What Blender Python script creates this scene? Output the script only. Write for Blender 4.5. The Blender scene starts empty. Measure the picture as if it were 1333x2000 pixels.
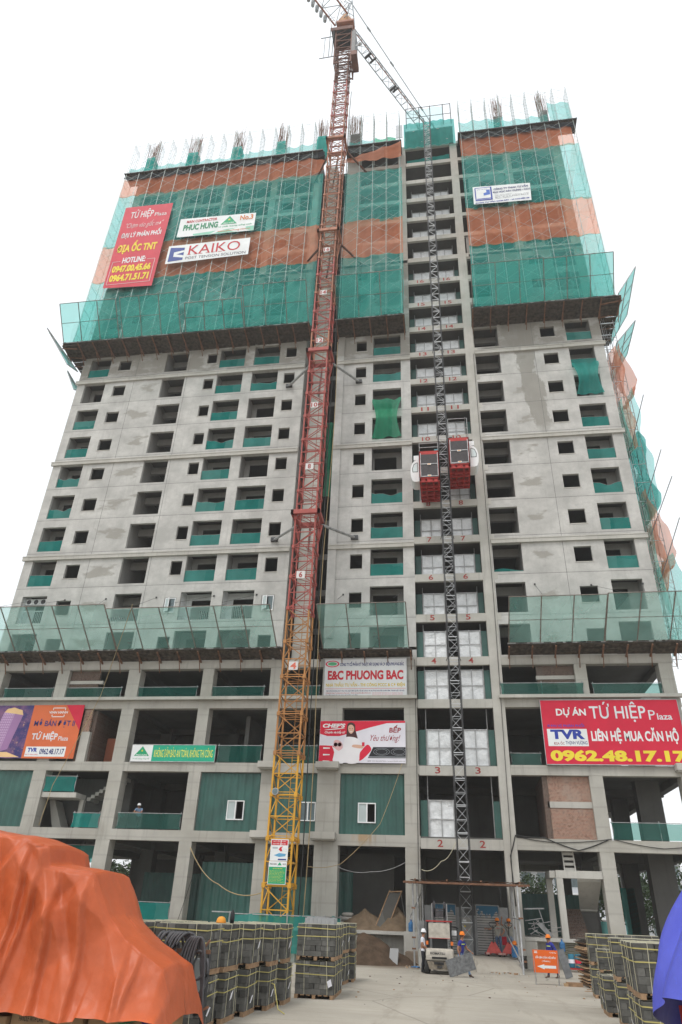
import bpy, bmesh, math, random
from mathutils import Vector, Matrix, noise
random.seed(7)
S = bpy.context.scene
COL = S.collection
R = math.radians
# ---------------------------------------------------------------- camera
def cam_axes(yaw, pitch, roll):
    cy, sy = math.cos(yaw), math.sin(yaw)
    f = Vector((sy*math.cos(pitch), cy*math.cos(pitch), math.sin(pitch)))
    r = Vector((cy, -sy, 0)); u = r.cross(f)
    c, s = math.cos(roll), math.sin(roll)
    return r*c+u*s, u*c-r*s, f
ax_r, ax_u, ax_f = cam_axes(-0.16800193, 0.53224136, 0.04021323)
cd = bpy.data.cameras.new('camera'); cam = bpy.data.objects.new('camera', cd); COL.objects.link(cam)
cd.sensor_fit = 'VERTICAL'; cd.sensor_height = 36; cd.lens = 24; cd.clip_start = .1; cd.clip_end = 3000
cam.matrix_world = Matrix(((ax_r.x, ax_u.x, -ax_f.x, 0), (ax_r.y, ax_u.y, -ax_f.y, -46.7), (ax_r.z, ax_u.z, -ax_f.z, 2.25), (0, 0, 0, 1)))
S.camera = cam
# ---------------------------------------------------------------- sky, sun, exposure
SUN_EL, SUN_ROT = R(60), R(205)
wd = bpy.data.worlds.new('World'); S.world = wd; wd.use_nodes = True
wn = wd.node_tree.nodes; wl = wd.node_tree.links; wn.clear()
sky = wn.new('ShaderNodeTexSky'); sky.sky_type = 'NISHITA'; sky.sun_disc = False
sky.sun_elevation = SUN_EL; sky.sun_rotation = SUN_ROT; sky.air_density = 1.5; sky.dust_density = 6; sky.ozone_density = 1
hs = wn.new('ShaderNodeHueSaturation'); hs.inputs['Saturation'].default_value = .35
mx = wn.new('ShaderNodeMix'); mx.data_type = 'RGBA'; mx.inputs[0].default_value = .72
mx.inputs[7].default_value = (12.0, 12.5, 12.9, 1)
bg = wn.new('ShaderNodeBackground'); bg.inputs[1].default_value = .092
wo = wn.new('ShaderNodeOutputWorld')
wl.new(sky.outputs[0], hs.inputs['Color']); wl.new(hs.outputs[0], mx.inputs[6]); wl.new(mx.outputs[2], bg.inputs[0]); wl.new(bg.outputs[0], wo.inputs[0])
sd = bpy.data.lights.new('sun', 'SUN'); sd.energy = 1.1; sd.angle = R(14); sd.color = (1, .97, .93)
sun = bpy.data.objects.new('sun', sd); COL.objects.link(sun)
_d = Vector((math.sin(SUN_ROT)*math.cos(SUN_EL), math.cos(SUN_ROT)*math.cos(SUN_EL), math.sin(SUN_EL)))
sun.rotation_euler = _d.to_track_quat('Z', 'Y').to_euler(); sun.location = (0, -60, 90)
S.view_settings.view_transform = 'Standard'; S.view_settings.look = 'None'; S.view_settings.gamma = 1; S.view_settings.exposure = .37
S.render.engine = 'CYCLES'
S.cycles.max_bounces = 8; S.cycles.volume_bounces = 2; S.cycles.transparent_max_bounces = 24
# ---------------------------------------------------------------- materials
class NT:
    def __init__(s, name):
        s.m = bpy.data.materials.new(name); s.m.use_nodes = True; s.t = s.m.node_tree; s.n = s.t.nodes; s.n.clear()
        s.out = s.n.new('ShaderNodeOutputMaterial')
    def add(s, k, **kw):
        n = s.n.new('ShaderNode'+k)
        for a, b in kw.items():
            if a.startswith('i_'): n.inputs[a[2:].replace('_', ' ')].default_value = b
            else: setattr(n, a, b)
        return n
    def ln(s, a, b): s.t.links.new(a, b)
    def math(s, op, a, b=None, c=None, clamp=False):
        n = s.n.new('ShaderNodeMath'); n.operation = op; n.use_clamp = clamp
        for i, v in enumerate((a, b, c)):
            if v is None: continue
            if isinstance(v, (int, float)): n.inputs[i].default_value = v
            else: s.ln(v, n.inputs[i])
        return n.outputs[0]
    def pos(s, sc=(1, 1, 1), obj=False):
        if obj: o = s.add('TexCoord').outputs['Object']
        else: o = s.add('NewGeometry').outputs['Position']
        mp = s.add('Mapping'); mp.inputs['Scale'].default_value = sc; s.ln(o, mp.inputs[0]); return mp.outputs[0]
    def noise(s, vec, scale, detail=4, rough=.55):
        n = s.add('TexNoise'); n.inputs['Scale'].default_value = scale; n.inputs['Detail'].default_value = detail; n.inputs['Roughness'].default_value = rough
        s.ln(vec, n.inputs['Vector']); return n.outputs[0]
    def ramp(s, f, a, b):
        n = s.add('MapRange'); n.inputs[1].default_value = a; n.inputs[2].default_value = b; s.ln(f, n.inputs[0]); return n.outputs[0]
    def mix(s, f, a, b, bt='MIX'):
        n = s.add('Mix', data_type='RGBA', blend_type=bt)
        if isinstance(f, (int, float)): n.inputs[0].default_value = f
        else: s.ln(f, n.inputs[0])
        for i, v in ((6, a), (7, b)):
            if isinstance(v, tuple): n.inputs[i].default_value = (*v[:3], 1)
            else: s.ln(v, n.inputs[i])
        return n.outputs[2]
    def pr(s, col, rough=.85, metal=0, bump=None, bd=.02, spec=.3):
        p = s.add('BsdfPrincipled'); p.inputs['Roughness'].default_value = rough; p.inputs['Metallic'].default_value = metal
        p.inputs['Specular IOR Level'].default_value = spec
        if isinstance(col, tuple): p.inputs['Base Color'].default_value = (*col[:3], 1)
        else: s.ln(col, p.inputs['Base Color'])
        if bump is not None:
            b = s.add('Bump'); b.inputs['Strength'].default_value = .6; b.inputs['Distance'].default_value = bd
            s.ln(bump, b.inputs['Height']); s.ln(b.outputs[0], p.inputs['Normal'])
        s.ln(p.outputs[0], s.out.inputs[0]); return p
def lum(c, k): return tuple(min(1, v*k) for v in c)
def M_plain(name, c, rough=.7, var=.18, scale=2, metal=0, spec=.3, obj=False, bd=.004, bscale=30):
    t = NT(name); v = t.pos(obj=obj); n = t.noise(v, scale, 5)
    t.pr(t.mix(t.ramp(n, .3, .7), lum(c, 1-var), lum(c, 1+var)), rough, metal, t.noise(v, bscale, 2), bd, spec); return t.m
def M_concrete(name, c, streak=.5, damp=0, patch=.3, boards=False):
    t = NT(name); v = t.pos()
    base = t.mix(t.ramp(t.noise(v, .55, 6, .6), .32, .7), lum(c, .86), lum(c, 1.1))
    base = t.mix(t.math('MULTIPLY', t.ramp(t.noise(t.pos((1, 1, 1.8)), .22, 4, .5), .5, .62), patch), base, lum((c[0], c[1]*.97, c[2]*.9), .72))
    st = t.ramp(t.noise(t.pos((3.2, 3.2, .22)), 1.0, 5, .65), .54, .78)
    base = t.mix(t.math('MULTIPLY', st, streak), base, lum(c, .55))
    sp = t.ramp(t.noise(v, 9, 3, .7), .58, .75)
    base = t.mix(t.math('MULTIPLY', sp, .25), base, lum(c, .62))
    if boards:
        sr = t.add('SeparateXYZ'); t.ln(v, sr.inputs[0]); nr = t.math('MULTIPLY', t.math('SUBTRACT', t.noise(t.pos((2, 2, .4)), 1.6, 4), .5), 1.6)
        rr = t.math('MULTIPLY', t.ramp(t.math('ABSOLUTE', t.math('ADD', t.math('ADD', sr.outputs[0], 5.7), nr)), .75, .2), t.math('MULTIPLY', t.ramp(sr.outputs[2], 5.9, 6.3), t.ramp(sr.outputs[2], 6.75, 6.6)))
        base = t.mix(t.math('MULTIPLY', rr, .6), base, (.36, .2, .06))
        w = t.add('TexWave', wave_type='BANDS', bands_direction='Z'); w.inputs['Scale'].default_value = .28; w.inputs['Distortion'].default_value = .3
        t.ln(v, w.inputs[0]); base = t.mix(t.math('MULTIPLY', t.ramp(w.outputs[1], .96, 1), .3), base, lum(c, .6))
    if damp:
        sx = t.add('SeparateXYZ'); t.ln(v, sx.inputs[0]); x, z = sx.outputs[0], sx.outputs[2]
        nz = t.math('MULTIPLY', t.math('SUBTRACT', t.noise(t.pos((.8, .8, .45)), 1.1, 5, .6), .5), 2.6)
        xc = t.math('ADD', x, nz)
        # a long run of damp down the plaster, widening near the top of the wall, with its own ragged edge
        cx = t.math('ADD', 8.0, t.math('MULTIPLY', t.math('SUBTRACT', 44, z), .07))
        hw = t.math('ADD', .85, t.math('MULTIPLY', t.ramp(z, 45.5, 49), .9))
        d = t.math('SUBTRACT', hw, t.math('ABSOLUTE', t.math('SUBTRACT', xc, cx)))
        mk = t.math('MULTIPLY', t.ramp(d, 0, .25), t.ramp(z, 37.2, 38.4))
        # stains under the slab joints, one per storey
        fz = t.math('FRACT', t.math('DIVIDE', t.math('SUBTRACT', z, 46.6), 3.2))
        d2 = t.math('SUBTRACT', .5, t.math('ABSOLUTE', t.math('DIVIDE', t.math('SUBTRACT', x, 7.1), 2.2)))
        d3 = t.math('SUBTRACT', .16, t.math('ABSOLUTE', t.math('SUBTRACT', fz, .5)))
        m2 = t.ramp(t.math('ADD', t.math('MINIMUM', d2, t.math('MULTIPLY', d3, 2)), t.math('MULTIPLY', nz, .35)), .2, .32)
        mk2 = t.math('MULTIPLY', m2, .35)
        base = t.mix(t.math('MAXIMUM', t.math('MULTIPLY', mk, .8), mk2), base, lum((c[0], c[1]*.97, c[2]*.9), .5))
    t.pr(base, .9, 0, t.noise(v, 14, 4), .008, .2); return t.m
def M_plaster(name, c, x0, x1, damp=False):
    # tower plaster: pale panels with storey-wise damp clouds
    t = NT(name); v = t.pos()
    base = t.mix(t.ramp(t.noise(v, .5, 6, .6), .36, .64), lum(c, .76), lum(c, 1.08))
    base = t.mix(t.math('MULTIPLY', t.ramp(t.noise(t.pos((1, 1, 1.4)), 1.9, 7, .7), .48, .66), .45), base, lum(c, .74))
    sx = t.add('SeparateXYZ'); t.ln(v, sx.inputs[0]); x, z = sx.outputs[0], sx.outputs[2]
    fz = t.math('FRACT', t.math('DIVIDE', t.math('SUBTRACT', z, 46.6), 3.2))
    nz = t.math('SUBTRACT', t.noise(t.pos((.5, .5, 1.3)), .8, 5, .6), .5)
    if x1 > x0:
        cx, hw = (x0+x1)/2, (x1-x0)/2
        d1 = t.math('SUBTRACT', 1, t.math('ABSOLUTE', t.math('DIVIDE', t.math('SUBTRACT', x, cx), hw)))
        d2 = t.math('SUBTRACT', 1, t.math('ABSOLUTE', t.math('DIVIDE', t.math('SUBTRACT', fz, .45), .32)))
        mk = t.ramp(t.math('ADD', t.math('MINIMUM', d1, d2), t.math('MULTIPLY', nz, 3.2)), .55, .8)
        base = t.mix(t.math('MULTIPLY', mk, .75), base, lum((c[0], c[1]*.97, c[2]*.9), .55))
    # darker, patchy band of the highest plastered storey
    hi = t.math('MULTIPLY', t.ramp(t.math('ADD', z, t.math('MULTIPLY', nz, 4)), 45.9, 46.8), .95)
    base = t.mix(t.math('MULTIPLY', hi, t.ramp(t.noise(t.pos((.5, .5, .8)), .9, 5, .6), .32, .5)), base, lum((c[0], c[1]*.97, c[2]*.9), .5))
    j = t.ramp(t.math('ADD', t.math('ABSOLUTE', t.math('SUBTRACT', fz, .02)), t.math('MULTIPLY', nz, .3)), .1, .0)
    base = t.mix(t.math('MULTIPLY', j, .25), base, lum(c, .7))
    if damp:
        n2 = t.math('MULTIPLY', t.math('SUBTRACT', t.noise(t.pos((.8, .8, .4)), .9, 5, .6), .5), 3.0)
        cxx = t.math('ADD', 7.9, t.math('MULTIPLY', t.math('SUBTRACT', 46, z), .09))
        hw = t.math('ADD', .75, t.math('MULTIPLY', t.ramp(z, 45.5, 49), 1.0))
        d = t.math('SUBTRACT', hw, t.math('ABSOLUTE', t.math('SUBTRACT', t.math('ADD', x, n2), cxx)))
        mk = t.math('MULTIPLY', t.ramp(d, 0, .2), t.ramp(t.math('ADD', z, n2), 37.0, 37.8))
        base = t.mix(t.math('MULTIPLY', mk, .8), base, lum((c[0], c[1]*.97, c[2]*.9), .48))
    st = t.ramp(t.noise(t.pos((3, 3, .2)), 1, 5, .65), .55, .76)
    base = t.mix(t.math('MULTIPLY', st, .5), base, lum(c, .62))
    t.pr(base, .9, 0, t.noise(v, 12, 4), .006, .2); return t.m
def M_net(name, c, tint, alpha, var=.12, sc=.8):
    var *= .55
    t = NT(name); v = t.pos()
    d = t.add('BsdfDiffuse'); tr = t.add('BsdfTranslucent'); tp = t.add('BsdfTransparent'); tp.inputs[0].default_value = (*tint, 1)
    n = t.noise(v, sc, 5, .6); cc = t.mix(t.ramp(n, .3, .7), lum(c, .88), lum(c, 1.1))
    sx = t.add('SeparateXYZ'); t.ln(v, sx.inputs[0]); wnz = t.add('TexWhiteNoise', noise_dimensions='2D'); cb = t.add('CombineXYZ')
    t.ln(t.math('FLOOR', t.math('ADD', t.math('DIVIDE', t.math('ADD', sx.outputs[0], t.math('MULTIPLY', sx.outputs[1], .7)), 1.83), t.math('MULTIPLY', n, .25))), cb.inputs[0])
    t.ln(t.math('FLOOR', t.math('ADD', t.math('DIVIDE', sx.outputs[2], 5.2), t.math('MULTIPLY', n, .3))), cb.inputs[1]); t.ln(cb.outputs[0], wnz.inputs[0]); strip = wnz.outputs['Value']
    cc = t.mix(t.math('MULTIPLY', strip, .22), cc, (.5, .55, .52))
    t.ln(cc, d.inputs[0]); t.ln(cc, tr.inputs[0])
    m1 = t.add('MixShader'); m1.inputs[0].default_value = .35; t.ln(d.outputs[0], m1.inputs[1]); t.ln(tr.outputs[0], m1.inputs[2])
    m2 = t.add('MixShader'); t.ln(t.math('ADD', t.math('ADD', alpha-var-.06, t.math('MULTIPLY', n, 2*var)), t.math('MULTIPLY', strip, .12), clamp=True), m2.inputs[0])
    t.ln(tp.outputs[0], m2.inputs[1]); t.ln(m1.outputs[0], m2.inputs[2]); t.ln(m2.outputs[0], t.out.inputs[0]); return t.m
def M_brick(name, c1, c2, mor, sc=1.0):
    t = NT(name); v = t.pos()
    mp = t.add('Mapping'); mp.inputs['Rotation'].default_value = (R(90), 0, 0); t.ln(v, mp.inputs[0])
    b = t.add('TexBrick'); b.inputs['Color1'].default_value = (*c1, 1); b.inputs['Color2'].default_value = (*c2, 1); b.inputs['Mortar'].default_value = (*mor, 1)
    b.inputs['Scale'].default_value = sc; b.inputs['Mortar Size'].default_value = .013; b.inputs['Brick Width'].default_value = .13; b.inputs['Row Height'].default_value = .075; b.inputs['Bias'].default_value = -.1
    t.ln(mp.outputs[0], b.inputs[0])
    col = t.mix(t.math('MULTIPLY', t.ramp(t.noise(v, 14, 3, .7), .5, .66), .7), b.outputs[0], (.03, .02, .018))
    col = t.mix(t.math('MULTIPLY', t.ramp(t.noise(v, 1.2, 4), .5, .7), .5), col, mor)
    t.pr(col, .95, 0, b.outputs['Fac'], .02, .1); return t.m
def M_tarp(name, c, rough=.45, wr=3.0):
    t = NT(name); v = t.pos()
    n1 = t.noise(v, 1.1, 6, .65); n2 = t.noise(t.pos((1, 1, .35)), wr, 6, .7); n3 = t.noise(v, 9, 5, .7)
    col = t.mix(t.ramp(n1, .3, .7), lum(c, .82), lum(c, 1.12))
    col = t.mix(t.math('MULTIPLY', t.ramp(t.noise(v, 22, 4, .7), .55, .8), .35), col, lum((c[0], c[1]*1.4, c[2]*1.6), 1.05))
    w = t.add('Mix', data_type='RGBA'); w.inputs[0].default_value = .16; nv = t.add('TexNoise'); nv.inputs['Scale'].default_value = .9; t.ln(v, nv.inputs[0]); t.ln(v, w.inputs[6]); t.ln(nv.outputs[1], w.inputs[7])
    def vor(sc, k):
        o = t.add('TexVoronoi', feature='F1'); o.inputs['Scale'].default_value = sc; mp = t.add('Mapping'); mp.inputs['Scale'].default_value = k; t.ln(w.outputs[2], mp.inputs[0]); t.ln(mp.outputs[0], o.inputs[0]); return o.outputs['Distance']
    h = t.math('ADD', t.math('ADD', t.math('MULTIPLY', vor(1.5, (1, 1, .55)), .8), t.math('MULTIPLY', vor(4.5, (1, 1, .8)), .22)), t.math('ADD', t.math('MULTIPLY', n2, .12), t.math('MULTIPLY', n3, .05)))
    p = t.pr(col, rough, 0, h, .085, .28); return t.m
PAINT = {}
def paint(name, c, rough=.6, emit=False):
    if name in PAINT: return PAINT[name]
    t = NT(name); v = t.pos(); t.pr(t.mix(t.ramp(t.noise(v, .9, 4), .3, .7), lum(c, .92), lum(c, 1.06)), rough, 0, None, .01, .25)
    PAINT[name] = t.m; return t.m
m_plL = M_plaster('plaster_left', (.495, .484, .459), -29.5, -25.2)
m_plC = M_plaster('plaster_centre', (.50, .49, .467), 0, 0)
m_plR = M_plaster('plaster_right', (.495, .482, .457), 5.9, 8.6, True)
m_con = M_concrete('raw_concrete', (.405, .39, .352), .75, 0, .35, True)
m_conL = M_concrete('pale_concrete', (.455, .44, .402), .6, 0, .3)
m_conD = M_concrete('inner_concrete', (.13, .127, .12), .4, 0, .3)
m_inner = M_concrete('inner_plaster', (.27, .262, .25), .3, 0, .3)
m_joint = M_plain('joint_shadow_gap', (.16, .155, .15), .95)
m_green = M_net('green_net', (.055, .54, .48), (.72, .95, .93), .41, .06)
m_greenS = M_net('green_net_dense', (.014, .33, .29), (.40, .82, .78), .62)
m_greenB = M_net('bright_green_net', (.012, .36, .19), (.4, .85, .65), .6)
m_greenF = M_net('pale_fence_net', (.26, .56, .50), (.80, .95, .92), .40, .05)
m_greenP = M_net('podium_net', (.015, .16, .13), (.5, .78, .72), .50)
m_greenC = M_net('fence_net_green', (.04, .50, .44), (.62, .92, .89), .36, .05)
m_greenI = M_net('end_net_green', (.06, .5, .45), (.93, .985, .98), .1, .04); m_orangeI = M_net('end_net_orange', (.8, .4, .3), (.99, .95, .93), .1, .04)
m_orange = M_net('orange_net', (.86, .29, .15), (.98, .82, .73), .50, .06)
m_black = M_net('black_net', (.035, .035, .045), (.4, .4, .45), .86)
m_mesh = M_net('open_mesh', (.08, .4, .36), (.8, .96, .94), .28, .05)
m_pipe = M_plain('galvanised_pipe', (.36, .36, .36), .45, .25, 3, .5)
m_fpost = M_plain('weathered_fence_pipe', (.19, .165, .145), .7, .3, 3)
m_rust = M_plain('rusty_steel', (.17, .085, .05), .8, .4, 4)
m_deckw = M_plain('dirty_deck_timber', (.062, .05, .04), .95, .65, 4)
m_cred = M_plain('crane_red', (.33, .075, .062), .6, .22, 1.5)
m_cbrown = M_plain('crane_oxide', (.33, .14, .085), .65, .3, 1.2)
m_cora = M_plain('crane_orange', (.37, .17, .055), .6, .22, 1.2)
m_cyel = M_plain('crane_yellow', (.58, .30, .03), .5, .15, 1.2)
m_cdark = M_plain('crane_dark', (.16, .075, .055), .7, .3, 1.2)
m_cgrey = M_plain('crane_grey', (.33, .36, .38), .6, .2, 1.2)
m_steel = M_plain('dark_steel', (.06, .06, .062), .5, .3, 4, .4)
m_hred = M_plain('hoist_red', (.38, .032, .028), .6, .25, 3)
m_hdark = M_plain('hoist_mesh_door', (.045, .038, .04), .5, .25, 8)
m_white = paint('white_paint', (.74, .75, .75)); m_num = paint('number_red', (.32, .045, .04))
m_glass = M_plain('dull_glass', (.10, .14, .15), .12, .2, 1, 0, .6)
m_foil = None
def M_foil():
    t = NT('crinkled_foil'); v = t.pos((1, 1, 1))
    n = t.noise(v, 2.2, 6, .7)
    t.pr(t.mix(t.ramp(n, .3, .7), (.56, .58, .59), (.78, .79, .80)), .45, .1, n, .12, .5); return t.m
m_foil = M_foil()
m_corr = M_plain('green_steel_sheet', (.02, .085, .07), .45, .25, .7, .0, .5)
m_brick = M_brick('hollow_brick', (.33, .13, .08), (.36, .20, .14), (.36, .30, .25))
m_brickd = M_brick('dark_brick', (.13, .07, .05), (.17, .11, .085), (.15, .135, .12))
m_wood = M_plain('raw_timber', (.30, .19, .11), .85, .3, 6)
m_sand = M_plain('sand', (.145, .105, .07), .98, .3, 1.5, 0, .1, False, .05, 12)
m_soil = M_plain('dark_soil', (.078, .053, .036), .98, .35, 2, 0, .1, False, .06, 9)
m_skin = M_plain('skin', (.30, .15, .09), .6, .1, 6); m_hair = M_plain('black_hair', (.012, .011, .01), .6)
m_tyre = M_plain('tyre_rubber', (.03, .03, .03), .85)
m_blackp = M_plain('black_plastic', (.015, .015, .016), .5)
m_card = M_plain('cardboard', (.42, .28, .16), .85, .12, 3)
m_rope = M_plain('fibre_rope', (.38, .29, .16), .9); m_wire = M_plain('dark_cable', (.03, .03, .03), .6)
m_hose = M_plain('grey_hose', (.07, .07, .075), .45, .2, 5)
m_strap = paint('yellow_strap', (.46, .40, .14)); m_paper = paint('white_paper', (.80, .80, .86)); m_cord = paint('pale_cord', (.55, .52, .38))
m_blk = [M_plain('block_'+k, c, .95, .22, 5, 0, .1, False, .01, 25) for k, c in (('slate', (.10, .098, .09)), ('ash', (.13, .127, .117)), ('coal', (.078, .076, .07)), ('pale', (.17, .166, .155)))]
m_blkp = M_plain('block_new', (.33, .335, .335), .9, .15, 5)
# ---------------------------------------------------------------- mesh helpers
class MB:
    def __init__(s): s.v = []; s.f = []; s.m = []; s.mats = []
    def mi(s, m):
        if m not in s.mats: s.mats.append(m)
        return s.mats.index(m)
    def add(s, vs, fs, m):
        o = len(s.v); s.v += [tuple(p) for p in vs]; k = s.mi(m)
        for f in fs: s.f.append(tuple(i+o for i in f)); s.m.append(k)
        return s
    def box(s, x0, x1, y0, y1, z0, z1, m, M=None):
        vs = [Vector((x, y, z)) for x in (x0, x1) for y in (y0, y1) for z in (z0, z1)]
        if M is not None: vs = [M @ p for p in vs]
        return s.add(vs, [(0, 1, 3, 2), (4, 6, 7, 5), (0, 4, 5, 1), (2, 3, 7, 6), (0, 2, 6, 4), (1, 5, 7, 3)], m)
    def quad(s, a, b, c, d, m): return s.add([a, b, c, d], [(0, 1, 2, 3)], m)
    def poly(s, pts, m): return s.add(pts, [tuple(range(len(pts)))], m)
    def bar(s, p, q, r, m, n=4, r2=None, cap=True):
        p, q = Vector(p), Vector(q); d = q-p
        if d.length < 1e-6: return s
        a = d.orthogonal().normalized() if abs(d.normalized().z) > .98 else d.cross(Vector((0, 0, 1))).normalized()
        b = d.normalized().cross(a); r2 = r if r2 is None else r2; vs = []
        for c, rr in ((p, r), (q, r2)):
            for i in range(n):
                t = 2*math.pi*(i+.5)/n; vs.append(c+(a*math.cos(t)+b*math.sin(t))*rr)
        fs = [(i, (i+1) % n, n+(i+1) % n, n+i) for i in range(n)]
        if cap: fs += [tuple(range(n))[::-1], tuple(range(n, 2*n))]
        return s.add(vs, fs, m)
    def tube(s, pts, r, m, n=6):
        pts = [Vector(p) for p in pts]; vs = []; fs = []
        for i, p in enumerate(pts):
            d = (pts[min(i+1, len(pts)-1)]-pts[max(i-1, 0)]).normalized()
            a = d.cross(Vector((0, 0, 1)));
            if a.length < .05: a = d.cross(Vector((1, 0, 0)))
            a.normalize(); b = d.cross(a); rr = r[i] if isinstance(r, (list, tuple)) else r
            for k in range(n):
                t = 2*math.pi*k/n; vs.append(p+(a*math.cos(t)+b*math.sin(t))*rr)
        for i in range(len(pts)-1):
            for k in range(n): fs.append((i*n+k, i*n+(k+1) % n, (i+1)*n+(k+1) % n, (i+1)*n+k))
        fs += [tuple(range(n))[::-1], tuple(range((len(pts)-1)*n, len(pts)*n))]
        return s.add(vs, fs, m)
    def lathe(s, prof, m, c=(0, 0, 0), n=16, axis='z'):
        vs = []; fs = []
        for r, h in prof:
            for k in range(n):
                t = 2*math.pi*k/n
                p = {'z': (r*math.cos(t), r*math.sin(t), h), 'x': (h, r*math.cos(t), r*math.sin(t)), 'y': (r*math.sin(t), h, r*math.cos(t))}[axis]
                vs.append(Vector(p)+Vector(c))
        for i in range(len(prof)-1):
            for k in range(n): fs.append((i*n+k, i*n+(k+1) % n, (i+1)*n+(k+1) % n, (i+1)*n+k))
        if prof[0][0] > 1e-4: fs.append(tuple(range(n))[::-1])
        if prof[-1][0] > 1e-4: fs.append(tuple(range((len(prof)-1)*n, len(prof)*n)))
        return s.add(vs, fs, m)
    def grid(s, fn, nu, nv, m):
        vs = [fn(i/nu, j/nv) for j in range(nv+1) for i in range(nu+1)]
        fs = [(j*(nu+1)+i, j*(nu+1)+i+1, (j+1)*(nu+1)+i+1, (j+1)*(nu+1)+i) for j in range(nv) for i in range(nu)]
        return s.add(vs, fs, m)
    def data(s, name, smooth=False):
        me = bpy.data.meshes.new(name); me.from_pydata(s.v, [], s.f)
        for m in s.mats: me.materials.append(m)
        me.polygons.foreach_set('material_index', s.m)
        if smooth: me.polygons.foreach_set('use_smooth', [True]*len(s.f))
        me.update(); return me
    def build(s, name, parent=None, smooth=False, loc=None, fix=False, bevel=0):
        me = s.data(name, smooth)
        if fix or bevel:
            bm = bmesh.new(); bm.from_mesh(me)
            if fix: bmesh.ops.recalc_face_normals(bm, faces=bm.faces)
            if bevel:
                bmesh.ops.remove_doubles(bm, verts=bm.verts, dist=1e-5)
                bmesh.ops.bevel(bm, geom=bm.edges[:], offset=bevel, segments=2, affect='EDGES', clamp_overlap=True)
            bm.to_mesh(me); bm.free()
        o = bpy.data.objects.new(name, me); COL.objects.link(o)
        if parent: o.parent = parent
        if loc: o.location = loc
        return o
def tag(o, label=None, cat=None, group=None, kind=None):
    if label: o['label'] = label
    if cat: o['category'] = cat
    if group: o['group'] = group
    if kind: o['kind'] = kind
    return o
def thing(name, label, cat, loc=(0, 0, 0), rz=0, group=None):
    o = bpy.data.objects.new(name, None); COL.objects.link(o); o.location = loc; o.rotation_euler = (0, 0, rz); o.empty_display_size = .2
    return tag(o, label, cat, group)
def dup(o, parent=None, loc=None, rz=None, label=None):
    c = o.copy(); COL.objects.link(c)
    if parent: c.parent = parent
    if loc is not None: c.location = loc
    if rz is not None: c.rotation_euler = (0, 0, rz)
    if label: c['label'] = label
    for ch in list(o.children): dup(ch, c)
    return c
_TX = {}
def text_geo(body, off=.0, shear=0.):
    k = (body, off, shear)
    if k not in _TX:
        c = bpy.data.curves.new('t', 'FONT'); c.body = body; c.offset = off; c.shear = shear; c.resolution_u = 3
        o = bpy.data.objects.new('t', c); COL.objects.link(o); dg = bpy.context.evaluated_depsgraph_get()
        me = bpy.data.meshes.new_from_object(o.evaluated_get(dg))
        _TX[k] = ([tuple(v.co) for v in me.vertices], [tuple(p.vertices) for p in me.polygons])
        bpy.data.objects.remove(o); bpy.data.curves.remove(c); bpy.data.meshes.remove(me)
    return _TX[k]
def put_text(mb, body, x0, x1, z0, z1, y, m, off=.0, shear=0., rise=0.):
    """Letters fitted to the rectangle x0..x1, z0..z1 on the plane y, reading from -Y; rise lifts the right end."""
    vs, fs = text_geo(body, off, shear)
    ax = [v[0] for v in vs]; ay = [v[1] for v in vs]; a0, a1, b0, b1 = min(ax), max(ax), min(ay), max(ay)
    out = []
    for v in vs:
        u = (v[0]-a0)/(a1-a0); w = (v[1]-b0)/(b1-b0)
        out.append((x0+u*(x1-x0), y, z0+w*(z1-z0)+rise*u))
    mb.add(out, fs, m)
def smoothpts(pts, n=6, closed=True):
    P = [Vector((p[0], 0, p[1])) for p in pts]; out = []; N = len(P)
    for i in range(N if closed else N-1):
        p0, p1, p2, p3 = (P[(i-1) % N], P[i], P[(i+1) % N], P[(i+2) % N]) if closed else (P[max(i-1, 0)], P[i], P[i+1], P[min(i+2, N-1)])
        for k in range(n):
            t = k/n
            out.append(.5*((2*p1)+(p2-p0)*t+(2*p0-5*p1+4*p2-p3)*t*t+(3*p1-p0-3*p2+p3)*t**3))
    if not closed: out.append(P[-1])
    return [(p.x, p.z) for p in out]
def shape(mb, pts, y, m, smooth=0):
    if smooth: pts = smoothpts(pts, smooth)
    mb.poly([(p[0], y, p[1]) for p in pts], m)
def cable(name, label, pts, r, m, sag=0, cat='cable', group=None, n=10):
    P = []
    for i in range(len(pts)-1):
        a, b = Vector(pts[i]), Vector(pts[i+1])
        for k in range(n):
            t = k/n; p = a.lerp(b, t); p.z -= sag*4*t*(1-t); P.append(p)
    P.append(Vector(pts[-1]))
    o = MB().tube(P, r, m, 5).build(name, None, True); return tag(o, label, cat, group)
def floor_z(n): return 46.85+3.2*(n-13)
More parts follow.
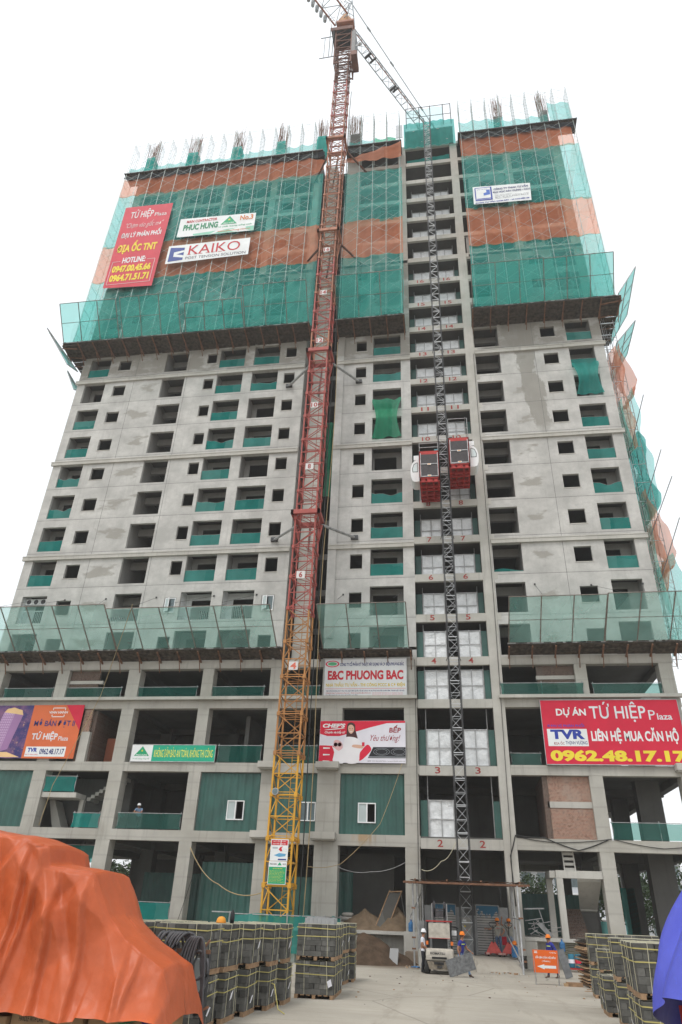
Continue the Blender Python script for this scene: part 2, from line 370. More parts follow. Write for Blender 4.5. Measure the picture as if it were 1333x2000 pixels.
# ================================================================ ground
g = MB(); g.grid(lambda u, v: ((u-.5)*(90 if .0 < u < 1 else 2400), -70+v*90 if .0 < v < 1 else (-600 if v <= 0 else 1600), 0), 40, 40, None)
def M_ground():
    t = NT('dusty_yard'); v = t.pos(); c = (.385, .353, .300)
    b = t.mix(t.ramp(t.noise(v, .25, 6, .6), .35, .68), lum(c, .86), lum(c, 1.08))
    b = t.mix(t.math('MULTIPLY', t.ramp(t.noise(t.pos((.25, 1.6, 1)), 1.0, 6, .65), .52, .72), .55), b, lum((c[0], c[1]*.97, c[2]*.92), .72))
    b = t.mix(t.math('MULTIPLY', t.ramp(t.noise(v, 6, 5, .75), .55, .75), .35), b, lum(c, .62))
    vo = t.add('TexVoronoi', feature='DISTANCE_TO_EDGE'); vo.inputs['Scale'].default_value = .16
    w = t.add('Mix', data_type='RGBA'); w.inputs[0].default_value = .12; t.ln(v, w.inputs[6]); nn = t.add('TexNoise'); nn.inputs['Scale'].default_value = .6; t.ln(v, nn.inputs[0]); t.ln(nn.outputs[1], w.inputs[7]); t.ln(w.outputs[2], vo.inputs[0])
    b = t.mix(t.math('MULTIPLY', t.ramp(vo.outputs[0], .008, .002), .5), b, lum(c, .45))
    # dusty wheel tracks curving from the lane to the gates
    s2 = t.add('SeparateXYZ'); t.ln(v, s2.inputs[0]); wob = t.math('MULTIPLY', t.math('SUBTRACT', t.noise(t.pos((.1, .12, 1)), 1, 3), .5), 1.6)
    for cx_, sl, k_ in ((-1.7, .012, .5), (-.3, .012, .5), (.9, -.05, .35), (2.2, -.05, .35)):
        dx_ = t.math('ABSOLUTE', t.math('SUBTRACT', t.math('ADD', t.math('SUBTRACT', s2.outputs[0], cx_), t.math('MULTIPLY', t.math('MULTIPLY', s2.outputs[1], s2.outputs[1]), sl*.05)), wob))
        b = t.mix(t.math('MULTIPLY', t.math('MULTIPLY', t.ramp(dx_, .26, .12), t.ramp(t.noise(t.pos((3, .5, 1)), 1.3, 5, .7), .4, .62)), k_), b, lum((c[0], c[1]*.97, c[2]*.93), .66))
    b = t.mix(t.math('MULTIPLY', t.ramp(t.noise(v, .9, 6, .7), .6, .7), .4), b, lum(c, 1.18))
    # earthy spill near the loading bay
    sx = t.add('SeparateXYZ'); t.ln(v, sx.inputs[0])
    nz = t.math('MULTIPLY', t.math('SUBTRACT', t.noise(v, .7, 5), .5), 5)
    e = t.math('MULTIPLY', t.ramp(t.math('ADD', sx.outputs[1], nz), -6.5, -4), t.ramp(t.math('ADD', sx.outputs[0], nz), -1.4, -3.0))
    b = t.mix(t.math('MULTIPLY', e, .85), b, (.15, .108, .075))
    t.pr(b, .95, 0, t.noise(v, 7, 6, .7), .03, .15); return t.m
m_ground = M_ground(); g.mats = [m_ground]; g.m = [0]*len(g.m)
tag(g.build('ground'), 'pale dusty concrete yard in front of the unfinished tower', None, None, 'structure')
rm = MB()
rm.add([(.75, -6.0, .004), (3.0, -5.8, .004), (3.0, -2.1, .58), (.75, -2.6, .58), (3.0, .2, .6), (.75, .2, .6), (-3, -2.2, .6), (-3, .2, .6), (.75, -6, -.2), (.75, -2.6, -.2), (-3, -2.2, -.2), (3, -5.8, -.2), (3, .2, -.2)],
       [(0, 1, 2, 3), (3, 2, 4, 5), (3, 5, 7, 6), (0, 3, 9, 8), (3, 6, 10, 9), (1, 11, 12, 4, 2)], m_ground)
tag(rm.build('loading_ramp', fix=True), 'dusty concrete ramp climbing to the hoist gates', None, None, 'structure')
# ================================================================ tower
T = thing('apartment_tower', 'unfinished grey concrete apartment tower with netted upper storeys and open podium', 'building', (0, 0, 0))
def P(mb, name, **k): return mb.build(name, T, **k)
def wall_mesh(x0, x1, z0, z1, holes, m, y0=0., th=.25, mi=None):
    mi = mi or m; mb = MB(); e = 1e-4
    xs = sorted({round(v, 4) for h in holes for v in h[:2]} | {x0, x1}); zs = sorted({round(v, 4) for h in holes for v in h[2:]} | {z0, z1})
    def solid(i, j):
        if i < 0 or j < 0 or i >= len(xs)-1 or j >= len(zs)-1: return False
        cx, cz = (xs[i]+xs[i+1])/2, (zs[j]+zs[j+1])/2
        return not any(h[0] < cx < h[1] and h[2] < cz < h[3] for h in holes)
    for i in range(len(xs)-1):
        for j in range(len(zs)-1):
            if not solid(i, j): continue
            a, b, c, d = xs[i], xs[i+1], zs[j], zs[j+1]
            mb.quad((a, y0, c), (b, y0, c), (b, y0, d), (a, y0, d), m); mb.quad((b, y0+th, c), (a, y0+th, c), (a, y0+th, d), (b, y0+th, d), mi)
            if not solid(i-1, j): mb.quad((a, y0+th, c), (a, y0, c), (a, y0, d), (a, y0+th, d), m)
            if not solid(i+1, j): mb.quad((b, y0, c), (b, y0+th, c), (b, y0+th, d), (b, y0, d), m)
            if not solid(i, j-1): mb.quad((a, y0+th, c), (b, y0+th, c), (b, y0, c), (a, y0, c), m)
            if not solid(i, j+1): mb.quad((a, y0, d), (b, y0, d), (b, y0+th, d), (a, y0+th, d), m)
    return mb
WX = dict(left=(-34.55, -11.9), centre=(-8.8, -2.12), right=(3.67, 14.78))
BAL = dict(b0=(-33.76, -31.62), b1=(-20.33, -17.82), b2=(-16.92, -14.42), bc=(-5.5, -2.97), br=(11.8, 13.93))
REC = dict(rl=(-25.83, -23.57), rr=(3.72, 5.86))
WIN = [(-30.7, -29.45), (-21.6, -20.65), (-13.8, -12.8), (-7.07, -6.12), (9.6, 10.84)]
TOPF = 17
for wing, (x0, x1) in WX.items():
    H = []
    for n in range(4, TOPF):
        z = floor_z(n)
        for a, b in list(BAL.values())+list(REC.values()):
            if x0 < (a+b)/2 < x1: H.append((a, b, z-.05 if n > 4 else z+.02, z+2.27))
        for a, b in WIN:
            if x0 < a < x1: H.append((a, b, z+.58, z+1.82))
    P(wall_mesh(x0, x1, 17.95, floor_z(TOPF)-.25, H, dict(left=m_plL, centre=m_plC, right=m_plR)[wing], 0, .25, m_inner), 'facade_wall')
    jb = MB()
    for n in range(5, 15):
        z = floor_z(n)-.27; jb.box(x0, x1, -.004, .004, z, z+.03, m_joint)
    for xv in ((-28.7, -23.36), (), (8.86,))[['left', 'centre', 'right'].index(wing)]: jb.box(xv-.015, xv+.015, -.006, .006, 18.2, 50, m_joint)
    P(jb, 'wall_joint')
    for n in (7, 10, 13):
        z = floor_z(n); mb = MB(); ex0 = x0-.16 if wing == 'left' else x0; ex1 = x1+.14 if wing == 'right' else x1
        mb.box(ex0, ex1, -.17, -.002, z-.93, z-.55, m_conL); mb.box(ex0-.02, ex1+.02, -.20, -.17, z-.63, z-.55, m_conL); P(mb, 'cornice')
# window reveals: thin pale surround
for wing, (x0, x1) in WX.items():
    for n in range(5, 14):
        z = floor_z(n)
        for a, b in WIN:
            if x0 < a < x1: P(MB().box(a-.06, b+.06, -.03, -.003, z+.50, z+.575, m_conL), 'window_sill')
mb = MB(); mb.box(-8.82, -8.17, -.1, -.003, 19.5, 50, m_plC); P(mb, 'corner_pilaster')
# balcony linings
for k, (a, b) in BAL.items():
    for n in range(4, 14):
        z = floor_z(n); d0, d1 = (a+.45, b-.25) if k != 'br' else (a+.1, b-.75)
        if k == 'bc': d0, d1 = a+.1, b-.55
        mm = m_white if (n == 5 and k in ('b0', 'b1', 'b2')) else m_inner
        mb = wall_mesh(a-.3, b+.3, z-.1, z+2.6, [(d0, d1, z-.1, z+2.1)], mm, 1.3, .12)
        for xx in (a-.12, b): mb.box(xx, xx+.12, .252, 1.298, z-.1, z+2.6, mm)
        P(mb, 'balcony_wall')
for k, (a, b) in REC.items():
    mb = MB()
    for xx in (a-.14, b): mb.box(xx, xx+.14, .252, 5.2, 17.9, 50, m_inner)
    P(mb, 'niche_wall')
    for n in range(4, 14):
        mb = MB(); z = floor_z(n); mb.box(a+.002, b-.002, 1.6, 1.9, z+1.95, z+2.62, m_inner); P(mb, 'niche_beam')
# slabs of the tower
for n in range(5, 24):
    z = floor_z(n)
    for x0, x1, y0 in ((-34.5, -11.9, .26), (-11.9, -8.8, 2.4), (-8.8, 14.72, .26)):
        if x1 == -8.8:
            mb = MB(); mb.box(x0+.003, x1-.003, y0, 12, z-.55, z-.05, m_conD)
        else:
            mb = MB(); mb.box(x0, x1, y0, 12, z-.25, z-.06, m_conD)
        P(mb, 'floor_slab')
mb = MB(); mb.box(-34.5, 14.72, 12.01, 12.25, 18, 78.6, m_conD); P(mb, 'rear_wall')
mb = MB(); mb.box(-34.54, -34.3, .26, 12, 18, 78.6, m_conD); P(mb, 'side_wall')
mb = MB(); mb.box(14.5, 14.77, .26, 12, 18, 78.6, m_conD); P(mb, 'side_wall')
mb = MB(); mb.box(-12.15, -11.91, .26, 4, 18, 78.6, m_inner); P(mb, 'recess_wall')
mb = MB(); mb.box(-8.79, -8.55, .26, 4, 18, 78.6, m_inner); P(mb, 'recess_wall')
mb = MB(); mb.box(-11.4, -10.15, 1.2, 2.38, 17.9, 78.5, m_conL); P(mb, 'recess_pier')
mb = MB()
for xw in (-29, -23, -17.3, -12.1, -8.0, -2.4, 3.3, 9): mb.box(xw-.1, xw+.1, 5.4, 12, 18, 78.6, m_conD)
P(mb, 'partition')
# upper raw frame, storeys 17 to 23
UC = [(-34.5, -33.6), (-28.95, -28.1), (-23.4, -22.65), (-17.6, -16.9), (-12.6, -11.92), (-8.78, -7.25), (-2.95, -2.14), (8.55, 9.35), (13.85, 14.7)]
for a, b in UC:
    mb = MB(); mb.box(a, b, .02, .8, floor_z(TOPF)-.24, 78.3, m_conL); P(mb, 'column')
for n in range(TOPF, 24):
    z = floor_z(n)
    for x0, x1 in WX.values():
        mb = MB(); mb.box(x0+.05, x1-.05, 0, .258, z-.62, z-.05, m_conL); P(mb, 'edge_beam')
infill = [(-31.8, -29, 17), (-22.6, -19.5, 17), (-16.9, -14.8, 18), (-28, -25.7, 18), (-7.2, -4.4, 17), (3.8, 6.0, 17), (9.4, 11.4, 17), (5.5, 8.4, 18), (-31, -29, 19), (-22.6, -20.6, 19), (4.6, 8.4, 20), (-16.8, -14, 20), (-27.8, -25.8, 21)]
for a, b, n in infill:
    z = floor_z(n); c = (a+b)/2
    P(wall_mesh(a, b, z-.05, z+2.58, [(c-.75, c+.75, z+.6, z+1.9)], m_inner, .1, .15), 'infill_wall')
# hoist bay: column, beams, painted numbers, foil windows, ply cheeks
mb = MB(); mb.box(2.87, 3.65, -.03, .8, .6, 78.3, m_conL); P(mb, 'column')
lev = {2: 6.55, 3: 10.8}; lev.update({n: floor_z(n) for n in range(4, 24)})
for n, z in lev.items():
    mb = MB(); mb.box(-2.115, 2.865, -.01, .25, z-.66, z-.07, m_conL); mb.box(3.655, 3.95, -.02, .2, z-.62, z-.08, m_conL) if n > 4 else None; P(mb, 'edge_beam')
    if n <= 16 and n != 9:
        for cx in (-.93, 1.62):
            mb = MB(); s = str(n); w = .17*len(s); put_text(mb, s, cx-w, cx+w, z-.54, z-.14, -.016, m_num, .015); P(mb, 'painted_number')
mb = MB(); mb.box(-2.115, 2.865, -.01, .25, 14.45, 15.03, m_conL); P(mb, 'edge_beam')
def foil_window(x0, x1, z, h, yy, rows=2):
    w = MB(); s_ = random.random()*9
    w.grid(lambda u, v: (x0+u*(x1-x0), yy+.02+.05*noise.noise((u*2+s_, v*3, s_))+.025*noise.noise((u*6+s_, v*7, s_)), z+v*h), 8, 12, m_foil)
    o = w.build('foil_sheet'); f = MB(); t = .03
    for x in (x0, (x0+x1)/2, x1): f.box(x-t, x+t, yy-.05, yy-.008, z, z+h+.05, m_pipe)
    for k in range(rows+1): f.box(x0, x1, yy-.045, yy-.012, z+h*k/rows-t, z+h*k/rows+t, m_pipe)
    r = f.build('foil_window', T); o.parent = r; return r
fw = {n: (floor_z(n)-.06, 2.0) for n in range(4, 21)}; fw[3] = (10.74, 2.35); fw[2] = (6.5, 2.2); fw[3.5] = (14.98, 2.15)
for n, (z, h) in fw.items():
    yy = .95 if n > 4 else .4
    foil_window(-1.56, -.02, z, h, yy)
    if n != 2: foil_window(.86, 2.36, z, h, yy)
    mb = MB()
    if n < 17:
        P(MB().box(-2.1, -1.62, yy, yy+.03, z, z+h, m_corr), 'plywood_cheek'); P(MB().box(2.42, 2.85, yy, yy+.03, z, z+h, m_corr), 'plywood_cheek')
    for x in (-1.62, 2.42): P(MB().bar((x, yy-.03, z), (x, yy-.03, z+(2.5 if n >= 4 or n == 3.5 else 3.7)), .03, m_pipe), 'steel_prop')
mb = MB(); mb.box(-2.3, 3.2, 8.0, 8.1, 18, 78, m_conD); P(mb, 'shaft_wall')
# ---------------------------------------------------------------- podium
PC = [(-34.4, -33.42), (-29.0, -28.08), (-23.36, -22.42), (-17.62, -16.8), (-12.56, -11.78), (-8.75, -7.26), (-3.05, -2.18), (8.42, 9.2), (13.83, 14.68)]
for a, b in PC:
    for z0, z1 in ((-.1 if a < -30 else 0, 6.05), (6.05, 10.2), (10.2, 14.45), (14.45, 17.35)):
        k = .06 if z0 < 6 else 0
        mb = MB(); mb.box(a-k if a > -3 and a < 0 else a-.03*(z0 < 9), b, .0, .9, z0, z1, m_con); P(mb, 'column')
pz = [(5.96, 6.60), (10.22, 10.82), (14.48, 15.02), (17.36, 17.94)]
for z0, z1 in pz:
    for x0, x1 in ((-46, -2.13), (3.66, 15.2 if z0 < 14 else 14.75)):
        mb = MB(); mb.box(x0, x1, -.012, .5, z0, z1, m_con); P(mb, 'edge_beam')
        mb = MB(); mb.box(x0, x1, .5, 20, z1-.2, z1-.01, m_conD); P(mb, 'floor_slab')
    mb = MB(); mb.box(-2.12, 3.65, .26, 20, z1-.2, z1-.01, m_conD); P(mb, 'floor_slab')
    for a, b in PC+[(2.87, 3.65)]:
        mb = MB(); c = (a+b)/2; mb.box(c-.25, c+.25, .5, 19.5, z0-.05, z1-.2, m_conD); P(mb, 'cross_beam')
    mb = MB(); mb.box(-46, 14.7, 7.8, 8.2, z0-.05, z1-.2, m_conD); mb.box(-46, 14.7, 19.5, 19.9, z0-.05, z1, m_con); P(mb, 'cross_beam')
for x0, x1 in ((-46, -2.15), (3.3, 15.0)):
    mb = MB(); mb.box(x0, x1, -.36, -.013, 15.03, 15.24, m_conL); P(mb, 'ledge')
for y in (7.6, 18.8):
    for a, b in PC[:-1]+[(13.83, 14.68)]:
        mb = MB(); mb.box(a, b, y+3*(a > 13), y+.9+3*(a > 13), 0, 17.3, m_conD); P(mb, 'column')
for xa, xb, z in ((-12.74, -11.55, 10.4), (-8.84, -7.32, 10.4), (13.5, 15.0, 10.45), (-12.85, -11.6, 6.2), (-8.95, -7.4, 6.2)):
    mb = MB(); mb.box(xa, xb, -.62, -.013, z+.06, z+.45, m_conL); mb.box(xa+.06, xb-.06, -.5, -.013, z-.02, z+.06, m_conL); P(mb, 'corbel')
for a, b, y in ((12.0, 13.5, 4.0), (12.0, 13.1, 12.0)):
    mb = MB(); mb.box(a, b, y, y+1.0, 0, 14.4, m_conD); P(mb, 'column')
# dark core walls inside the podium
mb = MB()
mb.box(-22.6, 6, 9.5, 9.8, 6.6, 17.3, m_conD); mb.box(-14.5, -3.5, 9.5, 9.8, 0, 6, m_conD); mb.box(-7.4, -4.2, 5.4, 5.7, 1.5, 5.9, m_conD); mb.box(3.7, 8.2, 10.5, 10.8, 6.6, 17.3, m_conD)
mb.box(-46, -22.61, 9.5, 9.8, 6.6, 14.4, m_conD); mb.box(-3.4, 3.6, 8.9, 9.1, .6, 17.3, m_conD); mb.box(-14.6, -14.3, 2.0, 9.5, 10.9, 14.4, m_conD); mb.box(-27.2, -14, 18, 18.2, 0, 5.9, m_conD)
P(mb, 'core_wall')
# ground floor plinth
for x0, x1 in ((-46, -3.05), (3.66, 15.0)):
    mb = MB(); mb.box(x0, x1, -.05, 20, 1.33, 1.5, m_conL); P(mb, 'floor_slab')
    mb = MB(); mb.box(x0, x1, .75, .95, 0, 1.325, m_con); P(mb, 'plinth_wall')
mb = MB(); mb.box(-3.2, -2.3, -.3, .6, 0, 1.52, m_conL); P(mb, 'plinth_pier')
mb = MB(); mb.box(3.66, 4.3, -.02, .7, 0, 1.32, m_con); P(mb, 'plinth_pier')
# brick panels
def brick(x0, x1, y, z0, z1, m): P(MB().box(x0, x1, y, y+.2, z0, z1, m), 'brick_panel')
brick(5.87, 8.41, .25, 6.6, 8.36, m_brick); brick(5.87, 8.41, .25, 8.72, 10.21, m_brick)
P(MB().box(5.75, 8.41, .2, .5, 8.362, 8.718, m_conL), 'lintel')
P(MB().box(5.55, 5.86, .2, 4.5, 6.6, 10.2, m_brickd), 'brick_return')
brick(5.95, 8.6, .3, 15.03, 16.4, m_brickd); brick(5.95, 8.6, .3, 16.66, 17.35, m_brickd); P(MB().box(5.9, 8.6, .26, .52, 16.402, 16.658, m_conL), 'lintel')
brick(-28.05, -25.75, .3, 15.03, 16.38, m_brickd); brick(-28.05, -25.75, .3, 16.62, 17.35, m_brickd); P(MB().box(-28.05, -25.4, .26, .55, 16.382, 16.618, m_conL), 'lintel')
brick(-26.3, -25.6, .1, 10.83, 12.6, m_brickd); brick(-26.2, -25.6, .1, 12.86, 14.46, m_brick); P(MB().box(-26.1, -25.45, .05, .35, 10.83, 12.86, m_conL), 'lintel')
P(MB().box(-25.6, -25.3, .35, 4.5, 10.83, 14.4, m_brickd), 'brick_return')
P(MB().box(-25.2, -23.5, 2.4, 2.45, 10.83, 12.9, m_orange), 'orange_board')
# stair behind the frame at the right, ground floor
st = MB(); W_ = 1.15
st.box(5.74, 6.1, -.03, .35, 1.5, 4.52, m_conL); st.box(5.74, 8.36, -.04, .34, 4.53, 4.93, m_conL); st.box(5.4, 5.75, 2.2, 2.6, 1.5, 4.9, m_conL); st.box(5.42, 5.76, .34, 2.6, 4.55, 4.92, m_conL)
for k in range(9): st.box(6.2, 7.35, .9+k*.28, 3.6, 1.5+k*.17, 1.5+(k+1)*.17-.002, m_brickd)
st.add([(7.35, 3.4, 3.1), (8.35, 3.4, 3.1), (8.35, .6, 4.6), (7.0, .6, 4.6), (7.35, 3.4, 2.9), (8.35, 3.4, 2.9), (8.35, .6, 4.4), (7.0, .6, 4.4)], [(0, 1, 2, 3), (4, 7, 6, 5), (0, 3, 7, 4), (1, 5, 6, 2), (2, 6, 7, 3), (0, 4, 5, 1)], m_conL)
st.box(7.4, 8.35, 3.4, 3.6, 1.5, 2.95, m_conD); st.box(7.35, 8.36, 3.15, 3.39, 2.95, 3.15, m_conL)
P(st, 'staircase')
ld = MB()
for k in range(5): ld.box(6.35, 6.95, .5+k*.05, .75+k*.05, 4.95+k*.28, 5.1+k*.28, m_conL)
for x in (6.33, 6.95): ld.bar((x, .45, 4.93), (x, .8, 6.3), .05, m_conL)
P(ld, 'stair_flight')
# stair with landing, bay one, second storey
st = MB(); st.box(-28.2, -25.55, .15, 1.6, 8.5, 8.82, m_conL); st.box(-25.8, -25.5, 1.3, 1.6, 6.6, 8.5, m_conL)
for k in range(9): st.box(-25.5+k*.27, -25.23+k*.27, 1.7, 3.0, 8.5+k*.18, 8.72+k*.18, m_conL)
st.add([(-27.6, 1.7, 6.6), (-26.9, 1.7, 6.6), (-27.9, 1.7, 8.5), (-28.3, 1.7, 8.5), (-27.6, 2.8, 6.6), (-26.9, 2.8, 6.6), (-27.9, 2.8, 8.5), (-28.3, 2.8, 8.5)], [(0, 1, 2, 3), (4, 7, 6, 5), (1, 5, 6, 2), (0, 3, 7, 4)], m_conL)
st.box(-28.2, -23, 3.3, 3.5, 6.6, 10.2, m_conD)
P(st, 'staircase')
# roof: column stubs wrapped in net, core head
mb = MB()
for a, b in ((-34.3, -33.3), (-29, -27.8), (-23.2, -22.2), (-17.6, -16.6), (-12.6, -11.6), (-8.75, -7.3), (8.1, 9.1), (13.4, 14.3)):
    mb = MB(); mb.box(a+.1, b-.1, .15, .95, 78.79, 82.9, m_conD); o = P(mb, 'column')
    rb = MB()
    for k in range(44):
        x = random.uniform(a-.1, b+.1); y = random.uniform(.1, 1); h = random.uniform(3.0, 4.7); w = random.uniform(-.25, .25)
        rb.bar((x, y, 82.8), (x+w, y+random.uniform(-.2, .2), 82.8+h), .019, m_rust, 3)
    rb.build('rebar', T)
mb = MB(); mb.box(-2.1, 3.4, .4, 6, 78.8, 82.5, m_conD); P(mb, 'core_head')
# ================================================================ nets on the tower
def netsheet(name, label, x0, x1, z0, z1, y, m, group=None, cat='safety net', period=1.6, bill=.10, edge=.12, parent=None, ny=10):
    s_ = random.random()*50
    def fn(u, v):
        x = x0+u*(x1-x0); ph = (x-x0)/period
        b = abs(math.sin(math.pi*ph))*bill
        nz = noise.noise((x*.35+s_, v*2.0, s_))*.14
        zz = z0+v*(z1-z0)
        if v < .001: zz -= edge*abs(math.sin(math.pi*ph))+.18*noise.noise((x*.6, s_, 3.1))
        if v > .999: zz += -edge*.6*abs(math.sin(math.pi*ph))+.15*noise.noise((x*.5, s_, 7.7))
        return (x, y+b+nz+.05*noise.noise((x*1.7, zz*1.3, s_)), zz)
    mb = MB().grid(fn, max(8, int((x1-x0)*3)), ny, m); o = mb.build(name, parent, True)
    return tag(o, label, cat, group) if label else o
NETG = 'green nets wrapping the upper storeys'; NETO = 'orange nets wrapping the upper storeys'
wn_ = (('left', -35.45, -11.2, 'left wing'), ('centre', -8.75, -2.5, 'narrow bay between crane and hoist'), ('right', 3.95, 16.25, 'right wing'))
for key, x0, x1, wd_ in wn_:
    d = dict(left=0, centre=.1, right=.2)[key]
    netsheet('debris_net', f'black net strip hanging from the topmost scaffold deck over the {dict(left="left wing", centre="bay beside the crane", right="right wing")[key]}', x0, x1, 76.6, 77.35, -1.55, m_black, 'black net strips below the top deck', edge=.2)
    if key == 'centre':
        s_ = 3.3
        mb = MB().grid(lambda u, v: (-9.3+u*6.8, -1.55+.12*noise.noise((u*9, v*3, 1))-.3, 73.7+.9*u+(1.1+1.2*u)*v-.7*(1-u)*(v-.5)-.5*u*(1-v)+.12*math.sin(u*20+v*7)), 40, 8, m_orange)
        tag(mb.build('debris_net', None, True), 'crumpled orange net pulled aside beside the crane mast at the top', 'safety net', NETO)
        netsheet('debris_net', 'upper green net on the narrow bay beside the hoist', x0, x1, 64.4, 72.9, -1.42, m_green, NETG, edge=.3)
    else:
        if key == 'left':
            def fl(u, v):
                x = x0+u*(x1-x0); k = max(0, (u-.93)/.07)
                z = 73.4+v*3.3; z += k*(.5-v)*1.4
                return (x, -1.42+abs(math.sin(math.pi*(x-x0)/1.6))*.1+.1*noise.noise((x*.4, v*2, 4)), z+(-.12*abs(math.sin(math.pi*(x-x0)/1.6)) if v in (0, 1) else 0))
            tag(MB().grid(fl, 80, 6, m_orange).build('debris_net', None, True), 'uppermost orange net band across the left wing', 'safety net', NETO)
        else:
            netsheet('debris_net', 'uppermost orange net band across the right wing', x0, x1-.4, 73.45, 76.85, -1.42, m_orange, NETO)
        netsheet('debris_net', f'upper green net band across the {wd_}', x0, x1, 64.45, 73.55, -1.42, m_green, NETG)
    netsheet('debris_net', f'middle orange net band across the {wd_}', x0, x1, 58.9, 64.6, -1.42, m_orange, NETO)
    netsheet('debris_net', f'lowest green net band across the {wd_}, above the wooden deck', x0, x1, 49.9, 59.0, -1.42, m_green, NETG)
# side nets
for sx, lb in ((-35.5, 'left'), (16.3, 'right')):
    for z0, z1, m, c in ((49.9, 59, m_greenI, 'lowest green'), (58.9, 64.6, m_orangeI, 'middle orange'), (64.4, 73.6, m_greenI, 'upper green'), (73.5, 77, m_orangeI, 'uppermost orange')):
        mb = MB().grid(lambda u, v: (sx+.12*noise.noise((u*4, v*5, sx)), -1.45+u*11, z0+v*(z1-z0)), 16, 8, m)
        tag(mb.build('debris_net', None, True), f'{c} net on the {lb} end face, seen almost edge-on', 'safety net', 'nets on the end faces')
# scaffolds behind nets and rising above
def scaffold(name, label, x0, x1, z0, z1, zt, ya=-.35, yb=-1.66, step=1.6, m=None, group='scaffolds on the upper storeys'):
    m = m or m_pipe; mb = MB(); nx = int(round((x1-x0)/step)); xs = [x0+(x1-x0)*i/nx for i in range(nx+1)]; lift = 1.72
    for i, x in enumerate(xs):
        top = zt+random.uniform(-.1, .1)
        for y in (ya, yb): mb.bar((x, y, z0), (x, y, z1), .03, m, 3, cap=False)
        k = 0; z = z0
        while z < z1-.2:
            mb.bar((x, ya, z+1.5), (x, yb, z+1.5), .018, m, 3, cap=False)
            if i < nx:
                for y in (yb,):
                    mb.bar((x, y, z+.2), (xs[i+1], y, z+1.5), .010, m, 3, cap=False); mb.bar((x, y, z+1.5), (xs[i+1], y, z+.2), .010, m, 3, cap=False) if (i+k) % 2 else None
                if k % 2 == 0: mb.bar((x, ya, z), (xs[i+1], ya, z), .018, m, 3, cap=False)
            z += lift; k += 1
        # ladder frame above the top deck
        if zt > z1:
            zz = z1; w = yb-ya
            while zz < top-.5:
                h = min(1.72, top-zz)
                for y in (ya, yb): mb.bar((x, y, zz), (x, y, zz+h), .022, m, 3, cap=False)
                for q in (.35, .7, 1.0): mb.bar((x, ya, zz+h*q), (x, yb, zz+h*q), .016, m, 3, cap=False)
                for y in (ya+.22*w, yb-.22*w): mb.bar((x, y, zz+.2), (x, y, zz+h), .013, m, 3, cap=False)
                if i < nx: mb.bar((x, yb, zz+.2), (xs[i+1], yb, zz+h-.2), .011, m, 3, cap=False); mb.bar((x, yb, zz+h-.2), (xs[i+1], yb, zz+.2), .011, m, 3, cap=False)
                zz += h
    return tag(mb.build(name), label, 'scaffold', group)
m_pipel = M_plain('pale_scaffold_pipe', (.33, .38, .36), .5, .2, 3, .2)
scaffold('scaffold', 'tall pipe scaffold behind the nets of the left wing', -35.2, -12.6, 49.8, 77.4, 83.4, m=m_pipel)
scaffold('scaffold', 'narrow pipe scaffold between the crane mast and the hoist bay', -8.6, -2.7, 49.8, 77.4, 83.6, m=m_pipel)
scaffold('scaffold', 'pipe scaffold behind the nets of the right wing', 4.1, 16.1, 49.8, 77.4, 83.9, m=m_pipel)
for x0, x1, lb in ((-35.4, -11.4, 'left wing'), (-8.8, -2.5, 'bay beside the crane mast'), (3.8, 16.5, 'right wing')):
    mb = MB(); mb.box(x0, x1, -1.7, -.02, 77.4, 77.46, m_deckw); mb.box(x0, x1, -1.75, -1.69, 77.38, 77.5, m_steel)
    k = int((x1-x0)/.8)
    for i in range(k+1): mb.box(x0+i*(x1-x0)/k-.03, x0+i*(x1-x0)/k+.03, -1.85, 0, 77.3, 77.39, m_steel)
    tag(mb.build('scaffold_deck'), f'topmost boarded scaffold deck along the {lb}', 'scaffold deck', 'top decks')
# pale netting above the deck
def topnet(x0, x1, z0, z1, m, lb, y=-1.2): return netsheet('debris_net', lb, x0, x1, z0, z1, y, m, 'nets above the top deck', bill=.2, edge=.25)
m_pale = M_net('thin_pale_net', (.06, .5, .45), (.72, .96, .94), .42, .1)
topnet(-35.3, -20.5, 77.5, 79.4, m_pale, 'thin pale net along the top deck at the far left'); topnet(-20.5, -12.4, 77.5, 79.8, m_pale, 'thin pale net along the top deck left of the crane mast')
topnet(-8.7, -5.6, 77.6, 80.6, m_green, 'green net above the deck just right of the crane mast', -.4)
topnet(-5.6, -3.2, 79.0, 80.8, m_greenB, 'bunched bright net beside the white board at the roof edge', -.3)
topnet(4.0, 9.0, 77.7, 80.9, m_pale, 'thin torn net above the top deck beside the hoist tower head', -1.0); topnet(7.4, 13.9, 77.7, 81.0, m_green, 'green net above the top deck of the right wing', -.5); topnet(13.9, 16.3, 77.6, 82.0, m_pale, 'thin pale net at the upper right corner')
m_wrap = M_net('wrap_net', (.03, .48, .42), (.5, .85, .8), .82, .08)
for a, b, lb in ((-34.3, -33.3, 'leftmost'), (-29, -27.75, 'second from the left'), (-23.25, -22.15, 'third from the left'), (-17.65, -16.6, 'fourth from the left'), (-12.65, -11.5, 'nearest the crane mast, left side')):
    mb = MB()
    for side in range(4):
        c = [((a, .05), (b, .05)), ((b, .05), (b, 1.05)), ((b, 1.05), (a, 1.05)), ((a, 1.05), (a, .05))][side]
        mb.grid(lambda u, v: (c[0][0]+(c[1][0]-c[0][0])*u+.12*noise.noise((u*3+side, v*4, a)), c[0][1]+(c[1][1]-c[0][1])*u-.1*abs(noise.noise((u*4, v*5, a))), 79.2+v*3.95), 6, 10, m_wrap)
    tag(mb.build('column_wrap', None, True), f'green net wrapped around a roof column stub, {lb}', 'safety net', 'wrapped roof columns')
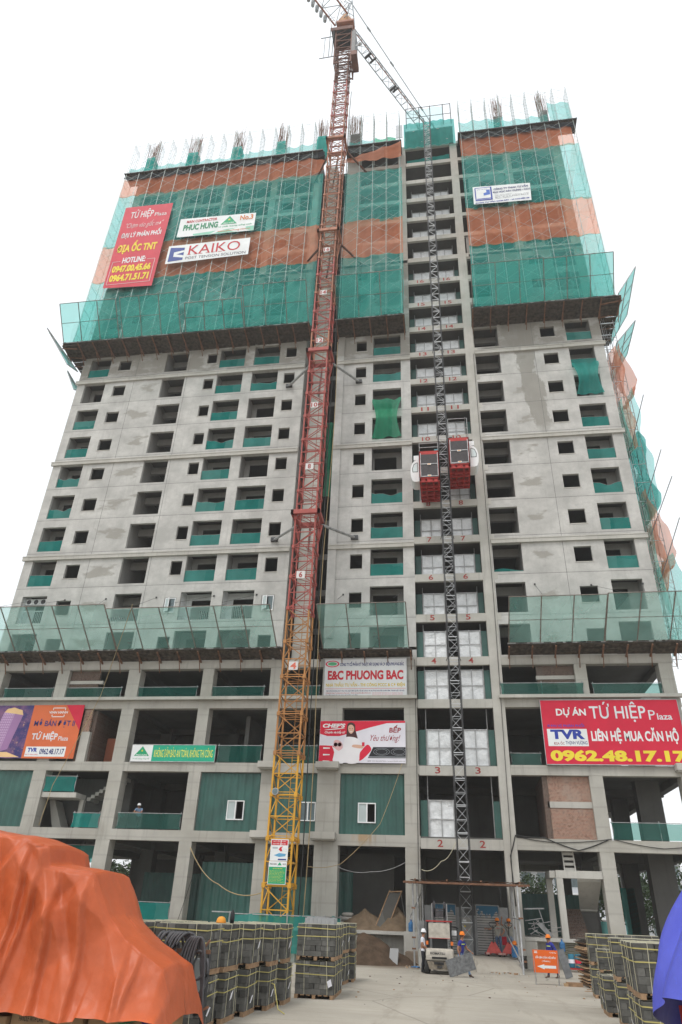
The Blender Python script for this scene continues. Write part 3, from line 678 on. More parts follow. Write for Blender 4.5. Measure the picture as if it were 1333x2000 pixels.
# core head screen
mb = MB().grid(lambda u, v: (-2.25+u*5.85, -.35+.15*noise.noise((u*5, v*4, 2))+.06*math.sin(u*40), 77.9+v*4.85+.15*noise.noise((u*4, 0, 8))), 40, 10, m_greenS)
cs = tag(mb.build('core_screen', None, True), 'dark green net screen wrapping the head of the hoist bay', 'safety net')
f = MB()
for x in (-1.95, -.4, .9, 2.4, 3.3): f.bar((x, .0, 82.4), (x, .0, 86.6), .05, m_steel)
for z in (84.5, 86.5): f.bar((-1.95, 0, z), (3.3, 0, z), .035, m_steel)
for z in (79.0, 81.2): f.bar((-2.2, -.25, z), (3.4, -.25, z), .03, m_pipe)
for x in (-2.1, -.6, 1.2, 2.2): f.bar((x, -.25, 78), (x, -.25, 82.5), .03, m_pipe)
f.build('guard_frame', cs)
netsheet('debris_net', 'thin see-through net inside the guard frame above the hoist bay', -1.9, 2.4, 82.6, 86.4, .05, M_net('ghost_net', (.1, .5, .5), (.88, .99, .99), .16, .05))
mb = MB().box(-3.15, -2.4, -.4, -.34, 80.1, 82.6, paint('white_board', (.55, .57, .6))); tag(mb.build('white_board'), 'blank pale board standing at the roof edge left of the hoist bay', 'board')
# ================================================================ catch platforms
def catch(label, x0, x1, zi, zo, yo, zt, yt, spans, m, group, pr=.035):
    """Sloping timber deck on brackets with a leaning net fence made of framed panels."""
    t = thing('catch_platform', label, 'catch platform', (0, 0, 0), 0, group)
    d = MB(); n = int((x1-x0)/.35)
    for k in range(5):
        a, b = k/5, (k+.93)/5
        for i in range(int((x1-x0)/2.4)+1):
            xa = x0+i*2.4+random.uniform(0, .2); xb = min(x1, xa+2.4+random.uniform(-.25, .2))
            if xb <= xa: continue
            o = random.uniform(-.04, .04)
            d.add([(xa, yo*a, zi+(zo-zi)*a+o), (xb, yo*a, zi+(zo-zi)*a+o), (xb, yo*b, zi+(zo-zi)*b+o), (xa, yo*b, zi+(zo-zi)*b+o), (xa, yo*a, zi+(zo-zi)*a+o+.04), (xb, yo*a, zi+(zo-zi)*a+o+.04), (xb, yo*b, zi+(zo-zi)*b+o+.04), (xa, yo*b, zi+(zo-zi)*b+o+.04)], [(0, 3, 2, 1), (4, 5, 6, 7), (2, 3, 7, 6), (0, 1, 5, 4)], m_deckw)
    d.quad((x0, .0, zi+.07), (x1, 0, zi+.07), (x1, yo, zo+.07), (x0, yo, zo+.07), m_deckw); d.build('deck', t)
    e = MB()
    for k in range(n):
        x = random.uniform(x0, x1); w = random.uniform(.1, .5); h = random.uniform(.03, .12); e.box(x, x+w, yo-.03, yo+.3, zo+.07, zo+.07+h, m_deckw)
    e.bar((x0, yo, zo+.09), (x1, yo, zo+.09), .035, m_pipe); e.build('debris_edge', t)
    nb = max(2, int((x1-x0)/1.5))
    for i in range(nb+1):
        x = x0+.1+(x1-x0-.2)*i/nb; b = MB(); b.bar((x, 0, zi-.18), (x, yo, zo-.12), .07, m_rust); b.bar((x, 0, zi-.9), (x, yo*.55, (zi+zo)/2-.12), .035, m_rust)
        b.build('bracket', t)
    for (a, b, dz, yy) in spans:
        P0 = Vector((a[0], yo, zo+.12)); P1 = Vector((b[0], yo, zo+.12)); Q1 = Vector((b[1], yt+yy, zt+dz)); Q0 = Vector((a[1], yt+yy, zt+dz))
        f = MB(); k = max(1, round((b[0]-a[0])/1.9))
        for i in range(k+1): f.bar(P0.lerp(P1, i/k), Q0.lerp(Q1, i/k), pr, m_fpost if pr > .04 else m_pipe)
        for v in (0, .5, 1): f.bar(P0.lerp(Q0, v), P1.lerp(Q1, v), .026 if v == .5 else .035, m_fpost if pr > .04 else m_pipe)
        fr = f.build('fence_frame', t); s_ = random.random()*9
        MB().grid(lambda u, v: P0.lerp(P1, u).lerp(Q0.lerp(Q1, u), v)+Vector((0, .10*noise.noise((u*5+s_, v*3, 1)), -.04*abs(math.sin(u*k*math.pi))*v)), 6*k, 5, m).build('fence_net', fr, True)
    return t
CP = 'catch platforms with leaning net fences'
def sp(a, b, dz=0, yy=0, la=0, lb=0): return ((a, a+la), (b, b+lb), dz, yy)
catch('upper catch platform of the left wing with green fence panels', -36.1, -11.3, 49.35, 49.7, -1.95, 52.75, -4.2,
      [sp(-36.0, -30.2, .1), sp(-29.8, -23.9, .2), sp(-23.4, -17.6, -1.3, .1, .4, .1), sp(-17.5, -11.4, .2)], m_greenC, CP, .042)
catch('upper catch platform of the bay between crane mast and hoist', -8.9, -2.45, 49.35, 49.7, -1.95, 53.1, -4.2, [sp(-8.7, -2.5)], m_greenC, CP, .042)
catch('upper catch platform of the right wing', 3.6, 16.5, 49.35, 49.7, -1.95, 52.75, -4.2, [sp(3.7, 10, .1), sp(10.0, 15.9, .0)], m_greenC, CP, .042)
catch('lower catch platform of the left wing with pale net fence above the podium', -36.5, -11.6, 18.0, 18.42, -1.05, 20.75, -4.15, [sp(-36.4, -24.2, .1), sp(-24.1, -12.0, -.2, .1)], m_greenF, CP, .045)
catch('lower catch platform beside the hoist, above the white contractor board', -9.1, -2.4, 18.0, 18.3, -.8, 20.5, -4.0, [sp(-8.7, -2.6, 0)], m_greenF, CP, .045)
catch('lower catch platform of the right wing above the red phone banner', 4.1, 16.6, 18.0, 18.42, -1.05, 20.6, -4.15, [sp(4.2, 10.4, 0), sp(10.45, 16.6, .08)], m_greenF, CP, .045)
# side fins: the same fences on the end faces, seen edge-on
def fin(label, A, B, C, D, m=m_green):
    t = thing('side_fence', label, 'catch fence', (0, 0, 0), 0, 'tilted net fences on the end faces'); A, B, C, D = map(Vector, (A, B, C, D))
    f = MB()
    for u in (0, .33, .66, 1): f.bar(A.lerp(B, u), D.lerp(C, u), .05, m_pipe)
    for v in (0, .5, 1): f.bar(A.lerp(D, v), B.lerp(C, v), .045, m_pipe)
    f.build('frame', t)
    MB().grid(lambda u, v: A.lerp(B, u).lerp(D.lerp(C, u), v)+Vector((.12*noise.noise((u*4, v*4, A.z)), 0, 0)), 12, 8, m).build('net', t, True); return t
m_fin = M_net('fin_net', (.05, .46, .42), (.6, .93, .9), .55)
fin('green net fence jutting out at the upper right corner, higher one', (16.5, -1.4, 50.6), (16.5, 3.6, 49.3), (18.5, 3.3, 52.6), (18.5, -1.44, 53.8), m_fin)
fin('green net fence jutting out at the upper right corner, lower one', (16.5, 1.9, 47.8), (16.5, 6.3, 46.6), (18.5, 5.7, 49.8), (18.5, 1.67, 50.2), m_fin)
fin('green net fence jutting out at the upper left corner, long one', (-35.5, .7, 48.4), (-35.5, -1.2, 47.7), (-37.4, -2.2, 50.7), (-37.5, -3.0, 51.0), m_fin)
fin('short net fence stub on the left corner below the long one', (-35.3, 1.6, 46.6), (-35.3, .6, 46.0), (-36.3, .4, 48.0), (-36.3, 0.2, 48.2), m_fin)
mb = MB()
for i in range(8): mb.box(14.85, 16.5, -1.9+i*.75, -1.25+i*.75, 49.5, 49.56, m_deckw)
for i in range(4): mb.bar((14.8, -1.6+i*1.6, 49.2), (16.6, -1.6+i*1.6, 49.5), .06, m_rust)
tag(mb.build('side_deck'), 'gappy dark timber deck turning the right corner at the upper catch platform', 'scaffold deck')
mb = MB()
for i in range(8): mb.box(-36.1, -34.6, -1.9+i*.6, -1.38+i*.6, 49.45, 49.51, m_deckw)
for i in range(4): mb.bar((-34.6, -1.6+i*1.3, 49.2), (-36.2, -1.6+i*1.3, 49.45), .06, m_rust)
tag(mb.build('side_deck'), 'dark timber deck turning the left corner at the upper catch platform', 'scaffold deck')
# right end scaffold, storeys 4 to 13, with loosened nets
mb = MB()
ys = [.4+1.5*i for i in range(6)]; zs_ = [18.2+1.7*i for i in range(19)]
for y in ys:
    for x in (15.05, 16.1):
        mb.bar((x, y, 18), (x, y, 49.2), .03, m_pipe, 4, cap=False)
    for z in zs_:
        mb.bar((15.05, y, z), (16.1, y, z), .025, m_pipe, 4, cap=False)
        for q in (.3, .6): mb.bar((15.05+q*.5, y, z), (15.05+q*.5, y, z+1.3), .014, m_pipe, 3, cap=False)
        mb.bar((15.05, y, z+1.2), (15.5, y, z+1.55), .014, m_pipe, 3, cap=False); mb.bar((16.1, y, z+1.2), (15.7, y, z+1.55), .014, m_pipe, 3, cap=False)
for i in range(5):
    for z in zs_[::1]:
        for x in (15.05, 16.1):
            mb.bar((x, ys[i], z), (x, ys[i+1], z+1.4), .016, m_pipe, 3, cap=False); mb.bar((x, ys[i], z+1.4), (x, ys[i+1], z), .016, m_pipe, 3, cap=False)
tag(mb.build('scaffold'), 'bare pipe scaffold climbing the right end of the tower below the decks', 'scaffold', 'scaffolds on the upper storeys')
mb = MB()
for z0, q in ((27, 2.2), (23.4, 2.0), (29.5, 1.9), (35, 1.6)):
    mb.bar((15.2, .2, z0), (15.2+q, -.6, z0+4.6), .035, m_steel)
tag(mb.build('raking_pole'), 'dark raking poles sticking out of the right end scaffold', 'pole')
def loose(label, pts, m, w=5.0):
    """Net hung along the right end: pts are (x, z) down its outer edge; it runs back along y."""
    n = len(pts)-1; s_ = random.random()*9
    def fn(u, v):
        k = min(n-1, int(v*n)); t = v*n-k; x = pts[k][0]*(1-t)+pts[k+1][0]*t; z = pts[k][1]*(1-t)+pts[k+1][1]*t
        return (x+.35*noise.noise((u*3+s_, v*5, 0))-u*.2, .0+u*w+.2*noise.noise((u*2, v*4, s_)), z+.2*noise.noise((u*3, v*6, s_)))
    tag(MB().grid(fn, 14, 24, m).build('loose_net', None, True), label, 'safety net', 'loosened nets on the right end')
m_palo = M_net('thin_orange_net', (.7, .25, .15), (.97, .78, .70), .5, .12)
loose('orange net hanging loose on the right end below the fences', [(16.1, 46.0), (16.3, 44), (16.8, 42), (16.7, 41.2), (16.2, 40.6)], m_palo, 3)
loose('green net hanging on the upper half of the right end scaffold', [(16.2, 41), (16.5, 38.5), (16.2, 36.5), (16.6, 34), (16.3, 31.5), (16.2, 29.5)], m_pale, 5)
loose('inner green net close to the wall at the right end', [(15.3, 40), (15.35, 36), (15.3, 32), (15.4, 28), (15.3, 24), (15.3, 18.6)], m_green, 4)
loose('reddish net ballooning outward at mid height of the right end', [(16.1, 28.8), (16.3, 27.8), (16.7, 26.2), (16.5, 25), (16.1, 24.4)], m_palo, 3)
loose('ragged orange net hung inside the right end scaffold, higher part', [(15.5, 45.8), (15.9, 43), (15.6, 40), (15.9, 37.5), (15.5, 35)], m_orange, 3.5)
loose('ragged orange net hung inside the right end scaffold, lower part', [(15.5, 31), (15.9, 29), (15.7, 27), (16.0, 25.2), (15.6, 23)], m_orange, 3.5)
loose('dense green net sagging over the middle of the right end scaffold', [(15.9, 36.5), (16.35, 34.5), (16.0, 32.5), (16.45, 30.5), (16.0, 29)], m_greenS, 3)
loose('pale green net ballooning low on the right end scaffold', [(16.2, 25.5), (16.6, 23.5), (16.9, 22), (16.7, 20.5), (16.3, 19)], m_pale, 4)
# ================================================================ balcony nets
BN = {'b0': ('left-end', [13, 11, 10, 9, 8, 7, 6]), 'b1': ('third-column', range(6, 14)), 'b2': ('crane-side', [13, 12, 10, 8, 7, 6]), 'bc': ('hoist-side', [13, 12, 8, 7, 6]), 'br': ('right-end', [13, 12, 10, 9, 8, 7, 6])}
COLN = {'b0': 'at the left end of the facade', 'b1': 'left of the paired balconies', 'b2': 'left of the crane mast', 'bc': 'between crane mast and hoist', 'br': 'at the right end of the facade'}
def balnet(k, n):
    a, b = BAL[k]; z = floor_z(n)-.04; sag = random.choice((0, 0, .05, .18)) if (k, n) not in (('b0', 9), ('b0', 8), ('bc', 8), ('br', 8), ('b1', 10)) else .3
    s_ = random.random()*9; tl = random.uniform(-.08, .08)
    def fn(u, v): return (a+.015+u*(b-a-.03), .10+.04*noise.noise((u*4+s_, v*3, 0)), z+.01+v*(1.0+tl*(u-.5)-sag*4*u*(1-u)*(.6+.4*math.sin(u*9+s_))))
    t = MB().grid(fn, 14, 4, m_greenS).build('balcony_net', None, True)
    MB().tube([Vector(fn(i/8, 1))+Vector((0, 0, .01)) for i in range(9)], .014, m_pipe, 4).build('top_rope', t)
    where = f'level with painted {n}' if n != 9 else 'above painted 8'
    tag(t, f'green net across the balcony {COLN[k]}, {where}', 'safety net', 'green nets across balcony openings')
for k, (nm, fl) in BN.items():
    for n in fl: balnet(k, n)
def hang(label, a, b, z0, z1, y, m, flare=.25):
    s_ = random.random()*9
    def fn(u, v):
        w = 1-.28*math.sin(math.pi*min(1, v*1.1))*(1 if v < .95 else .6); c = (a+b)/2
        return (c+(u-.5)*(b-a)*w, y-.10*math.sin(u*14+s_)-.22*math.sin(math.pi*v)-.12*noise.noise((u*3, v*3, s_)), z0+v*(z1-z0)+.12*noise.noise((u*4, v, s_))*(1 if v > .9 or v < .1 else .2))
    tag(MB().grid(fn, 30, 24, m).build('hanging_net', None, True), label, 'safety net', 'big nets draped over two storeys')
hang('big bright green net draped down over two hoist-side balconies', -5.5, -2.97, floor_z(10)-.02, floor_z(11)+.98, -.12, m_greenB)
hang('big green net draped over two balconies at the right end of the facade', 11.75, 14.0, floor_z(11)+.05, floor_z(12)+.3, -.12, m_greenS)
hang('long green net hanging in the dark slot right of the crane mast', -9.9, -8.9, 33.0, 41.0, 2.1, m_greenB)
mb = MB().grid(lambda u, v: (3.75+u*2.1, .5, floor_z(6)+v*(.35+.1*math.sin(u*5))), 8, 2, m_greenS); tag(mb.build('balcony_net', None, True), 'low green net strip in the dark opening right of the hoist, beside painted 6', 'safety net')
mb = MB().grid(lambda u, v: (-2.0+u*4.8, .3, floor_z(22)-.05+v*(.9+.4*u+.15*noise.noise((u*9, 0, 2)))), 24, 3, m_greenS); tag(mb.build('balcony_net', None, True), 'ragged green net strung across the second-highest hoist bay opening', 'safety net')
# ================================================================ tower crane
CY = -3.75
def mx_(z): return -9.98+.0085*z
CR = thing('tower_crane', 'lattice tower crane with a yellow foot and red upper mast tied to the facade', 'crane', (0, 0, 0))
hw = .74; SH = 2.36
def mast_mesh(m, name):
    mb = MB(); b = .042
    for sx in (-1, 1):
        for sy in (-1, 1): mb.box(sx*hw-.052, sx*hw+.052, sy*hw-.052, sy*hw+.052, 0, SH, m); mb.box(sx*hw-.1, sx*hw+.1, sy*hw-.1, sy*hw+.1, -.12, .12, m)
    c = [(-hw, -hw), (hw, -hw), (hw, hw), (-hw, hw)]
    for i in range(4):
        p, q = c[i], c[(i+1) % 4]
        for z in (.0, .14, SH*.5): mb.bar((*p, z), (*q, z), b if z != .14 else .028, m)
        mb.bar((*p, SH), (*q, SH*.5), b*.8, m); mb.bar((*q, SH*.5), (*p, 0), b*.8, m)
    mb.bar((-hw, -hw, .05), (hw, hw, .05), .025, m)
    for x in (.12, .5): mb.bar((x, .35, 0), (x, .35, SH), .022, m)
    for k in range(7): mb.bar((.12, .35, .15+k*.33), (.5, .35, .15+k*.33), .015, m, 3)
    return mb.data(name)
MS = {k: mast_mesh(m, 'mast_section') for k, m in (('y', m_cyel), ('o', m_cora), ('r', m_cred), ('b', m_cbrown), ('d', m_cdark))}
z = 1.15
while z < 91:
    zc = z+SH/2
    k = 'y' if zc < 10.4 else 'o' if zc < 20.5 else 'r' if zc < 43.5 else ('b' if (int(z/2.36) % 3 == 0) else 'r') if zc < 56 else 'b' if zc < 74 else ('d' if zc > 86 else ('r' if int(z/2.36) % 2 else 'b'))
    o = bpy.data.objects.new('mast_section', MS[k]); COL.objects.link(o); o.parent = CR; o.location = (mx_(z), CY, z); z += SH
f = MB(); f.box(-11.2, -8.6, CY-1.2, CY+1.2, -.1, .7, m_con); f.build('base_block', CR)
for z in (27.5, 43.5, 59.1, 74.4):
    x = mx_(z); mb = MB(); m = m_cred if z < 50 else m_cbrown; q = .98
    for a, b in (((-q, -q), (q, -q)), ((q, -q), (q, q)), ((q, q), (-q, q)), ((-q, q), (-q, -q))): mb.box(min(a[0], b[0])+x-.1, max(a[0], b[0])+x+.1, min(a[1], b[1])+CY-.1, max(a[1], b[1])+CY+.1, z-.17, z+.17, m)
    mb.build('tie_collar', CR)
    if z > 70: ends = ((-12.4, z-.3), (-6.2, z-.4))
    else: ends = ((-13.2, z+.3), (-6.75, z+.2))
    for ex, ez in ends:
        sgn = -1 if ex < x else 1; mb = MB(); p = (x+sgn*q, CY+q*.6, z-.3)
        mb.bar(p, (ex, -.1, ez), .11, m_pipe if z < 50 else m_cdark, 8); mb.box(ex-.28, ex+.28, -.22, -.005, ez-.16, ez+.16, m_steel)
        mb.bar((p[0], p[1], p[2]), (x+sgn*hw, CY+hw, z-1.6), .07, m, 6); mb.build('wall_tie', CR)
    mb = MB(); mb.bar((x, CY+q, z-.25), (-10.7, 1.3, z), .1, m_pipe, 8); mb.build('wall_tie', CR)
for z, s in ((16.0, '4'), (22.5, '6'), (31.6, '8'), (37.6, '10'), (44.7, '12'), (50.6, '14'), (56.4, '16')):
    x = mx_(z)-.02; h = .28; mb = MB(); yy = CY-hw-.1; mb.box(x-.3, x+.3, yy, yy+.02, z-h, z+h, paint('plate_white', (.6, .58, .57)))
    o = mb.build('number_plate', CR); t = MB(); w = .12 if len(s) == 1 else .26
    if z < 20: w = .2
    put_text(t, s, x-w, x+w, z-h*.78, z+h*.78, yy-.004, m_num if z > 20 else paint('number_orange', (.62, .14, .09)), .03); t.build('numeral', o)
# boards at the foot
def board(x0, x1, z0, z1, y, m, name, parent): return MB().box(x0, x1, y, y+.02, z0, z1, m).build(name, parent)
yb = CY-hw-.12
o = board(-10.42, -9.4, 4.72, 5.82, yb, m_white, 'notice_board', CR); t = MB(); r_ = paint('notice_red', (.55, .03, .04))
t.box(-10.38, -9.44, yb-.006, yb-.002, 5.52, 5.78, r_); put_text(t, 'CHÚ Ý! CẨU TỰ ĐỘNG', -10.3, -9.55, 5.68, 5.76, yb-.009, m_white, .02); put_text(t, 'NGUY HIỂM ! CẤM VÀO', -10.3, -9.55, 5.56, 5.64, yb-.009, m_white, .02)
shape(t, [(-9.95, 5.3), (-9.82, 5.2), (-9.72, 5.22), (-9.78, 5.36), (-9.7, 5.46), (-9.86, 5.42)], yb-.006, r_); shape(t, [(-9.86, 5.5), (-9.8, 5.5), (-9.82, 5.7), (-9.78, 5.74), (-9.84, 5.78)], yb-.011, m_white)
pb = paint('notice_blue', (.12, .35, .55)); shape(t, [(-10.2, 5.0), (-9.9, 5.12), (-9.5, 5.08), (-9.55, 4.96), (-9.9, 4.92)], yb-.006, pb); t.box(-10.3, -10.0, yb-.006, yb-.002, 5.34, 5.42, paint('notice_grey', (.4, .42, .45)))
for zz in (5.05, 5.2, 5.3): put_text(t, 'cấm đứng dưới', -9.7, -9.46, zz, zz+.05, yb-.006, paint('notice_grey', (.4, .42, .45)), .01)
t.box(-9.95, -9.47, yb-.006, yb-.002, 4.76, 4.83, paint('notice_navy', (.03, .04, .2))); t.build('printing', o)
gr_ = paint('sign_green', (.02, .33, .15)); ye_ = paint('sign_yellow', (.78, .62, .05)); rd_ = paint('sign_red', (.60, .015, .045)); bl_ = paint('sign_blue', (.03, .055, .33)); ok_ = paint('sign_black', (.02, .02, .025))
o = board(-10.45, -9.42, 3.55, 4.7, yb, m_white, 'notice_board', CR); t = MB(); t.box(-10.42, -9.45, yb-.006, yb-.002, 3.58, 4.42, gr_)
put_text(t, 'PHUC HUNG', -10.38, -10.0, 4.52, 4.6, yb-.006, ok_, .02); shape(t, [(-9.95, 4.5), (-9.7, 4.5), (-9.82, 4.66)], yb-.006, gr_); put_text(t, 'NO.3', -9.65, -9.48, 4.52, 4.6, yb-.006, ok_, .02)
put_text(t, 'NỘI QUY AN TOÀN', -10.2, -9.65, 4.3, 4.38, yb-.009, ye_, .02)
for k in range(9): put_text(t, ('cấm đi lại dưới tải trọng cẩu', 'phải đội mũ bảo hộ lao động khi vào')[k % 2], -10.38, -9.5-random.random()*.2, 4.2-k*.068, 4.245-k*.068, yb-.009, ye_, .01)
t.build('printing', o)
lm = MB(); lx = mx_(8.2); lm.lathe([(.0, -.1), (.2, -.1), (.2, .06), (.12, .1), (0, .1)], m_pipe, (lx-.45, CY-hw-.25, 8.35), 14, 'y'); lm.bar((lx-.45, CY-hw-.2, 8.2), (lx-.45, CY-hw, 8.05), .03, m_pipe); o = lm.build('floodlight', CR)
MB().lathe([(.0, -.105), (.16, -.105), (.16, -.103), (0, -.103)], m_glass, (lx-.45, CY-hw-.25, 8.35), 14, 'y').build('lens', o)
# climbing cage, slewing ring, cab
x = mx_(95); cg = MB(); q = 1.0
for sx in (-1, 1):
    for sy in (-1, 1): cg.box(x+sx*q-.08, x+sx*q+.08, CY+sy*q-.08, CY+sy*q+.08, 89.5, 97.6, m_cdark)
for z in (89.6, 91.3, 93.0, 94.7, 96.2):
    for a, b in (((-q, -q), (q, -q)), ((q, -q), (q, q)), ((q, q), (-q, q)), ((-q, q), (-q, -q))):
        cg.bar((x+a[0], CY+a[1], z), (x+b[0], CY+b[1], z), .07, m_cdark); cg.bar((x+a[0], CY+a[1], z), (x+b[0], CY+b[1], z+1.6), .05, m_cdark)
cg.build('climbing_cage', CR)
mb = MB(); mb.box(x-1.6, x+1.1, CY-1.3, CY-1.2, 96.9, 97.6, m_cdark); mb.box(x-1.6, x+1.1, CY+1.1, CY+1.2, 96.9, 97.6, m_cdark); mb.box(x+1.0, x+1.1, CY-1.2, CY+1.1, 96.9, 97.6, m_cbrown); mb.box(x-1.6, x+1.1, CY-1.2, CY+1.1, 97.5, 97.55, m_steel); mb.box(x-.7, x+.7, CY-.7, CY+.7, 97.6, 99.2, m_cdark); mb.box(x-1.05, x+1.15, CY-1.1, CY+1.1, 99.2, 99.65, m_cbrown); mb.build('slewing_platform', CR)
mb = MB(); mb.box(x+1.05, x+1.5, CY-1.1, CY+.8, 91.6, 96.8, m_steel); mb.box(x+1.05, x+1.75, CY-1.2, CY+.9, 90.7, 91.6, m_cdark); mb.bar((x+1.5, CY-1, 93), (x+2, CY-1.1, 93.0), .04, m_pipe); mb.lathe([(.05, -.3), (.28, -.05), (.28, 0), (0, 0)], m_pipe, (x+2.1, CY-1.1, 92.9), 10, 'y'); mb.build('hydraulic_unit', CR)
mb = MB()
for z in (91.4, 96.2): mb.bar((x-2.9, CY-.9, z), (x-.9, CY-.9, z+.1), .05, m_steel)
mb.bar((x-2.35, CY-.9, 91.4), (x-2.35, CY-.9, 96.2), .03, m_steel)
for z in (97.6, 98.3): mb.bar((x-1.6, CY-1.45, z), (x-1.6, CY+1.3, z), .03, m_pipe); mb.bar((x-1.9, CY-1.4, z+1.6), (x-1.2, CY-1.4, z+1.6), .03, m_pipe)
for dx in (-1.6, -1.2): mb.bar((x+dx, CY-1.45, 90.5), (x+dx, CY-1.45, 97.2), .04, m_steel)
mb.bar((x-1.9, CY-1.4, 99.1), (x-1.9, CY-1.4, 101), .03, m_pipe); mb.build('outrigger', CR)
mb = MB(); mb.add([(x-.95, CY-1, 99.66), (x+.95, CY-1, 99.66), (x+.95, CY+1, 99.66), (x-.95, CY+1, 99.66), (x-.1, CY-.95, 101.6), (x+.1, CY-.95, 101.6), (x+.1, CY-.1, 101.6), (x-.1, CY-.1, 101.6)], [(0, 1, 5, 4), (1, 2, 6, 5), (2, 3, 7, 6), (3, 0, 4, 7), (4, 5, 6, 7)], m_cora); mb.build('slewing_head', CR)
DJ = Vector((.541, .841, 0)); NJ = Vector((.841, -.541, 0)); HC = Vector((x, CY, 0))
mb = MB()
for sy in (-1, 1):
    for sx in (-1, 1): mb.bar(HC+DJ*sx*.8+NJ*sy*.8+Vector((0, 0, 100.4)), HC+DJ*.6+NJ*sy*.25+Vector((0, 0, 108)), .07, m_cgrey)
for z in (102, 103.6, 105.2, 106.8):
    k = 1-(z-100.4)/7.6*.7
    for sy in (-1, 1): mb.bar(HC-DJ*.8*k+NJ*sy*.8*k+Vector((0, 0, z)), HC+DJ*.8*k+NJ*sy*.8*k+Vector((0, 0, z+1.2)), .04, m_cgrey)
    mb.bar(HC-DJ*.8*k-NJ*.8*k+Vector((0, 0, z)), HC-DJ*.8*k+NJ*.8*k+Vector((0, 0, z)), .04, m_cgrey)
mb.build('apex_frame', CR)
mb = MB()
c0 = HC+Vector((0, 0, 100.5)); mb.add([(x-1.0, CY-.2, 99.7), (x+1.15, CY-.2, 99.7), (x+1.15, CY+1.2, 99.7), (x-1.0, CY+1.2, 99.7), (x-.75, CY-.2, 103), (x+.35, CY-.2, 103.4), (x+.35, CY+1.2, 103.4), (x-.75, CY+1.2, 103)], [(0, 1, 5, 4), (1, 2, 6, 5), (2, 3, 7, 6), (3, 0, 4, 7), (4, 5, 6, 7), (0, 3, 2, 1)], m_white); mb.box(x-.7, x-.1, CY-.23, CY-.205, 100.9, 102.4, m_cgrey); mb.build('operator_cab', CR)
jb = MB(); L_ = 40; n = 27
for sy in (-.62, .62): jb.bar(c0+DJ*1.0+NJ*sy, c0+DJ*L_+NJ*sy, .075, m_cgrey)
jb.bar(c0+DJ*1.0+Vector((0, 0, 1.3)), c0+DJ*L_+Vector((0, 0, 1.1)), .085, m_cbrown)
for i in range(n):
    s0 = 1.0+(L_-1)*i/n; s1 = 1.0+(L_-1)*(i+1)/n; sm = (s0+s1)/2
    jb.bar(c0+DJ*s0-NJ*.62, c0+DJ*s0+NJ*.62, .04, m_cgrey)
    for sy in (-.62, .62): jb.bar(c0+DJ*s0+NJ*sy, c0+DJ*sm+Vector((0, 0, 1.25)), .035, m_cgrey); jb.bar(c0+DJ*s1+NJ*sy, c0+DJ*sm+Vector((0, 0, 1.25)), .035, m_cgrey)
    if i % 2: jb.bar(c0+DJ*s0-NJ*.62, c0+DJ*s1+NJ*.62, .03, m_cgrey)
jb.build('jib', CR)
for s0, w in ((5.0, .5), (10.2, .26)):
    tr = MB(); c = c0+DJ*s0; tr.bar(c-DJ*w-NJ*.5+Vector((0, 0, -.1)), c-DJ*w+NJ*.5+Vector((0, 0, -.1)), .2, m_steel); tr.bar(c+DJ*w-NJ*.5+Vector((0, 0, .2)), c+DJ*w+NJ*.5+Vector((0, 0, .2)), .16, m_steel); tr.bar(c-DJ*w+Vector((0, 0, .05)), c+DJ*w+Vector((0, 0, .05)), .12, m_steel); tr.build('trolley', CR)
pd = MB(); pd.bar(HC+DJ*.6+Vector((0, 0, 108)), c0+DJ*33+Vector((0, 0, 1.3)), .06, m_cgrey, 6)
for k in (.12, .28, .5): p = (HC+DJ*.6+Vector((0, 0, 108))).lerp(c0+DJ*33+Vector((0, 0, 1.3)), k); pd.bar(p-DJ*.35, p+DJ*.35, .13, m_cgrey, 6)
pd.build('pendant_bar', CR)
cj = MB(); L2 = 12
for sy in (-1.05, 1.05): cj.bar(c0-DJ*.9+NJ*sy, c0-DJ*L2+NJ*sy, .12, m_cbrown)
for i in range(9):
    s0 = .9+i*1.3; cj.bar(c0-DJ*s0-NJ*1.05, c0-DJ*s0+NJ*1.05, .05, m_cgrey); cj.bar(c0-DJ*s0-NJ*1.05*(-1)**i, c0-DJ*(s0+1.3)+NJ*1.05*(-1)**i, .05, m_cgrey)
    for sy in (-1.05, 1.05): cj.bar(c0-DJ*s0+NJ*sy, c0-DJ*s0+NJ*sy+Vector((0, 0, 1.0)), .025, m_cgrey)
for sy in (-1.05, 1.05): cj.bar(c0-DJ*.9+NJ*sy+Vector((0, 0, 1)), c0-DJ*L2+NJ*sy+Vector((0, 0, 1)), .025, m_cgrey)
o = cj.build('counter_jib', CR)
for k in range(6):
    c = c0-DJ*(2.4+k*.75)-NJ*1.45; w = MB(); w.lathe([(0, -.9), (.22, -.8), (.26, .3), (.1, .5), (0, .5)], m_cgrey, c, 8); w.build('ballast_block', o)
cp = MB(); cp.bar(HC+DJ*.6+Vector((0, 0, 108)), c0-DJ*11, .05, m_cgrey); cp.build('pendant_bar', CR)
# ropes beside the mast
P_ = [(mx_(z)+1.05+.05*math.sin(z*.3), CY+.6, z) for z in range(2, 90, 4)]; cable('mast_cable', 'dark power cable running up the right side of the crane mast', P_, .035, m_wire, 0, n=2)
P_ = [(mx_(z)+1.25+.12*math.sin(z*.21), CY+.9, z) for z in range(1, 48, 3)]; cable('mast_rope', 'dusty rope hanging beside the crane mast', P_, .03, m_rope, 0, n=2)
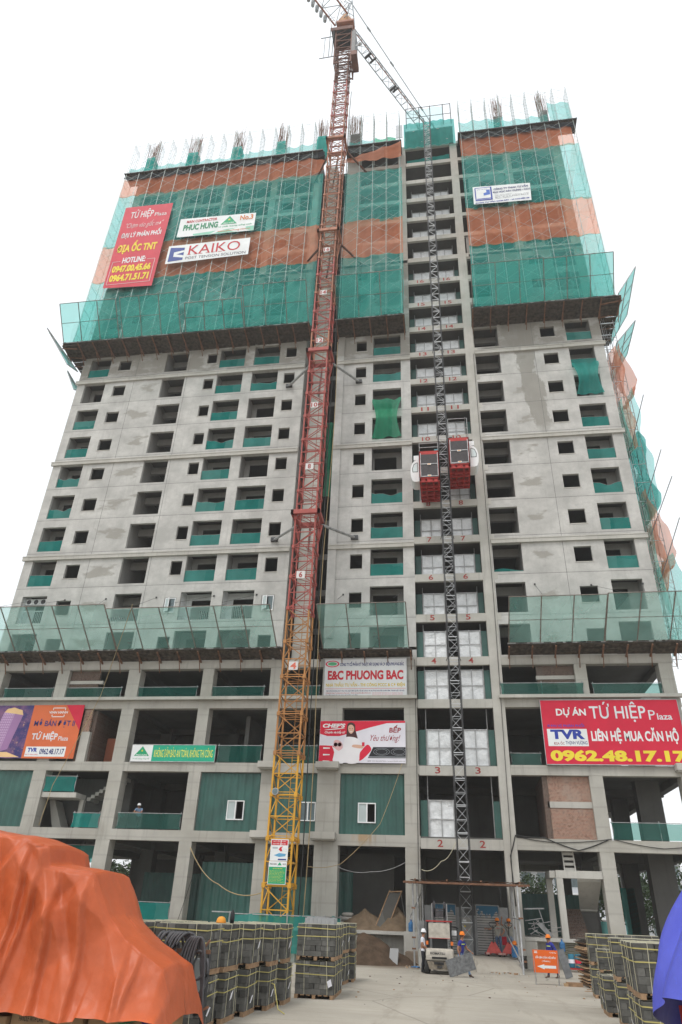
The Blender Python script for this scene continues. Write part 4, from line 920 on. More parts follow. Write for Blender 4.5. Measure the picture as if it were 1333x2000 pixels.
# fence round the crane foot
ft = thing('crane_fence', 'low green net fence around the crane foot', 'fence', (0, 0, 0)); fr = MB()
F_ = [(-12.2, -5.4), (-9.0, -5.5), (-7.2, -4.2), (-6.6, -2.4)]
for a, b in zip(F_, F_[1:]):
    fr.bar((*a, 2.1), (*b, 2.1), .03, m_pipe); fr.bar((*a, 0), (*a, 2.2), .035, m_pipe)
fr.bar((*F_[-1], 0), (*F_[-1], 2.2), .035, m_pipe); fr.bar((-13.2, -5.4, 2.15), (-12, -5.4, 2.15), .04, m_pipe); fr.build('rail', ft)
for a, b in zip(F_, F_[1:]):
    s_ = random.random()*9
    MB().grid(lambda u, v: (a[0]+(b[0]-a[0])*u, a[1]+(b[1]-a[1])*u+.07*math.sin(u*14+s_)*(1-.3*v), .4+v*(1.7-.06*math.sin(u*9))), 16, 5, m_greenB if 0 else m_greenS).build('fence_net', ft, True)
# ================================================================ hoist
m_rung = M_plain('bright_zinc', (.5, .51, .52), .4, .15, 3, .3)
HO = thing('hoist_mast', 'slim dark lattice mast of the construction hoist up the numbered bay', 'hoist mast', (0, 0, 0))
hx, hy, hh = .43, -1.75, .325; mb = MB(); m = m_steel; sh = 1.508
for sx in (-1, 1):
    for sy in (-1, 1): mb.bar((sx*hh, sy*hh, 0), (sx*hh, sy*hh, sh), .04, m, 6)
c = [(-hh, -hh), (hh, -hh), (hh, hh), (-hh, hh)]
for i in range(4):
    p, q = c[i], c[(i+1) % 4]
    for z in (.04, sh*.5): mb.bar((*p, z), (*q, z), .03 if z < .1 else .016, m_rung)
    mb.bar((*p, .06), (*q, sh*.5), .014, m_rung); mb.bar((*q, sh*.5), (*p, sh-.05), .014, m_rung)
for x_ in (-hh-.07, hh+.07): mb.box(x_-.018, x_+.018, -.03, .03, 0, sh, m)
hm = mb.data('mast_section')
for k in range(53):
    o = bpy.data.objects.new('mast_section', hm); COL.objects.link(o); o.parent = HO; o.location = (hx, hy, .55+k*sh)
for n in range(4, 22, 3):
    mb = MB(); z = floor_z(n)-.35
    for sx in (-1, 1): mb.bar((hx+sx*hh, hy+hh, z), (hx+sx*.5, -.02, z), .025, m_steel)
    mb.build('wall_bracket', HO)
def cage(label, x0, x1, zb, side, rail_h):
    t = thing('hoist_cage', label, 'hoist cage', (0, 0, 0), 0, 'red hoist cages'); y0, y1 = -3.4, -.35; zt = zb+2.5
    f = MB()
    for x in (x0+.05, x1-.05):
        for y in (y0, y1): f.box(x-.05, x+.05, y-.05 if y > y0 else y, y+.05 if y > y0 else y+.1, zb, zt, m_hred)
    for z in (zb, zt-.1):
        f.box(x0, x1, y0, y0+.08, z, z+.1, m_hred); f.box(x0, x1, y1-.08, y1, z, z+.1, m_hred)
        f.box(x0, x0+.08, y0, y1, z, z+.1, m_hred); f.box(x1-.08, x1, y0, y1, z, z+.1, m_hred)
    f.box(x0, x1, y0, y1, zt-.02, zt+.02, m_hred); f.box(x0+.02, x1-.02, y0+.02, y1, zb+.02, zb+.06, m_cdark)
    f.box(x0+.12, x1-.12, y0-.01, y0+.05, zt-.32, zt-.1, m_hred)
    f.box(x0, x0+.05, y0, y1, zb+.1, zt-.1, m_hred) ; f.box(x1-.05, x1, y0, y1, zb+.1, zt-.1, m_hred)
    f.build('cage_frame', t)
    u = MB()
    for k, yy in enumerate((y0+.05, y0+.8, y0+1.25, y0+1.95, y1-.6, y1-.15)): u.box(x0+.03, x1-.03, yy, yy+.12, zb-.28, zb, m_hred)
    for x in (x0+.03, x0+.45, x1-.55, x1-.15): u.box(x, x+.12, y0+.05, y1-.05, zb-.22, zb-.02, m_hred)
    u.build('underframe', t)
    d = MB(); d.box(x0+.14, x1-.14, y0-.03, y0-.005, zb+.2, zb+1.28, m_hdark); d.box(x0+.14, x1-.14, y0-.03, y0-.005, zb+1.3, zt-.32, m_hdark); o = d.build('mesh_door', t)
    b = MB()
    for z in (zb+.16, zb+1.29): b.box(x0+.08, x1-.08, y0-.06, y0-.031, z-.03, z+.03, m_pipe)
    for x in (x0+.1, x1-.14): b.box(x, x+.05, y0-.06, y0-.031, zb+.1, zt-.2, m_pipe)
    b.build('door_frame', o)
    for z in (zb+.2, zb+1.24):
        q = MB(); c = (x0+x1)/2; q.box(c-.14, c+.14, y0-.075, y0-.061, z-.07, z+.07, m_white); q.box(c-.1, c+.1, y0-.08, y0-.076, z-.035, z+.035, paint('plate_orange', (.7, .3, .05))); q.build('door_plate', o)
    r = MB(); rt = zt+rail_h
    for x in (x0+.05, x1-.05):
        for y in (y0+.05, y1-.05): r.bar((x, y, zt), (x, y, rt), .025, m_pipe)
    for z in (zt+rail_h*.5, rt):
        for a, bb in (((x0+.05, y0+.05), (x1-.05, y0+.05)), ((x1-.05, y0+.05), (x1-.05, y1-.05)), ((x0+.05, y1-.05), (x1-.05, y1-.05)), ((x0+.05, y0+.05), (x0+.05, y1-.05))): r.bar((*a, z), (*bb, z), .022, m_pipe)
    if rail_h > 1.3: r.bar((x0+.75, y0+1, zt), (x0+.75, y0+1, rt+.2), .03, m_pipe)
    r.build('roof_rail', t)
    mo = MB(); mx0 = x1-.35 if side < 0 else x0+.05; mo.box(mx0, mx0+.28, y0+.5, y0+1.2, zt+.03, zt+.5, m_steel if side > 0 else paint('motor_teal', (.12, .3, .33))); mo.build('drive_motor', t)
    # rounded operator pod on the outer side
    xs, xe = (x0-.002, x0-.68) if side < 0 else (x1+.002, x1+.68); prof = [(0, .0), (.45, .02), (.62, .35), (.68, .95), (.6, 1.5), (.4, 1.85), (0, 2.05)]
    pr_ = smoothpts(prof, 4, False); c = MB(); vs = []; sg = -1 if side < 0 else 1; nn = len(pr_); zp = zb+.12
    for y in (y0+.55, y0+1.75):
        for px, pz_ in pr_: vs.append((xs+sg*px, y, zp+pz_))
    fs = [(i, i+1, nn+i+1, nn+i) for i in range(nn-1)]+[tuple(range(nn)), tuple(range(nn, 2*nn))]; c.add(vs, fs, m_white); o = c.build('operator_pod', t, fix=True)
    w = MB(); yy = y0+.54; shape(w, [(xs+sg*.1, zp+.85), (xs+sg*.52, zp+.85), (xs+sg*.55, zp+1.2), (xs+sg*.42, zp+1.6), (xs+sg*.16, zp+1.75), (xs+sg*.1, zp+1.7)], yy, m_steel)
    shape(w, [(xs+sg*.14, zp+.9), (xs+sg*.48, zp+.9), (xs+sg*.5, zp+1.2), (xs+sg*.39, zp+1.55), (xs+sg*.18, zp+1.68), (xs+sg*.14, zp+1.64)], yy-.004, paint('pod_glass', (.6, .68, .68))); w.build('pod_window', o)
    MB().box(min(xs, xs+sg*.42), max(xs, xs+sg*.42), y0+.7, y0+1.1, zp+2.1, zp+2.5, m_white).build('control_box', t)
    return t
cage('red hoist cage hanging lower, left of the hoist mast', -1.46, .07, 30.72, -1, .78)
cage('red hoist cage hanging higher, right of the hoist mast, tall roof rail', .83, 2.4, 31.82, 1, 1.9)
# gates at the hoist foot
def M_gate():
    t = NT('gate_blue_wash'); v = t.pos()
    sx = t.add('SeparateXYZ'); t.ln(v, sx.inputs[0]); n = t.noise(t.pos((2.2, 2.2, 1)), 1.6, 5, .65)
    f = t.ramp(t.math('ADD', sx.outputs[2], t.math('MULTIPLY', t.math('SUBTRACT', n, .5), 2.4)), 2.5, 2.62)
    w = t.add('TexWave', wave_type='BANDS', bands_direction='Z'); w.inputs['Scale'].default_value = 2.6; t.ln(v, w.inputs[0])
    base = t.mix(t.ramp(w.outputs[1], .62, .75), (.36, .355, .34), (.12, .12, .118)); base = t.mix(t.math('MULTIPLY', t.ramp(t.noise(v, 2.5, 5), .5, .7), .5), base, (.42, .40, .36))
    t.pr(t.mix(f, base, (.035, .13, .22)), .6, .2); return t.m
m_gate = M_gate(); m_galv = M_plain('dusty_galvanised', (.27, .275, .275), .55, .22, 2.2, .4)
HG = thing('hoist_gate', 'galvanised hoist enclosure with two slatted gates washed in blue paint', 'gate', (0, 0, 0))
for a, b in ((-1.5, -.2), (1.0, 2.22)):
    g_ = MB(); g_.box(a, b, -.84, -.8, .66, 2.95, m_gate); g_.build('gate_leaf', HG); f = MB()
    for x in (a-.05, b): f.box(x, x+.05, -.88, -.78, .6, 3.0, m_galv)
    for z in (.62, 1.95, 2.96): f.box(a, b, -.88, -.845, z, z+.05, m_galv)
    f.build('gate_frame', HG)
for bx_ in ((-.14, .32, -.8, -.5, .6, 2.85), (.33, .94, -.9, -.5, .6, 2.45), (-.14, .94, -1.0, -.905, .6, 1.15), (2.28, 2.75, -.85, -.75, .6, 2.9), (-1.95, -1.56, -.85, -.6, .6, 2.9), (-2.35, -1.96, -1.1, -1.05, .1, 2.1)): MB().box(*bx_, m_galv).build('enclosure_panel', HG)
e = MB(); e.box(.0, .62, -1.0, -.905, 1.45, 2.35, paint('cabinet_grey', (.34, .33, .3))); o = e.build('electric_cabinet', HG)
w = MB(); w.box(.22, .4, -1.006, -1.001, 2.15, 2.24, m_white); shape(w, [(.25, 1.88), (.37, 1.88), (.31, 1.99)], -1.004, ye_); w.box(.36, .43, -1.006, -1.001, 1.68, 1.75, rd_); w.build('warning_sign', o)
# canopy over the gates
CN = thing('hoist_canopy', 'rusty flat canopy on galvanised poles over the hoist gates', 'canopy', (0, 0, 0))
r = MB()
def cz(y): return 3.86+(y+4.8)*.03
N = 46
r.grid(lambda u, v: (-2.55+u*6.1, -4.8+v*4.2, cz(-4.8+v*4.2)+.14+(.03 if int(u*N) % 2 else 0)), N, 1, m_rust); r.build('roof_sheet', CN)
b = MB()
for y in (-4.75, -2.8, -.8): b.box(-2.9, 3.75, y, y+.09, cz(y)-.02, cz(y)+.08, m_rust)
for x in (-2.3, -.6, 1.2, 3.2): b.box(x, x+.08, -4.85, -.6, 3.98, 4.06, m_rust)
b.build('roof_beam', CN)
for i, (x, y, x2) in enumerate(((-2.38, -4.2, -2.42), (-2.15, -4.0, -2.2), (-2.0, -2.0, -2.0), (3.0, -5.6, 3.1), (3.02, -4.0, 2.85), (2.9, -2.2, 2.9))):
    MB().bar((x, y, 0), (x2, max(y, -4.7), cz(-4)), .05, m_pipe, 8).build('pole', CN)
b = MB()
for p, q in (((-2.6, -4.4, 2.2), (-2.1, -.1, 3.6)), ((3.05, -4.7, 1.1), (3.0, -2.4, 1.2)), ((3.05, -4.9, 2.35), (2.8, -4, 2.4)), ((3.1, -5.2, .2), (2.5, -3, 1.6))): b.bar(p, q, .035, m_pipe, 6)
for z in (1.0, 2.35, .5): b.box(3.0, 3.22, -5.35, -5.1, z, z+.08, m_rust); b.box(-2.5, -2.3, -4.25, -4.1, z+.3, z+.38, m_rust)
for x in (2.45, 2.6, 2.8): b.bar((x, -.3, .7), (x+.15*math.sin(x*9), -.15, 3.9), .03, m_steel, 5)
b.build('brace', CN)
# ================================================================ banners
def banner(label, x0, x1, z0, z1, y, m, frame=True, cat='banner', rise=0):
    s_ = random.random()*9
    mb = MB(); mb.box(x0, x1, y, y+.025, z0, z1, m)
    o = tag(mb.build('banner'), label, cat)
    if frame:
        f = MB()
        for a in ((x0-.04, x1+.04, z1, z1+.05), (x0-.04, x1+.04, z0-.05, z0), (x0-.04, x0-.001, z0, z1), (x1+.001, x1+.04, z0, z1)): f.box(a[0], a[1], y-.01, y+.05, a[2], a[3], m_pipe)
        f.build('frame', o)
    return o
m_bred = paint('banner_red', (.58, .018, .05)); m_bor = paint('banner_orange', (.62, .14, .05)); m_silver = paint('silver_ink', (.66, .67, .70)); m_pink = paint('faded_red', (.56, .05, .075))
# big red phone banner
y = -.2; o = banner('big red banner with a yellow phone number along its foot', 5.92, 14.42, 10.86, 14.86, y, m_bred); t = MB(); yt = y-.006
put_text(t, 'DỰ ÁN', 6.85, 8.72, 13.75, 14.42, yt, m_white, .03); put_text(t, 'TỨ HIỆP', 8.95, 12.4, 13.45, 14.75, yt, m_silver, .012); put_text(t, 'P', 12.55, 12.95, 13.6, 14.2, yt, m_silver, .0); put_text(t, 'laza', 13.05, 13.95, 13.6, 14.0, yt, m_silver, .015)
put_text(t, 'ĐƠN VỊ PHÂN PHỐI', 6.2, 8.5, 13.1, 13.38, yt, paint('banner_violet', (.12, .06, .36)), .03)
t.box(6.15, 8.62, yt, yt+.004, 11.95, 13.02, m_white); put_text(t, 'TVR', 6.35, 8.45, 12.38, 12.98, yt-.004, bl_, .05); put_text(t, 'ĐỊA ỐC', 6.5, 7.15, 12.0, 12.27, yt-.004, paint('ink_maroon', (.3, .02, .03)), .01); put_text(t, 'THỊNH VƯỢNG', 7.22, 8.55, 12.0, 12.3, yt-.004, paint('ink_navy', (.02, .03, .15)), .01)
put_text(t, 'LIÊN HỆ MUA CĂN HỘ', 8.85, 14.1, 12.1, 13.1, yt, m_white, .035); put_text(t, '0962.48.17.17', 6.2, 14.35, 11.02, 11.72, yt, ye_, .05); t.build('lettering', o)
# chef banner
y = -.16; o = banner('red and white kitchen banner with a smiling woman and a black hob', -8.73, -2.96, 10.84, 13.56, y, paint('banner_lilac', (.68, .66, .72)), False); t = MB(); Y1 = y-.003; Y2 = y-.006; Y3 = y-.009; Y4 = y-.012
shape(t, [(-8.72, 13.55), (-2.97, 13.55), (-2.97, 13.42), (-4.2, 13.4), (-5.4, 13.1), (-6.6, 12.75), (-7.4, 12.55), (-8.2, 12.55), (-8.72, 12.7)], Y1, rd_)
shape(t, [(-8.72, 10.85), (-7.5, 10.85), (-7.4, 11.5), (-7.6, 11.92), (-8.72, 11.95)], Y1, rd_)
for k in range(3): shape(t, [(-8.45, 11.72-k*.42), (-8.0, 11.74-k*.42), (-8.0, 11.8-k*.42), (-8.45, 11.82-k*.42)], Y2, m_white)
shape(t, [(-5.9, 11.0), (-5.3, 11.55), (-5.25, 11.8), (-5.5, 12.0), (-5.9, 11.6), (-6.2, 11.1)], Y1, rd_, 4)
put_text(t, "CHEF'S", -8.55, -7.0, 13.1, 13.38, Y2, m_white, .05, .2); shape(t, [(-8.45, 12.95), (-7.7, 13.05), (-7.0, 13.06), (-7.7, 12.98)], Y2, m_white, 3); put_text(t, 'Chuyên gia bếp từ', -8.4, -7.0, 12.68, 12.92, Y2, m_white, .02, .3)
put_text(t, 'BẾP', -4.05, -3.25, 12.78, 13.28, Y2, paint('ink_maroon', (.3, .02, .03)), .03, .1); put_text(t, 'Yêu thương!', -5.3, -3.3, 12.12, 12.64, Y2, paint('ink_maroon', (.3, .02, .03)), .0, .45)
sk = paint('print_skin', (.62, .38, .28)); hr = paint('print_hair', (.06, .02, .02)); wh = paint('print_white', (.74, .72, .74)); pk = paint('print_pink', (.7, .4, .4))
shape(t, [(-6.85, 13.35), (-6.6, 13.45), (-6.35, 13.3), (-6.3, 12.9), (-6.15, 12.4), (-6.3, 12.2), (-6.6, 12.4), (-6.9, 12.3), (-6.9, 12.9)], Y2, hr, 5)
shape(t, [(-6.8, 13.2), (-6.6, 13.3), (-6.42, 13.15), (-6.42, 12.88), (-6.6, 12.7), (-6.78, 12.88)], Y3, sk, 5); shape(t, [(-6.7, 12.86), (-6.6, 12.8), (-6.5, 12.87), (-6.6, 12.85)], Y4, m_white, 3); t.box(-6.72, -6.65, Y4, Y4+.002, 13.02, 13.05, hr); t.box(-6.55, -6.48, Y4, Y4+.002, 13.02, 13.05, hr)
shape(t, [(-7.0, 12.4), (-6.6, 12.5), (-6.1, 12.35), (-5.85, 11.9), (-6.0, 11.4), (-6.1, 10.86), (-6.9, 10.86), (-7.1, 11.6)], Y2-.001, wh, 4); shape(t, [(-6.5, 11.85), (-5.9, 11.75), (-5.75, 11.85), (-5.8, 11.95), (-6.4, 12.0)], Y3, sk, 4); t.box(-5.85, -5.68, Y4, Y4+.002, 11.9, 12.15, rd_)
shape(t, [(-7.75, 12.2), (-7.5, 12.3), (-7.2, 12.1), (-7.15, 11.8), (-7.4, 11.6), (-7.7, 11.75)], Y3, pk, 5); shape(t, [(-7.85, 11.9), (-7.7, 11.5), (-7.75, 10.86), (-6.95, 10.86), (-7.05, 11.5), (-6.95, 11.9), (-7.4, 11.6)], Y3-.001, wh, 3)
for cx in (-7.62, -7.35): t.lathe([(0, 0), (.13, 0)], rd_, (cx, Y4-.001, 12.0), 12, 'y')
shape(t, [(-5.45, 11.15), (-5.1, 11.85), (-2.97, 11.85), (-2.97, 11.15)], Y2, ok_); shape(t, [(-5.4, 11.2), (-5.38, 11.24), (-2.97, 11.24), (-2.97, 11.2)], Y3, paint('notice_grey', (.4, .42, .45)))
for cx in (-4.55, -3.4):
    for r_ in (.42, .3): t.tube([(cx+r_*1.25*math.cos(k*.2618), Y3-.002, 11.55+r_*.55*math.sin(k*.2618)) for k in range(25)], .008, paint('notice_grey', (.4, .42, .45)), 4)
put_text(t, 'BẾP TỪ INVERTER | www.chefs.com.vn', -5.45, -3.0, 10.92, 11.02, Y2, ok_, .0); t.build('printing', o)
# contractor board
y = -.24; o = banner('white contractor board with big red capitals beside the hoist', -8.58, -2.84, 15.2, 17.82, y, paint('board_white', (.62, .62, .63)), True, 'sign board'); t = MB(); Y1 = y-.005
put_text(t, 'CÔNG TY CỔ PHẦN KỸ THUẬT XÂY DỰNG VÀ CƠ ĐIỆN PHƯƠNG BẮC', -7.5, -3.0, 17.28, 17.68, Y1, paint('ink_navy', (.02, .03, .15)), .03); put_text(t, 'E&C PHUONG BAC', -8.35, -3.05, 16.35, 17.02, Y1, paint('ink_red', (.48, .02, .035)), .045)
put_text(t, 'NHÀ THẦU: TƯ VẤN - THI CÔNG PCCC & CƠ ĐIỆN', -8.45, -2.95, 15.82, 16.22, Y1, paint('ink_gold', (.58, .42, .04)), .03); t.box(-8.5, -2.9, Y1, Y1+.003, 15.72, 15.74, rd_); put_text(t, 'Đ/C VĂN PHÒNG: P417, TÒA CT2, HỌC VIỆN QUỐC TẾ, BỘ CÔNG AN, ĐƯỜNG NGUYỄN XUÂN YÊM, THANH LIỆT, HÀ NỘI', -8.4, -3.0, 15.52, 15.65, Y1, paint('ink_navy', (.02, .03, .15)), .03)
put_text(t, 'Website: http://codienphuongbac.com   Email: phuongbac@codien.com', -8.45, -5.3, 15.38, 15.47, Y1, paint('ink_red', (.48, .02, .035)), .02); put_text(t, 'Tư vấn thiết kế, thi công hệ thống cơ điện', -8.45, -6.2, 15.25, 15.34, Y1, paint('ink_navy', (.02, .03, .15)), .02)
for k in range(3): put_text(t, 'Hệ thống phòng cháy chữa cháy và chống sét công trình', -5.2, -3.1, 15.43-k*.08, 15.48-k*.08, Y1, rd_, .01)
for a, b, m in ((.62, .3, rd_), (.5, .22, paint('board_white', (.62, .62, .63))), (.4, .16, paint('logo_green', (.1, .4, .2)))): shape(t, [(-8.05+a*.8*math.cos(k*.3), 17.5+b*.8*math.sin(k*.3)) for k in range(21)], Y1-.002*(1+[.62, .5, .4].index(a)), m)
t.build('printing', o)
# safety slogan board
y = -.1; o = banner('long green slogan board with yellow capitals and a white logo square', -21.95, -15.95, 10.86, 11.93, y, paint('slogan_green', (.02, .36, .22)), True, 'sign board'); t = MB(); Y1 = y-.005
t.box(-21.95, -20.45, Y1, Y1+.003, 10.86, 11.93, m_white); shape(t, [(-21.75, 11.2), (-20.65, 11.2), (-21.2, 11.85)], Y1-.003, gr_); shape(t, [(-21.2+.09*(1 if k % 2 == 0 else .4)*math.sin(k*math.pi/5), 11.55+.09*(1 if k % 2 == 0 else .4)*math.cos(k*math.pi/5)) for k in range(10)], Y1-.006, ye_); put_text(t, 'PHUC HUNG', -21.6, -20.8, 11.22, 11.32, Y1-.006, m_white, .02); put_text(t, 'Vì chất lượng sống mới', -21.8, -20.6, 10.95, 11.1, Y1-.003, gr_, .0, .2)
put_text(t, 'KHÔNG ĐẢM BẢO AN TOÀN, KHÔNG THI CÔNG', -20.3, -16.1, 11.05, 11.8, Y1-.003, paint('slogan_yellow', (.85, .78, .10)), .0); t.build('lettering', o)
# orange sales banner and picture banner on the left
y = -.15; o = banner('orange sales banner with white lettering and a phone number strip', -30.15, -26.2, 10.98, 14.72, y, m_bor, False); t = MB(); Y1 = y-.004
shape(t, [(-27.6, 14.72), (-26.2, 14.72), (-26.2, 12.9)], y-.002, m_bred)
for a in ((-28.6, -27.6, 14.48, 14.53), (-28.6, -28.54, 14.35, 14.53), (-27.66, -27.6, 14.35, 14.53), (-28.6, -27.6, 13.85, 13.9), (-28.6, -28.54, 13.85, 14.02), (-27.66, -27.6, 13.85, 14.02)): t.box(a[0], a[1], Y1, Y1+.002, a[2], a[3], m_white)
put_text(t, 'VINH HANH', -28.85, -27.4, 14.1, 14.28, Y1, m_white, .02); put_text(t, 'MỞ BÁN ĐỢT II', -29.8, -26.65, 13.1, 13.73, Y1-.006, paint('ink_navy', (.02, .03, .15)), .02)
put_text(t, 'TỨ HIỆP', -29.75, -27.75, 12.15, 12.85, Y1, m_silver, .03); put_text(t, 'Plaza', -27.65, -26.9, 12.2, 12.5, Y1, m_silver, .01); t.box(-29.95, -26.9, Y1, Y1+.002, 11.1, 11.78, m_white); put_text(t, 'TVR', -29.8, -29.05, 11.4, 11.7, Y1-.003, bl_, .05); put_text(t, 'ĐỊA ỐC THỊNH VƯỢNG', -29.9, -28.95, 11.18, 11.32, Y1-.003, rd_, .01); put_text(t, '0962.48.17.17', -28.85, -27.0, 11.25, 11.65, Y1-.003, paint('ink_navy', (.02, .03, .15)), .03); t.build('printing', o)
def M_dusk():
    t = NT('dusk_print'); v = t.pos(); n = t.noise(v, .9, 6, .7); n2 = t.noise(v, 3.5, 4, .8)
    c = t.mix(t.ramp(n, .42, .62), (.035, .03, .14), (.22, .10, .20)); c = t.mix(t.ramp(n2, .6, .68), c, (.6, .35, .2)); t.pr(c, .6); return t.m
o = banner('dark picture banner showing a lit tower at dusk, cut by the frame', -34.6, -30.16, 10.98, 14.7, y, M_dusk(), False); t = MB()
lil = paint('print_lilac', (.5, .34, .52)); mag = paint('print_mauve', (.32, .17, .34)); gold = paint('print_gold', (.75, .5, .25))
shape(t, [(-33.0, 11.5), (-32.0, 11.4), (-31.55, 14.1), (-32.4, 14.2)], y-.004, lil); shape(t, [(-32.0, 11.4), (-31.4, 11.6), (-30.85, 14.0), (-31.55, 14.1)], y-.004, mag); shape(t, [(-32.4, 14.2), (-31.55, 14.1), (-30.85, 14.0), (-31.0, 14.35), (-31.7, 14.55), (-32.2, 14.45)], y-.004, gold)
for k in range(14):
    a = k/14; t.box(-33+a*.6, -32+a*.45, y-.006, y-.005, 11.55+a*2.55, 11.6+a*2.55, mag)
for k in range(6): a = (k+.5)/6; shape(t, [(-33+a, 11.5-.1*a), (-32.95+a, 11.5-.1*a), (-32.38+a*.85, 14.2-.1*a), (-32.42+a*.85, 14.2-.1*a)], y-.007, mag)
t.lathe([(0, 0), (.62, 0)], paint('banner_red', (.58, .018, .05)), (-33.55, y-.005, 12.5), 20, 'y'); shape(t, [(-33, 11.4), (-31.4, 11.4), (-30.3, 11.05), (-33.4, 11.05)], y-.003, gold); t.build('printing', o)
# upper banners on the nets
y = -1.85
def skewbanner(label, TL, TR, BR, BL, m):
    mb = MB(); s_ = random.random()*9
    def fn(u, v):
        a = [BL[i]+(BR[i]-BL[i])*u for i in (0, 1)]; b = [TL[i]+(TR[i]-TL[i])*u for i in (0, 1)]
        return (a[0]+(b[0]-a[0])*v, y+.015*noise.noise((u*4+s_, v*4, 0)), a[1]+(b[1]-a[1])*v)
    mb.grid(fn, 12, 12, m); return tag(mb.build('banner', None, True), label, 'banner')
o = skewbanner('tall red banner with two yellow hotline numbers on the upper left net', (-33.8, 70.6), (-28.15, 70.5), (-28.25, 57.1), (-33.65, 57.4), m_pink); t = MB(); Y1 = y-.022
put_text(t, 'TỨ HIỆP', -32.9, -30.2, 68.2, 70.0, Y1, m_white, .01); put_text(t, 'Plaza', -30.0, -28.6, 68.5, 69.1, Y1, m_white, .0); put_text(t, '"Chạm vào giấc mơ"', -33.1, -28.7, 66.6, 67.9, Y1, paint('print_pale', (.7, .5, .5)), .0, .35); put_text(t, 'ĐẠI LÝ PHÂN PHỐI', -33.3, -28.7, 65.0, 66.4, Y1, m_white, .025); put_text(t, 'ĐỊA ỐC TNT', -33.3, -28.8, 62.5, 64.6, Y1, ye_, .04)
put_text(t, 'HOTLINE:', -32.3, -29.7, 61.0, 61.9, Y1, m_white, .03); put_text(t, '0947.00.45.66', -33.2, -28.9, 59.6, 60.7, Y1, ye_, .05); put_text(t, '0964.71.51.71', -33.2, -28.9, 58.2, 59.3, Y1, ye_, .05)
for a in ((-33.4, -32.5, 61.3, 61.36), (-29.5, -28.6, 61.3, 61.36), (-33.4, -33.34, 57.8, 61.36), (-28.66, -28.6, 57.8, 61.36), (-33.4, -28.6, 57.8, 57.86)): t.box(a[0], a[1], Y1, Y1+.002, a[2], a[3], paint('print_pale', (.7, .5, .5)))
t.build('lettering', o)
o = skewbanner('white contractor banner with a green triangle logo on the orange net', (-26.75, 67.4), (-18.2, 67.1), (-18.2, 64.2), (-26.75, 64.35), paint('board_bright', (.72, .74, .74))); t = MB()
put_text(t, 'MAIN CONTRACTOR', -25.95, -22.5, 66.55, 67.0, Y1, paint('ink_red', (.48, .02, .035)), .03); put_text(t, 'PHUC HUNG', -26.2, -22.3, 65.3, 66.3, Y1, paint('ink_green', (.01, .22, .10)), .04); shape(t, [(-22.0, 65.7), (-20.2, 65.65), (-21.1, 67.0)], Y1, gr_); shape(t, [(-21.1+.18*(1 if k % 2 == 0 else .4)*math.sin(k*math.pi/5), 66.4+.18*(1 if k % 2 == 0 else .4)*math.cos(k*math.pi/5)) for k in range(10)], Y1-.004, ye_)
put_text(t, 'PHUC HUNG', -21.7, -20.5, 65.75, 65.95, Y1-.004, m_white, .02); put_text(t, 'No.3', -19.9, -18.45, 66.1, 66.9, Y1, paint('ink_orange', (.6, .2, .06)), .03); put_text(t, 'Vì chất lượng sống mới', -22.2, -18.5, 65.15, 65.5, Y1, gr_, .01, .2); shape(t, [(-26.7, 64.38), (-18.22, 64.23), (-18.22, 65.0), (-21, 64.9), (-26.7, 64.55)], Y1+.02, paint('print_mint', (.25, .55, .42))); put_text(t, 'www.phuchung.com.vn', -22.2, -18.6, 64.4, 64.75, Y1, paint('ink_orange', (.6, .2, .06)), .01); t.build('printing', o)
o = skewbanner('white tarpaulin banner with large dark red capitals below the contractor banner', (-27.35, 63.0), (-18.4, 63.05), (-18.4, 60.45), (-27.35, 60.2), paint('board_bright', (.72, .74, .74))); t = MB()
shape(t, [(-27.1, 60.5), (-25.5, 60.6), (-25.5, 62.5), (-27.1, 62.7)], Y1, paint('logo_blue', (.05, .08, .28))); shape(t, [(-26.6, 61.2), (-25.5, 60.95), (-25.5, 61.3), (-26.3, 61.55), (-25.5, 61.8), (-25.5, 62.1), (-26.6, 61.9)], Y1-.004, paint('board_bright', (.72, .74, .74)))
put_text(t, 'KAIKO', -25.0, -19.4, 61.3, 62.75, Y1, paint('ink_red', (.48, .02, .035)), .0)
for x in (-24.9, -24.15, -22.25, -21.5, -22.85, -23.6): t.box(x-.2, x+.2, Y1-.002, Y1, 61.3, 61.36, paint('ink_red', (.48, .02, .035)))
put_text(t, 'POST TENSION SOLUTION', -25.2, -18.7, 60.6, 61.0, Y1, paint('ink_grey', (.12, .12, .15)), .0); t.build('printing', o)
o = skewbanner('white consultant banner with a blue square logo on the right wing net', (4.78, 67.3), (10.5, 67.0), (10.38, 64.25), (4.74, 64.5), paint('board_bright', (.72, .74, .74))); t = MB()
t.box(4.95, 6.65, Y1, Y1+.002, 64.95, 67.05, bl_); t.box(5.05, 6.5, Y1-.004, Y1-.003, 65.1, 66.95, paint('board_bright', (.72, .74, .74))); shape(t, [(5.8, 65.7), (6.45, 65.8), (6.45, 66.6), (6.1, 66.6), (6.1, 66.2), (5.8, 66.1)], Y1-.008, paint('logo_lightblue', (.08, .16, .5))); put_text(t, 'XAY DUNG', 5.15, 6.2, 66.65, 66.8, Y1-.008, bl_, .0); t.box(5.1, 6.5, Y1-.008, Y1-.007, 65.15, 65.28, bl_)
put_text(t, 'CÔNG TY TNHH TƯ VẤN', 6.85, 10.25, 66.4, 66.85, Y1, paint('ink_navy', (.02, .03, .15)), .03); put_text(t, 'ĐẠI HỌC XÂY DỰNG - CCU', 6.75, 10.4, 65.85, 66.25, Y1, paint('ink_navy', (.02, .03, .15)), .03)
